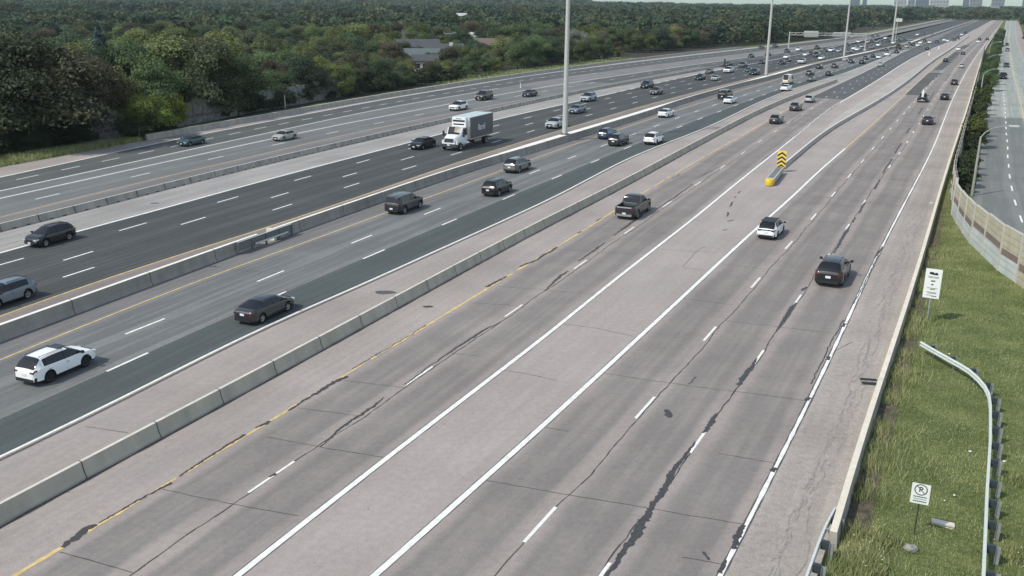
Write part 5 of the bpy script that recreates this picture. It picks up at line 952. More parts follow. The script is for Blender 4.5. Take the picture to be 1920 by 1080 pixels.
def wheel_mesh(Rw, rimmat):
    mb = MB(); n = 26; w = .22
    prof = [(-w/2, Rw*.62), (-w/2, Rw*.93), (-w/2+.03, Rw), (w/2-.03, Rw), (w/2, Rw*.93), (w/2, Rw*.64), (w/2-.035, Rw*.62), (w/2-.05, 0)]
    rows = [[(Rr*math.sin(2*math.pi*i/n), y, Rr*math.cos(2*math.pi*i/n)) for i in range(n)] for y, Rr in prof]
    for a, b in zip(rows, rows[1:]):
        for i in range(n): j = (i+1) % n; mb.quad([a[i], a[j], b[j], b[i]])
    rm = MB(); n = 20; ro, ri = Rw*.63, Rw*.53; y0 = w/2-.012
    for i in range(n):
        a0, a1 = 2*math.pi*i/n, 2*math.pi*(i+1)/n
        rm.quad([(ro*math.sin(a0), y0-.004, ro*math.cos(a0)), (ro*math.sin(a1), y0-.004, ro*math.cos(a1)), (ri*math.sin(a1), y0-.02, ri*math.cos(a1)), (ri*math.sin(a0), y0-.02, ri*math.cos(a0))])
    for k in range(5):
        a = 2*math.pi*k/5; d = .22
        rm.quad([(ri*1.02*math.sin(a-d), y0-.016, ri*1.02*math.cos(a-d)), (ri*1.02*math.sin(a+d), y0-.016, ri*1.02*math.cos(a+d)), (.05*math.sin(a+.9), y0-.006, .05*math.cos(a+.9)), (.05*math.sin(a-.9), y0-.006, .05*math.cos(a-.9))])
    return mb, rm
def build_vehicle(kind):
    """returns dict part-name -> list of (MB, material, parent part or None)"""
    K = KIND[kind]; L_, Wd, Hh = K['L'], K['W'], K['H']; hw_ = Wd/2; c0, c1, c2, c3 = [q*L_ for q in K['cab']]
    bed = [q*L_ for q in K['bed']] if 'bed' in K else None
    xs = set()
    def add(a, b, n):
        for i in range(n+1): xs.add(round(a+(b-a)*i/n, 4))
    add(-L_/2, -L_/2+.22, 5); add(L_/2-.30, L_/2, 6); add(-L_/2+.22, L_/2-.3, 26)
    for wx in K['wx']:
        cx = wx*L_; ra = K['R']+.07
        for t in np.linspace(0, math.pi, 11): xs.add(round(cx+ra*math.cos(t), 4))
        xs.add(round(cx+ra+.01, 4)); xs.add(round(cx-ra-.01, 4))
    add(c0, c1, 4); add(c2, c3, 5)
    if bed: xs.update([bed[0], bed[0]+.01, bed[1], bed[1]-.01])
    bp = [-.035*L_+.12, -.035*L_+.02]   # B pillar
    xs.update([round(bp[0], 4), round(bp[1], 4)])
    cp_ = [c1+(.42 if kind != 'sedan' else .0)*.5, c1+(.42 if kind != 'sedan' else .0)*.5+.09]
    xs.update([round(cp_[0], 4), round(cp_[1], 4)])
    xs = sorted(xs); xx = [xs[0]]
    for x in xs[1:]:
        if x - xx[-1] > .006: xx.append(x)
    xs = xx
    Hc_full = Hh
    def hc(x):
        if x <= c0 or x >= c3: return 0
        dz = Hh - .03 - interp(K['top'], x/L_)
        if x < c1: t = (x-c0)/(c1-c0); return dz*(t**.85 if kind == 'sedan' else t**.8)
        if x > c2: t = (c3-x)/(c3-c2); return dz*(t**.82)
        # gentle roof arc
        m_ = (x-c1)/(c2-c1); return dz - .05*(2*m_-1.15)**2*(1 if m_ < .57 else .6) 
    def ring(x):
        top = interp(K['top'], x/L_); endd = min(x+L_/2, L_/2-x)
        w_ = hw_*(1 - .16*(1-sm(endd/.55))**2 - (.05*(1-sm(endd/.09))))
        if x > 0: w_ *= 1 - .05*sm((x-L_*.36)/(L_*.14))
        zl = K['zb']
        if endd < .35: zl += .10*(1-sm(endd/.35))
        for wx in K['wx']:
            cx = wx*L_; ra = K['R']+.07; d = abs(x-cx)
            if d < ra: zl = max(zl, K['R'] + math.sqrt(max(0, ra*ra-d*d)))
        h = hc(x); tk = K['tuck']*(h/max(.3, Hh-top)) if h > 0 else 0
        wb = w_*.90
        z1 = max(zl+.03, K['low']); z2 = max(.56*top, z1+.05); z3 = max(top-.14, z2+.03)
        r_ = [(w_-.04, zl), (w_, z1), (w_*1.0, z2), (w_*.985, z3), (w_*.945, top-.03), (wb, top)]
        if bed and bed[0] <= x <= bed[1] and h <= 0:
            ins = (bed[0]+.005 < x < bed[1]-.005)
            zf = .72 if ins else top
            r_ += [(wb-.06, top), (wb-.065, zf), (wb*.5, zf), (0, zf)]
        elif h > 0:
            r_ += [(wb-tk*.86, top+h*.86), (wb-tk-.05, top+h*.975), (wb*.45, top+h*1.0+.02), (0, top+h+.03)]
        else:
            cr_ = .025*sm(endd/.3)
            r_ += [(wb*.86, top+cr_*.5), (wb*.72, top+cr_*.8), (wb*.4, top+cr_), (0, top+cr_*1.1)]
        return [(x, y, z) for y, z in r_]
    rings = [ring(x) for x in xs]
    G_ = {}
    def grp(n_): return G_.setdefault(n_, MB())
    hl = L_/2
    for i in range(len(xs)-1):
        a, b = rings[i], rings[i+1]; xm = (xs[i]+xs[i+1])/2
        for j in range(9):
            part = 'body'
            if j == 0 and K['trim']: part = 'lower_trim'
            if j == 1 and K['trim'] and (xm < -hl+.14 or xm > hl-.12): part = 'lower_trim'
            if j == 5:
                lo = c0 + (c1-c0)*(.55 if kind == 'sedan' else 1.0); hi = c3 - (c3-c2)*.10
                if kind != 'sedan': lo = c1 + .12
                if kind == 'pickup': lo = c1+.06
                if kind == 'van': lo = c2-.9
                if lo < xm < hi and not (bp[1] < xm < bp[0]) and not (kind in ('suv', 'bigsuv') and cp_[0] < xm < cp_[1]):
                    part = 'side_window_front' if xm > bp[0] else 'side_window_rear'
                elif lo < xm < hi: part = 'window_pillar'
            if j >= 7 and c2 < xm < c3-.02: part = 'windshield'
            if j == 6 and c2+.1 < xm < c3-.02: part = 'windshield'
            if j >= 7 and c0+.0 < xm < c1-.01: part = 'rear_window'
            if j == 6 and kind in ('suv', 'bigsuv', 'sedan') and c0 < xm < c1-.02: part = 'rear_window'
            if j in (3, 4) and xm > hl-.36 and kind != 'x' and xm < hl-.02 and j == 3: part = 'headlight'
            if j == 3 and xm < -hl+(.20 if kind != 'pickup' else .10): part = 'tail_light'
            if kind == 'pickup' and bed and bed[0]+.005 < xm < bed[1]-.005 and j >= 7: part = 'cargo_bed'
            if part in ('side_window_front', 'side_window_rear', 'headlight', 'tail_light', 'window_pillar'):
                grp(part+'|L').quad([a[j], b[j], b[j+1], a[j+1]])
                m1 = [(p[0], -p[1], p[2]) for p in (a[j+1], b[j+1], b[j], a[j])]; grp(part+'|R').quad(m1)
            else:
                g_ = grp(part); g_.quad([a[j], b[j], b[j+1], a[j+1]])
                g_.quad([(p[0], -p[1], p[2]) for p in (a[j+1], b[j+1], b[j], a[j])])
    # end caps, gently bulged
    for idx, sg in ((0, -1), (-1, 1)):
        r_ = rings[idx]; P1 = r_ + [(p[0], -p[1], p[2]) for p in r_[::-1][1:]]
        zc = sum(p[2] for p in r_)/len(r_)
        inner = [(p[0]+sg*.05, p[1]*.86, zc+(p[2]-zc)*.82) for p in P1]
        n_ = len(P1)
        for i in range(n_-1):
            q = [P1[i], P1[i+1], inner[i+1], inner[i]]; G_['body'].quad(q if sg > 0 else q[::-1])
        G_['body'].quad(inner if sg < 0 else inner[::-1])
        q = [P1[-1], P1[0], inner[0], inner[-1]]; G_['body'].quad(q)
    out = []
    for k, mb in G_.items():
        nm = k.split('|')[0]
        mat_ = {'body': 'car_paint', 'lower_trim': 'trim', 'windshield': 'glass', 'rear_window': 'glass', 'side_window_front': 'glass', 'side_window_rear': 'glass', 'headlight': 'head', 'tail_light': 'tail', 'cargo_bed': 'trim', 'window_pillar': 'trim'}[nm]
        nm2 = {'side_window_front': 'side_window', 'side_window_rear': 'side_window'}.get(nm, nm)
        out.append((nm2, mb, mat_, None, (0, 0, 0), 0, nm in ('body', 'windshield', 'rear_window')))
    top_f = interp(K['top'], .47); 
    # front grille, bumper insert, plates
    fx = hl + .052; rx = -hl - .052
    zg = .5*(K['zb']+.1+top_f)+.06
    mb = MB(); mb.box((fx+.004, 0, zg+.06), (.03, Wd*.50, .16)); mb.box((fx+.0, 0, K['zb']+.20), (.03, Wd*.56, .12)); out.append(('grille', mb, 'black', None, (0, 0, 0), 0, False))
    for sg in (-1, 1):
        mb = MB(); mb.box((hl-.005, sg*Wd*.335, zg+.10), (.10, Wd*.15, .12)); out.append(('headlight', mb, 'head', None, (0, 0, 0), 0, False))
        zt = interp(K['top'], -.485) - .16
        mb = MB()
        if kind == 'pickup': mb.box((-hl-.02, sg*(Wd*.40), .92), (.06, .10, .34))
        elif kind == 'van': mb.box((-hl-.03, sg*(Wd*.37), 1.0), (.06, .14, .5))
        else: mb.box((-hl-.022, sg*Wd*.33, zt), (.07, Wd*.13, .09))
        out.append(('tail_light', mb, 'tail', None, (0, 0, 0), 0, False))
        mb = MB(); mb.box((c3-.22, sg*(hw_+.10), interp(K['top'], c3/L_)+.10), (.14, .20, .15)); mb.box((c3-.2, sg*(hw_-.02), interp(K['top'], c3/L_)+.03), (.07, .16, .05)); out.append(('mirror', mb, 'car_paint' if kind in ('sedan',) else 'trim', None, (0, 0, 0), 0, False))
    mb = MB(); zp = .62 if kind == 'sedan' else .74 if kind == 'suv' else .62
    if kind == 'sedan': zp = .78
    mb.box((rx-.012, 0, zp), (.02, .34, .16)); out.append(('licence_plate', mb, 'plate', None, (0, 0, 0), 0, False))
    mb = MB(); mb.box((fx+.022, 0, K['zb']+.26), (.015, .32, .13)); out.append(('licence_plate', mb, 'plate', None, (0, 0, 0), 0, False))
    mb = MB(); mb.box((rx+.02, 0, K['zb']+.16), (.10, Wd*.72, .20 if K['trim'] else .12)); out.append(('bumper', mb, 'chrome' if kind == 'pickup' else 'trim', None, (0, 0, 0), 0, False))
    mb = MB(); mb.box((0, 0, .36), (L_-.5, Wd*.66, .30)); 
    for wx in K['wx']: mb.box((wx*L_, 0, .52), (2*K['R']+.12, Wd-.12, .62))
    for wx in K['wx']: pass
    ub = MB(); ub.box((0, 0, K['zb']+.10), (L_-.45, Wd-.30, .12))
    for wx in K['wx']: ub.box((wx*L_, 0, K['R']+.12), (2*K['R']+.10, Wd-.44, K['R']*1.2))
    out.append(('underbody', ub, 'trim', None, (0, 0, 0), 0, False))
    if kind in ('suv', 'bigsuv'):
        for sg in (-1, 1):
            mb = MB(); zr = Hh + .02; mb.box(((c1+c2)/2-.1, sg*(hw_*.90-K['tuck']-.06), zr-.01), (c2-c1-.25, .025, .025)); 
            for q in (c1+.05, c2-.25): mb.box((q, sg*(hw_*.90-K['tuck']-.06), zr-.03), (.08, .025, .04))
            out.append(('roof_rail', mb, 'trim' if kind == 'suv' else 'chrome', None, (0, 0, 0), 0, False))
    if kind in ('suv', 'sedan', 'bigsuv', 'pickup', 'van'):   # door shut lines and handles
        for sg in (-1, 1):
            mb = MB()
            doors = [bp[0]-.05, c3-.12] + ([c1+.30] if kind in ('suv', 'bigsuv') else [c1+.16] if kind == 'sedan' else [-.12*L_] if kind == 'pickup' else [])
            for xd in doors:
                a = ring(xd)
                for j in (1, 2, 3): 
                    p, q = a[j], a[j+1]; y0, y1 = p[1]+.004, q[1]+.004
                    quad = [(xd-.004, sg*y0, p[2]), (xd+.004, sg*y0, p[2]), (xd+.004, sg*y1, q[2]), (xd-.004, sg*y1, q[2])]
                    mb.quad(quad)
            for xd in doors[:1] + doors[2:]: mb.box((xd+.12, sg*(hw_*.99), interp(K['top'], 0)-.19), (.16, .03, .03))
            out.append(('door_seam', mb, 'trim', None, (0, 0, 0), 0, False))
    wm, rm = wheel_mesh(K['R'], 'rim')
    for wx in K['wx']:
        for sg in (-1, 1):
            out.append(('wheel', wm, 'tyre', None, (wx*L_, sg*(hw_-.14), K['R']), 0 if sg > 0 else math.pi, False))
            out.append(('rim', rm, 'rim', 'wheel', (0, 0, 0), 0, False))
    return out
PROTO = {}
def proto(kind):
    if kind in PROTO: return PROTO[kind]
    parts = []; meshes = {}
    for nm, mb, mt_, par, loc, rz, smooth in build_vehicle(kind):
        key = id(mb)
        if key not in meshes:
            o = mb.obj(nm, mt_, smooth=smooth, merge=True); meshes[key] = o.data; bpy.data.objects.remove(o)
        parts.append((nm, meshes[key], par, loc, rz))
    # joined small version for distant copies
    J_ = bpy.data.meshes.new(kind + '_far'); bm = bmesh.new(); mats = []
    lastw = None
    for nm, me, par, loc, rz in parts:
        if par: continue
        if nm in ('mirror', 'door_seam', 'grille', 'bumper') : continue
        m0 = me.materials[0]
        if m0 not in mats: mats.append(m0)
        k0 = len(bm.faces); v0 = len(bm.verts); bm.from_mesh(me); bm.verts.ensure_lookup_table(); bm.faces.ensure_lookup_table()
        T_ = Matrix.Translation(loc) @ Matrix.Rotation(rz, 4, 'Z'); bmesh.ops.transform(bm, matrix=T_, verts=bm.verts[v0:])
        for f in bm.faces[k0:]: f.material_index = mats.index(m0)
    bm.to_mesh(J_); bm.free()
    for m_ in mats: J_.materials.append(m_)
    PROTO[kind] = (parts, J_); return PROTO[kind]
COLR = {'white': (.90, .92, .92), 'cream': (.75, .74, .60), 'black': (.009, .010, .012), 'charcoal': (.024, .027, .033), 'grey': (.16, .165, .17), 'silver': (.42, .45, .47), 'blue': (.035, .085, .17), 'darkgreen': (.03, .05, .042), 'teal': (.025, .07, .085), 'plum': (.04, .036, .055), 'brown': (.045, .036, .034), 'steel': (.17, .21, .25), 'beige': (.40, .39, .34), 'twotone': (.90, .92, .92)}
CAT = {'sedan': 'car', 'suv': 'car', 'bigsuv': 'car', 'pickup': 'pickup truck', 'van': 'van'}
NAME = {'sedan': 'sedan_car', 'suv': 'suv_car', 'bigsuv': 'suv_car', 'pickup': 'pickup_truck', 'van': 'van'}
GRP = {'NX': 'vehicles driving away on the near express lanes', 'NL': 'vehicles on the concrete lanes beside the divider', 'NR': 'vehicles on the right roadway', 'SX': 'vehicles coming toward the camera on the dark lanes', 'SC': 'vehicles on the outer collector road', 'SV': 'vehicles on the service road'}
def put_vehicle(kind, col, road, x, y, deg, sc, label, wpx):
    c = (*COLR[col], 1)
    parts, J_ = proto(kind)
    if wpx < 15:
        o = bpy.data.objects.new(NAME[kind], J_); COL.objects.link(o); o.color = c
        o.location = (x, y, .008); o.rotation_euler = (0, 0, R(deg)); o.scale = (sc, sc, sc); tag(o, label, CAT[kind], GRP[road]); return o
    t = empty(NAME[kind], (x, y, .008), R(deg)); t.scale = (sc, sc, sc); tag(t, label, CAT[kind], GRP[road]); last = None
    for nm, me, par, loc, rz in parts:
        if wpx < 40 and nm in ('door_seam',): continue
        o = bpy.data.objects.new(nm, me); COL.objects.link(o); o.color = c
        o.parent = last if par else t
        if nm == 'wheel': last = o
        o.location = loc; o.rotation_euler = (0, 0, rz)
        if nm == 'rim' and col in ('white', 'twotone') and wpx > 50:
            o.material_slots[0].link = 'OBJECT'; o.material_slots[0].material = MAT['rim_black']
        if nm == 'headlight' and road in ('SX', 'SC', 'SV'): pass
    return t
TRUCK = None
for kind, col, road, x, y, deg, sc, label, wpx in CARS:
    if kind == 'truck': TRUCK = (x, y, deg, sc, label); continue
    t = put_vehicle(kind, col, road, x, y, deg, sc, label, wpx)
    if col == 'twotone':
        mb = MB(); K = KIND['suv']; c1, c2 = K['cab'][1]*K['L'], K['cab'][2]*K['L']
        mb.quad([(c1-.02, -.58, 1.672), (c2+.05, -.58, 1.665), (c2+.05, .58, 1.665), (c1-.02, .58, 1.672)]); mb.box(((c1+c2)/2, 0, 1.655), (c2-c1+.1, 1.30, .05)); mb.obj('black_roof', 'black', t)
        mb = MB(); mb.box((-K['L']/2-.06, 0, .98), (.04, 1.5, .08)); mb.obj('light_bar', 'black', t)
    if 'sunroof' in label:
        mb = MB(); mb.box((.12, 0, 1.668), (.62, .86, .02)); mb.obj('sunroof', 'glass', t)
# box truck
x, y, deg, sc, label = TRUCK
t = empty('box_truck', (x, y, .008), R(deg)); t.scale = (sc, sc, sc); tag(t, label, 'truck', GRP['SX'])
MAT['truck_white'] = simple('truck_white', (.80, .82, .82), .35, coat=.5); MAT['cargo_grey'] = simple('cargo_grey', (.080, .093, .105), .45, noise=.08, scale=1.5); MAT['cargo_roof'] = simple('cargo_roof', (.52, .62, .62), .5, noise=.05, scale=1)
L_ = 10.4; hl = L_/2
mb = MB(); x0, x1 = -hl+.2, hl-3.35; mb.box(((x0+x1)/2, 0, 2.46), (x1-x0, 2.52, 2.70), 0); mb.obj('cargo_box', 'cargo_grey', t)
mb = MB(); mb.box(((x0+x1)/2, 0, 3.84), (x1-x0+.04, 2.56, .06), 0); mb.obj('cargo_roof', 'cargo_roof', t)
mb = MB()
for zz in (1.10,): 
    for sg in (-1, 1): mb.box(((x0+x1)/2, sg*1.27, zz), (x1-x0+.02, .03, .12))
for sg in (-1, 1):
    mb.box((x1, sg*1.25, 2.47), (.12, .10, 2.74)); mb.box((x0, sg*1.25, 2.47), (.10, .10, 2.74))
mb.obj('cargo_frame', 'chrome', t)
mb = MB(); mb.box((x1+.01, 0, 2.46), (.04, 2.46, 2.68)); mb.obj('front_panel', 'truck_white', t)
mb = MB(); mb.box((x1+.32, 0, 3.25), (.55, 1.95, 1.05)); mb.box((x1+.30, 0, 3.82), (.5, 1.8, .12)); ru = mb.obj('refrigeration_unit', 'truck_white', t)
mb = MB(); mb.box((x1+.605, 0, 3.45), (.03, 1.7, .22)); mb.box((x1+.605, 0, 3.02), (.03, 1.5, .18)); mb.box((x1+.605, 0, 3.72), (.03, .8, .06)); mb.obj('vent', 'black', ru)
# cab: loft
cabx = [x1+.42, x1+.5, x1+1.55, x1+1.95, x1+2.15, x1+2.9, x1+3.25, x1+3.32]
tops = [2.75, 2.80, 2.80, 2.15, 1.92, 1.72, 1.55, 1.20]; wid_ = [1.12, 1.15, 1.13, 1.08, 1.02, .92, .84, .78]; bel = [1.75, 1.75, 1.72, 1.70, 1.62, 1.45, 1.30, 1.1]
mb = MB(); gl = MB(); sgl = {1: MB(), -1: MB()}
rg = [[(X, w_, .75), (X, w_*1.0, b_), (X, w_*.93 if t_ > 2 else w_*.9, t_-.14), (X, w_*.80, t_), (X, 0, t_+.04)] for X, t_, w_, b_ in zip(cabx, tops, wid_, bel)]
for i in range(len(rg)-1):
    a, b = rg[i], rg[i+1]
    for j in range(4):
        q = [a[j], b[j], b[j+1], a[j+1]]; m_ = [(p[0], -p[1], p[2]) for p in q[::-1]]
        if i in (2, 3) and j == 3: gl.quad(q); gl.quad(m_)
        elif i == 1 and j == 1: sgl[1].quad(q); sgl[-1].quad(m_)
        else: mb.quad(q); mb.quad(m_)
for r_ in (rg[0], rg[-1]): mb.quad(r_ + [(p[0], -p[1], p[2]) for p in r_[::-1][1:]])
mb.obj('cab', 'truck_white', t, smooth=True); gl.obj('windshield', 'glass', t)
for s_ in (1, -1): sgl[s_].obj('side_window', 'glass', t)
mb = MB(); mb.box((x1+3.34, 0, 1.32), (.05, 1.25, .46)); mb.obj('grille', 'steel_dark', t)
for sg in (-1, 1):
    mb = MB(); mb.box((x1+3.28, sg*.68, 1.22), (.12, .26, .22)); mb.obj('headlight', 'head', t)
    mb = MB(); mb.box((x1+2.05, sg*1.42, 1.98), (.10, .26, .62)); mb.tube((x1+1.9, sg*1.1, 1.8), (x1+2.05, sg*1.42, 1.8), .025); mb.obj('mirror', 'black', t)
    mb = MB(); mb.box((x1+2.55, sg*.98, 1.02), (1.25, .20, .5)); mb.obj('fender', 'truck_white', t)
    mb = MB(); mb.tube((x1+.1, sg*1.0, .72), (x1+1.2, sg*1.0, .72), .26, .26, 12); mb.obj('fuel_tank', 'chrome', t)
mb = MB(); mb.box((x1+3.40, 0, .70), (.18, 2.3, .36)); mb.obj('bumper', 'steel_dark', t)
mb = MB(); mb.box((x1+3.50, 0, .78), (.02, .34, .16)); mb.obj('licence_plate', 'plate', t)
mb = MB()
for sg in (-1, 1): mb.box((0, sg*.42, .82), (L_-.5, .10, .26))
mb.box((-hl+.3, 0, .62), (.12, 2.3, .12)); mb.obj('chassis', 'steel_dark', t)
wm, rm = wheel_mesh(.50, 'rim'); wme = None
for X, dual in ((x1+2.42, 0), (-hl+2.1, 1)):
    for sg in (-1, 1):
        for k in range(1+dual):
            o = wm.obj('wheel', 'tyre', t, merge=True); o.location = (X, sg*(1.10-.27*k), .50); o.rotation_euler = (0, 0, 0 if sg > 0 else math.pi)
            if k == 0: r2 = rm.obj('rim', 'rim', o)
# lettering on the cargo side that faces the median (truck's left side)
lo = letter('Barsil', .95, t, 'lettering', 'plate', (x0+3.4, 1.268, 2.35)); lo.rotation_euler = (R(90), 0, R(180)); lo.scale = (1.0, 1.15, 1)
# white upright load on the black pickup
for o in list(bpy.data.objects):
    if o.get('label', '').startswith('black pickup at the near edge'):
        x, y, deg = o.location.x, o.location.y, o.rotation_euler.z
        mb = MB(); mb.box((0, 0, 1.55), (.5, .42, 1.2), 0); mb.box((.1, 0, 2.25), (.3, .3, .3)); mb.tube((0, 0, 2.1), (.2, .1, 2.7), .08, .05)
        b_ = mb.obj('white_load', 'white_sign'); b_.location = (x - 1.3*math.cos(deg), y - 1.3*math.sin(deg), 0); b_.rotation_euler = (0, 0, deg)
        tag(b_, 'white upright load standing in the bed of the black pickup', 'cargo')
# ================================================================== trees
def leaf_mat(name, bright=1.0):
    m, n, l, b = new_mat(name)
    out = n['Material Output']
    oi = n.new('ShaderNodeObjectInfo'); at = n.new('ShaderNodeAttribute'); at.attribute_name = 'var'
    r = n.new('ShaderNodeMapRange'); r.inputs[3].default_value = .45*bright; r.inputs[4].default_value = 1.4*bright; l.new(at.outputs['Fac'], r.inputs[0])
    mx = n.new('ShaderNodeMix'); mx.data_type = 'RGBA'; mx.blend_type = 'MULTIPLY'; mx.inputs[0].default_value = 1
    l.new(oi.outputs['Color'], mx.inputs[6]); l.new(r.outputs[0], mx.inputs[7])
    b.inputs['Roughness'].default_value = .75; b.inputs['Specular IOR Level'].default_value = .2
    l.new(mx.outputs[2], b.inputs['Base Color'])
    tr = n.new('ShaderNodeBsdfTranslucent'); l.new(mx.outputs[2], tr.inputs[0]); ms_ = n.new('ShaderNodeMixShader'); ms_.inputs[0].default_value = .22
    l.new(b.outputs[0], ms_.inputs[1]); l.new(tr.outputs[0], ms_.inputs[2]); l.new(ms_.outputs[0], out.inputs[0])
    return m
MAT['leaf'] = leaf_mat('leaf', 1.06); MAT['bark'] = simple('bark', (.06, .05, .04), 1, noise=.3, scale=4)
def quads_mesh(name, C, U, V, var, mat):
    """numpy: centres, half vectors -> one mesh of quads with a per-face-corner 'var' attribute"""
    n = len(C); v = np.empty((n, 4, 3), np.float32)
    v[:, 0] = C - U - V*.6; v[:, 1] = C + U*.9 - V; v[:, 2] = C + U + V*.7; v[:, 3] = C - U*.8 + V
    me = bpy.data.meshes.new(name); me.vertices.add(n*4); me.vertices.foreach_set('co', v.reshape(-1))
    me.loops.add(n*4); me.loops.foreach_set('vertex_index', np.arange(n*4, dtype=np.int32)); me.polygons.add(n)
    me.polygons.foreach_set('loop_start', np.arange(0, n*4, 4, dtype=np.int32)); me.polygons.foreach_set('loop_total', np.full(n, 4, np.int32))
    a = me.attributes.new('var', 'FLOAT', 'POINT'); a.data.foreach_set('value', np.repeat(var, 4).astype(np.float32))
    me.materials.append(MAT[mat] if isinstance(mat, str) else mat); me.update(calc_edges=True); return me
def crown_pts(rs, n, shape='round', nclump=26, squash=1.0):
    """unit tree: crown spans z 0.22..1, radius ~1 -> arrays (pos, normal, var); x,y in crown radii, z in tree heights"""
    cl = []
    for i in range(nclump):
        if shape == 'cone':
            z = .12 + .86*(i+.5)/nclump; rad = (1-z)**.8*1.0; a = rs.rand()*6.283; rr = rad*rs.uniform(.45, .85); cl.append((rr*math.cos(a), rr*math.sin(a), z, .32*rad+.07))
        else:
            z = rs.uniform(.14, .84); e = math.sqrt(max(.12, 1-((z-.44)/.54)**2)); a = rs.rand()*6.283; rr = e*math.sqrt(rs.uniform(.05, .50)); cl.append((rr*math.cos(a), rr*math.sin(a), z, rs.uniform(.30, .54)))
    cl = np.array(cl); w = cl[:, 3]**2; idx = rs.choice(len(cl), n, p=w/w.sum())
    d = rs.normal(size=(n, 3)); d /= np.linalg.norm(d, axis=1)[:, None]; d[:, 2] = np.where(d[:, 2] < -.3, -d[:, 2]*.6, d[:, 2])
    rad = rs.uniform(.55, 1.08, n)
    p = np.empty((n, 3)); p[:, :2] = cl[idx, :2] + d[:, :2]*(cl[idx, 3]*rad)[:, None]
    p[:, 2] = cl[idx, 2] + d[:, 2]*cl[idx, 3]*rad*.42
    cv = rs.rand(len(cl)); var = np.clip(.68*cv[idx] + .32*rs.rand(n), 0, 1)
    return p, d, var, cl
def leaf_frames(rs, d, size):
    n = len(d); nn = d + rs.normal(size=(n, 3))*.75 + np.array([0, 0, .35]); nn /= np.linalg.norm(nn, axis=1)[:, None]
    t = rs.normal(size=(n, 3)); u = np.cross(nn, t); u /= np.linalg.norm(u, axis=1)[:, None]; v = np.cross(nn, u)
    s = (size*rs.uniform(.6, 1.35, n))[:, None]
    return u*s, v*s*.7
def tree_proto(seed, shape, n, leaf, h, r, nclump):
    rs = np.random.RandomState(seed)
    p, d, var, cl = crown_pts(rs, n, shape, nclump)
    p = p*np.array([r, r, h]); u, v = leaf_frames(rs, d, leaf)
    crown = quads_mesh('crown', p, u, v, var, 'leaf')
    mb = MB(); top = h*(.9 if shape == 'cone' else .62)
    zz = [0, h*.2, h*.42, top]; off = [(0, 0)] + [(rs.uniform(-.2, .2), rs.uniform(-.2, .2)) for _ in range(3)]; rr = [h*.024, h*.018, h*.013, h*.005]
    for i in range(3): mb.tube((*off[i], zz[i]), (*off[i+1], zz[i+1]), rr[i], rr[i+1], 8, caps=False)
    if shape != 'cone':
        for c in cl[:12]:
            z0 = rs.uniform(.18, .45)*h; mb.tube((0, 0, z0), (c[0]*r*.85, c[1]*r*.85, c[2]*h*.97), h*.010, h*.003, 5, caps=False)
    o = mb.obj('trunk', 'bark'); tm = o.data; bpy.data.objects.remove(o)
    return crown, tm, h, r
PT = [tree_proto(s, 'round', 17000, .135, 12, 5.4, nc) for s, nc in ((1, 20), (2, 26), (3, 17), (4, 24), (5, 20))]
PC = tree_proto(9, 'cone', 8000, .17, 12, 3.2, 40)
GREENS = [(.098, .142, .068), (.078, .118, .062), (.110, .155, .066), (.070, .105, .064), (.125, .150, .075), (.165, .200, .070), (.100, .112, .066), (.120, .105, .068), (.180, .205, .085), (.140, .170, .070)]
def put_tree(x, y, h, r, pr, col, label, kind='broadleaf_tree', rz=0, group='trees behind the far barrier'):
    t = empty(kind, (x, y, -.02), rz); crown, tm, h0, r0 = pr
    c = bpy.data.objects.new('crown', crown); COL.objects.link(c); c.parent = t; c.scale = (r/r0, r/r0, h/h0); c.color = (*col, 1)
    k = bpy.data.objects.new('trunk', tm); COL.objects.link(k); k.parent = t; k.scale = (h/h0, h/h0, h/h0)
    return tag(t, label, 'tree', group)
rt = random.Random(21)
def hue(col, rn_): f = rn_.uniform(.75, 1.3); return tuple(c*f*rn_.uniform(.94, 1.06) for c in col)
_rows = {}
for i, (x, y, h, r) in enumerate(TREES):
    s_, l_ = SL(x, y); dpt = float(np.interp(s_, [40,74,92,100,130,157,196,268,317,384,446,484,526,700], [-106,-113,-116,-117,-121.5,-124,-128,-135,-130,-134,-128,-119,-112,-95])) - 2 - l_
    row = int(np.argmin([abs(dpt-q) for q in (0, 7, 15, 24, 34, 46, 60, 76, 94, 114, 136, 160, 186)])); _rows.setdefault(row, []).append((math.atan2(x, y), i))
TLAB = {}
for row, lst in _rows.items():
    for n_, (_, i) in enumerate(sorted(lst)):
        TLAB[i] = ORD[n_] + ' tree from left in ' + ('front row' if row == 0 else ORD[row] + ' row') + ' behind the outer road'
for i, (x, y, h, r) in enumerate(TREES):
    s, l = SL(x, y); col = hue(rt.choice(GREENS), rt)
    if s < 95 and l > -135: col = hue((.110, .100, .062) if rt.random() < .4 else (.085, .118, .062), rt)
    lab = TLAB[i]
    put_tree(x, y, h, r, PT[i % 5], col, lab, rz=rt.uniform(0, 6.28))
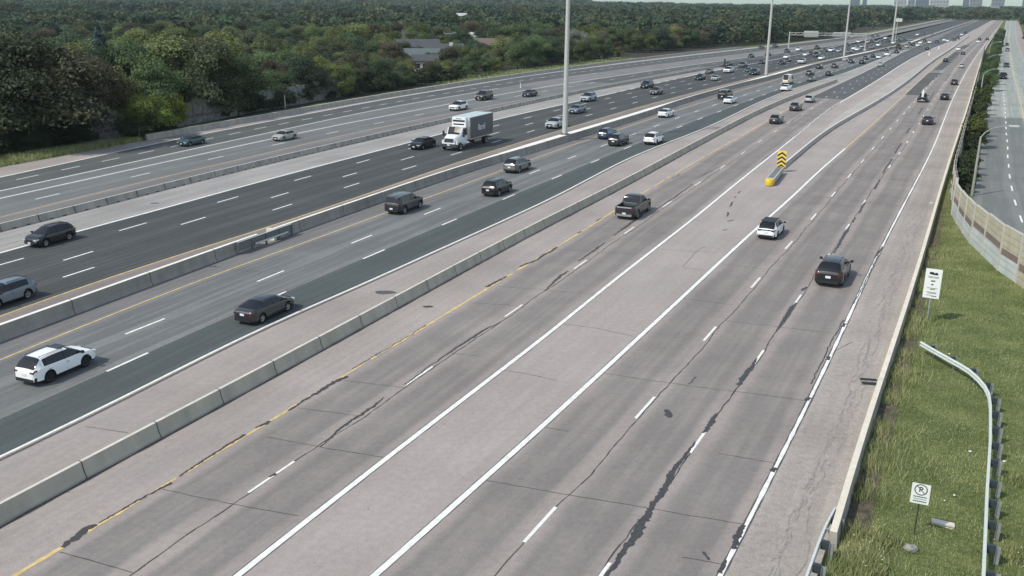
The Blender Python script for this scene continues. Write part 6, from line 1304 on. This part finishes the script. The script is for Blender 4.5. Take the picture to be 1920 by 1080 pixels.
# named individual trees
def special(px, py, h, r, pr, col, label, kind='broadleaf_tree', z=0):
    g = G(px, py, z); return put_tree(*g, h, r, pr, col, label, kind, rt.uniform(0, 6), 'singled out trees')
special(285, 258, 6.6, 3.6, PT[1], (.19, .25, .06), 'bright yellow green tree low behind the start of the outer barrier')
special(330, 244, 5.8, 2.6, PT[0], (.26, .28, .045), 'yellowest small tree crown beside the bright green tree')
special(255, 262, 3.4, 2.6, PT[2], (.05, .075, .035), 'low dark green shrub tree below the bright yellow green crown')
special(305, 252, 3.6, 2.8, PT[3], (.045, .065, .034), 'low dark shrub tree at the foot of the bright yellow green tree')
special(205, 225, 16.0, 3.4, PC, (.085, .13, .13), 'tall blue green conifer on the left standing above the broadleaf trees', 'conifer_tree')
special(400, 175, 14.5, 8.0, PT[2], (.19, .22, .08), 'large light green tree crown in the left part of the wood')
special(300, 195, 14.2, 7.0, PT[4], (.165, .20, .075), 'light green spreading tree left of the large light green crown')
special(660, 120, 12.5, 7.5, PT[0], (.19, .22, .085), 'light green tree left of the dark roofed houses')
special(868, 118, 8.5, 2.4, PC, (.05, .08, .085), 'bluish conifer standing in front of the white roofed house', 'conifer_tree')
special(1085, 112, 10.5, 4.6, PT[3], (.24, .26, .21), 'pale grey green tree just right of the nearest light mast')
special(900, 128, 6.5, 3.8, PT[1], (.15, .19, .075), 'light green rounded tree in front of the brown roofed house')
special(1430, 78, 8.0, 4.0, PT[2], (.10, .12, .085), 'pale green tree left of the second light mast')
special(60, 285, 3.2, 2.8, PT[3], (.05, .07, .035), 'low dark shrub beside the weedy verge at the left edge')
special(150, 272, 3.4, 3.0, PT[0], (.045, .062, .034), 'low dark shrub in the weedy verge between the left edge and the wall gap')

# distant woodland as single meshes of leaf clumps
def woods(name, spots, nleaf, leaf, seed, tints, label):
    rs = np.random.RandomState(seed); Ps, Us, Vs, Va = [], [], [], []
    base = [crown_pts(rs, nleaf, 'round', 16) for _ in range(6)]
    for (x, y, h, r) in spots:
        p, d, var, _ = base[rs.randint(6)]
        a = rs.rand()*6.283; ca_, sa_ = math.cos(a), math.sin(a)
        q = p.copy(); q[:, 0] = (p[:, 0]*ca_ - p[:, 1]*sa_)*r + x; q[:, 1] = (p[:, 0]*sa_ + p[:, 1]*ca_)*r + y; q[:, 2] = p[:, 2]*h
        u, v = leaf_frames(rs, d, leaf*r/4.5); Ps.append(q); Us.append(u); Vs.append(v); Va.append(np.clip(var*.5 + rs.rand()*.5, 0, 1))
    me = quads_mesh(name, np.concatenate(Ps), np.concatenate(Us), np.concatenate(Vs), np.concatenate(Va), 'leaf')
    o = bpy.data.objects.new(name, me); COL.objects.link(o); o.color = (*tints, 1); o['kind'] = 'stuff'; o['label'] = label; return o
rf = random.Random(33); sp1 = [tuple(t) for t in TREES_FAR]
d = 430.
while d < 4300:
    stp = 15 + (d-430)*.014; az = -31.0
    while az < 33:
        a = R(az + rf.uniform(-.3, .3)); dd = d + rf.uniform(-.5, .5)*stp
        x, y = dd*math.sin(a), dd*math.cos(a); s, l = SL(x, y)
        lim = lat('F0', min(s, 1400)) - (24 if s < 700 else 16) - (14 if 480 < s < 640 else 0)
        right_ok = l > lat('S_yel', min(s, 1400)) + 14 + (0 if s < 1400 else (s-1400)*-.0)
        if s > 1420: lim = lim + 0; right_ok = right_ok or True
        if (l < lim or right_ok):
            hh = rf.uniform(8.5, 12.5) if d < 900 else rf.uniform(12, 16) if d < 1600 else rf.uniform(12, 19) - (3 if az > 9 else -6 if az < 4 and d > 1900 else 0); rr_ = hh*.62*(1+(d-430)/2200)*rf.uniform(.75, 1.25); sp1.append((x, y, hh, rr_))
        az += math.degrees(stp/d)*rf.uniform(.85, 1.15)
    d += stp*1.15
A1 = [t for i, t in enumerate(sp1) if i % 3 == 0]; A2 = [t for i, t in enumerate(sp1) if i % 3 == 1]; A3 = [t for i, t in enumerate(sp1) if i % 3 == 2]
woods('distant_woods', A1, 420, .50, 5, (.072, .112, .064), 'mass of far tree crowns')
woods('distant_woods', A2, 420, .50, 6, (.058, .092, .060), 'mass of far tree crowns')
woods('distant_woods', A3, 420, .50, 7, (.098, .118, .064), 'mass of far tree crowns')
ru_ = random.Random(77); us = []
while len(us) < 210:
    s = 66 + 150*ru_.random()**1.2; fl = float(np.interp(s, [40,74,92,100,130,157,196,268], [-106,-113,-116,-117,-121.5,-124,-128,-135])) - 1.0 - 7*ru_.random()
    if 89 < s < 95.5 and fl > -117: continue
    if 108.5 < s < 112.5 and fl > -121: continue
    us.append((*W(s, fl), ru_.uniform(1.6, 3.6), ru_.uniform(1.6, 2.6)))
woods('undergrowth', us, 420, .42, 8, (.055, .075, .040), 'dark undergrowth along the foot of the trees')
# shrubs and trees between the noise wall and the service road, and right of that road
PS = tree_proto(14, 'round', 1700, .11, 3.2, 1.5, 16)
PS2 = tree_proto(15, 'round', 1700, .11, 3.2, 1.5, 18)
k = 0
for (s, d_, h, r, col) in [(112.5, .5, 3.0, 1.35, 0), (116, .9, 3.3, 1.4, 1), (120.5, .7, 3.2, 1.3, 0), (125, 1.0, 3.0, 1.4, 2), (130, .9, 2.6, 1.2, 0), (143, .6, 3.2, 1.3, 1), (150, .9, 4.2, 1.9, 3), (157, .7, 4.4, 1.9, 3), (164, 1.1, 4.0, 1.7, 2), (172, .8, 3.4, 1.4, 0), (186, .9, 3.6, 1.6, 1), (197, 1.0, 3.8, 1.8, 3), (206, .8, 4.0, 1.7, 0), (217, 1.0, 4.4, 2.0, 3), (228, 1.1, 4.6, 2.0, 1), (240, .8, 4.2, 1.8, 0)]:
    l = lat('B6', s) + .5 + d_; c_ = [(.055, .075, .035), (.045, .062, .032), (.06, .08, .03), (.10, .12, .035)][col]
    put_tree(*W(s, l), h, r, (PS, PS2)[k % 2], hue(c_, rt), ORD[k] + ' nearest leafy shrub between the noise wall and the service road', 'shrub', rt.uniform(0, 6), 'shrubs between the noise wall and the service road'); k += 1
s = 255.; k2 = 0
while s < 700:
    k2 += 1
    l = (lat('B5', s) + lat('S_left', s))/2 + rt.uniform(-.2, .8) + 1.0
    put_tree(*W(s, l), rt.uniform(4.5, 6.5), rt.uniform(1.8, 2.4), PT[k % 5], hue(rt.choice(GREENS[:5]), rt), ORD[k2-1] + ' nearest small tree in the far strip left of the service road', 'broadleaf_tree', rt.uniform(0, 6), 'trees in the far strip beside the service road'); k += 1
    s += rt.uniform(8, 13) if s < 400 else rt.uniform(14, 22)
s = 330.; k2 = 0
while s < 720:
    k2 += 1
    l = lat('S_yel', s) + rt.uniform(10.0, 17)
    put_tree(*W(s, l), rt.uniform(7, 11), rt.uniform(3, 4.4), PT[k % 5], hue(rt.choice(((.05, .052, .045), (.045, .06, .036))), rt), ORD[k2-1] + ' nearest dark tree along the right side of the service road', 'broadleaf_tree', rt.uniform(0, 6), 'trees right of the service road'); k += 1
    s += rt.uniform(9, 15)

# ================================================================== grass and weeds
def grass_mat():
    m, n, l, b = new_mat('grass_blades'); g = n.new('ShaderNodeNewGeometry'); at = n.new('ShaderNodeAttribute'); at.attribute_name = 'var'
    no = n.new('ShaderNodeTexNoise'); no.inputs['Scale'].default_value = .33; no.inputs['Detail'].default_value = 7; no.inputs['Roughness'].default_value = .65; l.new(g.outputs['Position'], no.inputs['Vector'])
    ad = n.new('ShaderNodeMath'); ad.operation = 'MULTIPLY_ADD'; ad.inputs[1].default_value = .28; l.new(at.outputs['Fac'], ad.inputs[0]); 
    k_ = n.new('ShaderNodeMath'); k_.operation = 'MULTIPLY'; k_.inputs[1].default_value = .75; l.new(no.outputs[0], k_.inputs[0]); l.new(k_.outputs[0], ad.inputs[2])
    r = n.new('ShaderNodeValToRGB'); e = r.color_ramp.elements; e[0].position = .30; e[0].color = (.105, .14, .05, 1); e[1].position = .78; e[1].color = (.58, .56, .30, 1)
    x_ = r.color_ramp.elements.new(.50); x_.color = (.26, .30, .125, 1); l.new(ad.outputs[0], r.inputs[0]); l.new(r.outputs[0], b.inputs['Base Color'])
    b.inputs['Roughness'].default_value = .8; b.inputs['Specular IOR Level'].default_value = .2; return m
MAT['grass'] = grass_mat()
def blades(name, n, sampler, h0, h1, w, seed, mat, kind='stuff', lean=.45):
    rs = np.random.RandomState(seed); C = []; 
    while len(C) < n:
        q = sampler(rs)
        if q is not None: C.append(q)
    C = np.array(C); n = len(C); hgt = rs.uniform(h0, h1, n)*C[:, 2]
    a = rs.rand(n)*6.283; dx, dy = np.cos(a), np.sin(a); la = rs.rand(n)*6.283; ln = rs.uniform(.1, lean, n)*hgt
    v = np.zeros((n, 3, 3), np.float32)
    v[:, 0, 0] = C[:, 0] - dx*w; v[:, 0, 1] = C[:, 1] - dy*w; v[:, 1, 0] = C[:, 0] + dx*w; v[:, 1, 1] = C[:, 1] + dy*w
    v[:, 2, 0] = C[:, 0] + np.cos(la)*ln; v[:, 2, 1] = C[:, 1] + np.sin(la)*ln; v[:, 2, 2] = hgt; v[:, :2, 2] = -.03
    me = bpy.data.meshes.new(name); me.vertices.add(n*3); me.vertices.foreach_set('co', v.reshape(-1)); me.loops.add(n*3); me.loops.foreach_set('vertex_index', np.arange(n*3, dtype=np.int32))
    me.polygons.add(n); me.polygons.foreach_set('loop_start', np.arange(0, n*3, 3, dtype=np.int32)); me.polygons.foreach_set('loop_total', np.full(n, 3, np.int32))
    at = me.attributes.new('var', 'FLOAT', 'POINT'); at.data.foreach_set('value', np.repeat(rs.rand(n), 3).astype(np.float32)); me.materials.append(MAT[mat]); me.update(calc_edges=True)
    o = bpy.data.objects.new(name, me); COL.objects.link(o); o['kind'] = kind; return o
def b6l(s):
    if s > 99: return lat('B6', s)
    return float(np.interp(s, [70.5, 73.5, 76.6, 79.7, 84.2, 88, 91.8, 95.6, 99.6], [4.6, 3.1, 1.9, .6, -.7, -1.8, -2.6, -3.35, -4.05]))
def s_right(rs):
    s = 22 + 95*rs.rand()**1.5; l0 = lat('B5', max(s, 33)) + .2; l1 = 9 if s < 70.5 else b6l(s) - .1
    if l1 <= l0: return None
    l = l0 + (l1-l0)*rs.rand(); k_ = .6 + .8*rs.rand()
    if l - l0 < .9 and rs.rand() < .75: return None
    return (*W(s, l), k_)
g_ = blades('grass', 150000, s_right, .04, .10, .013, 1, 'grass'); g_['label'] = 'rough green grass on the bank'
def s_weed(rs):
    s = 24 + 60*rs.rand()**1.4; l0 = lat('B5', max(s, 33)) + .25; l = l0 + abs(rs.normal())*.9
    if l > (9 if s < 70.5 else b6l(s)-.2): return None
    if math.sin(s*1.7) + math.sin(s*.61+1) < rs.uniform(-1, 1.2): return None
    return (*W(s, l), 1)
g_ = blades('tall_weeds', 9000, s_weed, .25, .55, .016, 2, 'grass', lean=.6); g_['label'] = 'taller weeds along the back of the barrier'
def s_left(rs):
    s = 30 + 68*rs.rand(); l1 = lat('F0', s) - (0 if s < 94 else 1); l0 = -113.5 if s > 70 else -112; l = l0 + (l1-l0)*rs.rand()
    if l < -118: return None
    return (*W(s, l), 1)
g_ = blades('verge_weeds', 26000, s_left, .25, .75, .05, 3, 'grass'); g_['label'] = 'green and brown weeds along the left verge'
def s_far(rs):
    s = 200 + 130*rs.rand(); l1 = lat('F0', s) - .5; l = l1 - 12*rs.rand(); return (*W(s, l), 1)
g_ = blades('verge_grass', 9000, s_far, .2, .5, .10, 4, 'grass'); g_['label'] = 'narrow grass strip below the far trees'
mb = MB(); st = stations(33, 110, 60, 1.0)
for p, q in zip(st, st[1:]): mb.quad([(*W(p, lat('B5', p)+.3), -.02), (*W(p, lat('B5', p)+1.25), -.02), (*W(q, lat('B5', q)+1.25), -.02), (*W(q, lat('B5', q)+.3), -.02)])
struct(mb.obj('bare_soil_strip', 'soil_strip'))
# flowering weed clump by the barrier end
MAT['flower'] = simple('flower_head', (.50, .47, .33), .8)
def bush(px, py, n, R_, H_, label, flowers=0, seed=1):
    g = G(px, py); rs = np.random.RandomState(seed)
    def smp(r_):
        a = r_.rand()*6.283; q = R_*math.sqrt(r_.rand()); return (math.cos(a)*q, math.sin(a)*q*1.3, 1-.4*q/R_)
    t = empty('weed_clump', (*g, 0)); tag(t, label, 'weeds')
    o = blades('stems', n, smp, H_*.5, H_, .018, seed, 'grass', None, .7); o.parent = t
    if 'kind' in o: del o['kind']
    if flowers:
        mb = MB()
        for i in range(flowers):
            a = rs.rand()*6.283; q = R_*math.sqrt(rs.rand()); z = H_*rs.uniform(.6, 1.05); c_ = (math.cos(a)*q, math.sin(a)*q*1.3, z); r_ = rs.uniform(.012, .03)
            mb.tube((c_[0], c_[1], z-r_*.5), (c_[0]+.02, c_[1], z+r_*.5), r_, r_*.6, 6)
        fh = mb.obj('flower_heads', 'flower', t); fh['kind'] = 'stuff'
    return t
bush(1618, 1062, 1500, .75, .95, 'tall clump of pale flowering weeds behind the near end of the right barrier', 34, 1)
bush(1650, 1010, 500, .5, .6, 'smaller clump of pale weeds just beyond the flowering clump', 12, 2)
bush(1905, 900, 500, .6, .45, 'dark green weed clump right of the guard rail', 0, 3)
bush(1895, 1040, 600, .6, .5, 'yellowish weed clump near the bottom right corner', 8, 4)

# ================================================================== houses among the trees
MAT['roof_dark'] = simple('roof_dark', (.075, .082, .09), .9, noise=.15, scale=2); MAT['roof_brown'] = simple('roof_brown', (.16, .12, .10), .9, noise=.15, scale=2)
MAT['roof_pale'] = simple('roof_pale', (.50, .52, .50), .8, noise=.2, scale=.6); MAT['roof_green'] = simple('roof_grey_green', (.11, .14, .14), .9, noise=.1, scale=2)
MAT['brick'] = simple('brick', (.20, .13, .10), .9, noise=.25, scale=3); MAT['render'] = simple('render_wall', (.60, .59, .54), .9, noise=.08, scale=1); MAT['win'] = simple('house_window', (.03, .035, .04), .15)
def house(x, y, w, d, hw2, hr, rz, roof, wall_, label, chimney=None):
    t = empty('house', (x, y, 0), R(rz)); tag(t, label, 'house', None)
    mb = MB(); mb.box((0, 0, hw2/2), (w, d, hw2))
    for sg in (-1, 1): mb.quad([(sg*w/2, -d/2, hw2), (sg*w/2, d/2, hw2), (sg*w/2, 0, hw2+hr)][::sg])
    mb.obj('wall', wall_, t)
    mb = MB(); e = .5; k_ = hr/(d/2)
    for sg in (-1, 1):
        a = [(-w/2-e, sg*(d/2+e), hw2-k_*e+.06), (w/2+e, sg*(d/2+e), hw2-k_*e+.06), (w/2+e, 0, hw2+hr+.06), (-w/2-e, 0, hw2+hr+.06)]
        b_ = [(p[0], p[1], p[2]+.16) for p in a]; mb.quad(a); mb.quad(b_[::-1])
        for i in range(4): j = (i+1) % 4; mb.quad([a[i], a[j], b_[j], b_[i]])
    rf_ = mb.obj('roof', roof, t)
    if chimney: mb = MB(); mb.box((w*.2, -d*.18, hw2+hr*.8), (1.2, .8, 2.0)); mb.obj('chimney', chimney, rf_)
    for fz in ([1.5] if hw2 < 4 else [1.5, 4.3]):
        for q in (-.32, 0, .32):
            mb = MB(); mb.box((q*w, -d/2-.02, fz), (1.4, .06, 1.3)); wo_ = mb.obj('window', 'win', t)
            mb = MB(); mb.box((q*w, -d/2-.03, fz-.72), (1.6, .12, .1)); mb.obj('sill', 'render', wo_)
    return t
g = G(785, 62, 7); house(*g, 13, 9, 5.4, 2.0, 12, 'roof_dark', 'brick', 'uppermost of the stacked grey roofed houses left in the tree gap')
g = G(783, 76, 6.5); house(*g, 14, 9, 4.6, 2.2, 8, 'roof_dark', 'brick', 'long grey roofed house in the middle of the stack in the tree gap')
g = G(786, 93, 5.0); house(*g, 12, 8, 3.4, 1.8, 4, 'roof_green', 'render', 'house with grey green roof lowest of the stack in the tree gap')
g = G(832, 84, 6); house(*g, 12, 8.5, 4.2, 2.0, 3, 'roof_dark', 'brick', 'dark roofed brick house with a white chimney', 'render')
g = G(872, 62, 7); house(*g, 19, 9, 5.4, 1.8, -8, 'roof_pale', 'render', 'wide house with pale white green roof behind the bluish conifer')
g = G(921, 74, 6); house(*g, 12, 9, 4.0, 2.3, 6, 'roof_brown', 'brick', 'house with brown roof right of the pale roofed house')
g = G(1187, 60, 6.5); house(*g, 12, 9, 4.8, 3.2, 25, 'roof_brown', 'render', 'white walled house with purple brown roof right of the nearest mast')
g = G(797, 102, 4.6); house(*g, 7, 6, 3.0, 1.4, 5, 'roof_dark', 'render', 'small house with pale wall nearest the road in the tree gap')
for a, b, z, w, lab in ((858, 24, 10, 14, 'distant pale roofed house at the top of the wood above the brown roof'), (1136, 42, 8, 9, 'small distant white roofed house left of the purple roofed house')):
    g = G(a, b, z); house(*g, w, 8, z-2.2, 1.8, 5, 'roof_pale', 'render', lab)

# ================================================================== skyline
MAT['tower_blue'] = simple('tower_blue', (.16, .20, .24), .6); MAT['tower_grey'] = simple('tower_grey', (.28, .30, .32), .8); MAT['tower_pale'] = simple('tower_pale', (.50, .52, .52), .8); MAT['tower_glass'] = simple('tower_glass', (.05, .07, .09), .2)
def tower(px0, px1, d, ztop, mat_, label, floors=None, stepped=0):
    pc = (px0+px1)/2; a = math.atan((pc-960)/F/ cp); x, y = d*math.sin(a), d*math.cos(a); w = (px1-px0)*y/F
    t = empty('tower_block', (x, y, 0), -a); tag(t, label, 'building'); dp = max(14, w*.7)
    mb = MB(); mb.box((0, 0, ztop/2), (w, dp, ztop)); mb.box((w*.1, 0, ztop+1.2), (w*.3, dp*.4, 2.6))
    if stepped: mb.box((-w*.62, 0, ztop*.36), (w*.3, dp, ztop*.72))
    mb.obj('wall', mat_, t)
    n_ = int(ztop/3.1); mb = MB()
    for k_ in range(max(1, n_-14), n_): mb.box((0, 0, k_*3.1+1.6), (w-1.6, dp+.15, 1.5))
    o = mb.obj('window_band', 'tower_glass', t)
    mb = MB(); c_ = max(2, int(w/6))
    for q in range(c_+1): mb.box((-w/2+q*w/c_, 0, ztop/2), (.7, dp+.4, ztop)); 
    mb.obj('pilaster', mat_, t)
TW = [(1535, 1551, 2900, 46, 'tower_blue', 'slim blue grey tower leftmost on the skyline'), (1556, 1563, 3000, 44, 'tower_blue', 'narrow tower beside the leftmost skyline tower'), (1610, 1631, 2500, 34, 'tower_pale', 'pale mid rise block left of the white block on the skyline'), (1634, 1645, 2600, 36, 'tower_grey', 'grey block between two pale skyline blocks'), (1647, 1669, 2600, 40, 'tower_blue', 'dark low block on the skyline left of the white block'), (1672, 1703, 2400, 38, 'tower_pale', 'wide white block on the skyline behind the farthest mast'), (1728, 1738, 2900, 46, 'tower_blue', 'thin blue tower right of the white skyline block'), (1740, 1760, 2700, 60, 'tower_grey', 'left one of two tall grey towers on the skyline'), (1777, 1798, 2700, 60, 'tower_grey', 'right one of two tall grey towers on the skyline'), (1831, 1865, 2600, 44, 'tower_blue', 'wide dark blue tower rightmost on the skyline')]
for q in TW: tower(*q)

# ================================================================== haze
mh, n, l, b = new_mat('haze_air'); n.remove(b); pv = n.new('ShaderNodeVolumePrincipled'); pv.inputs['Color'].default_value = (.80, .92, .95, 1); pv.inputs['Density'].default_value = HAZE if 'HAZE' in globals() else .00009
pv.inputs['Anisotropy'].default_value = .2
l.new(pv.outputs[0], n['Material Output'].inputs['Volume']); MAT['haze'] = mh
if True:
    mb = MB(); mb.box((500, 2250, 39), (7000, 5000, 80)); o = mb.obj('haze', 'haze'); o['kind'] = 'stuff'
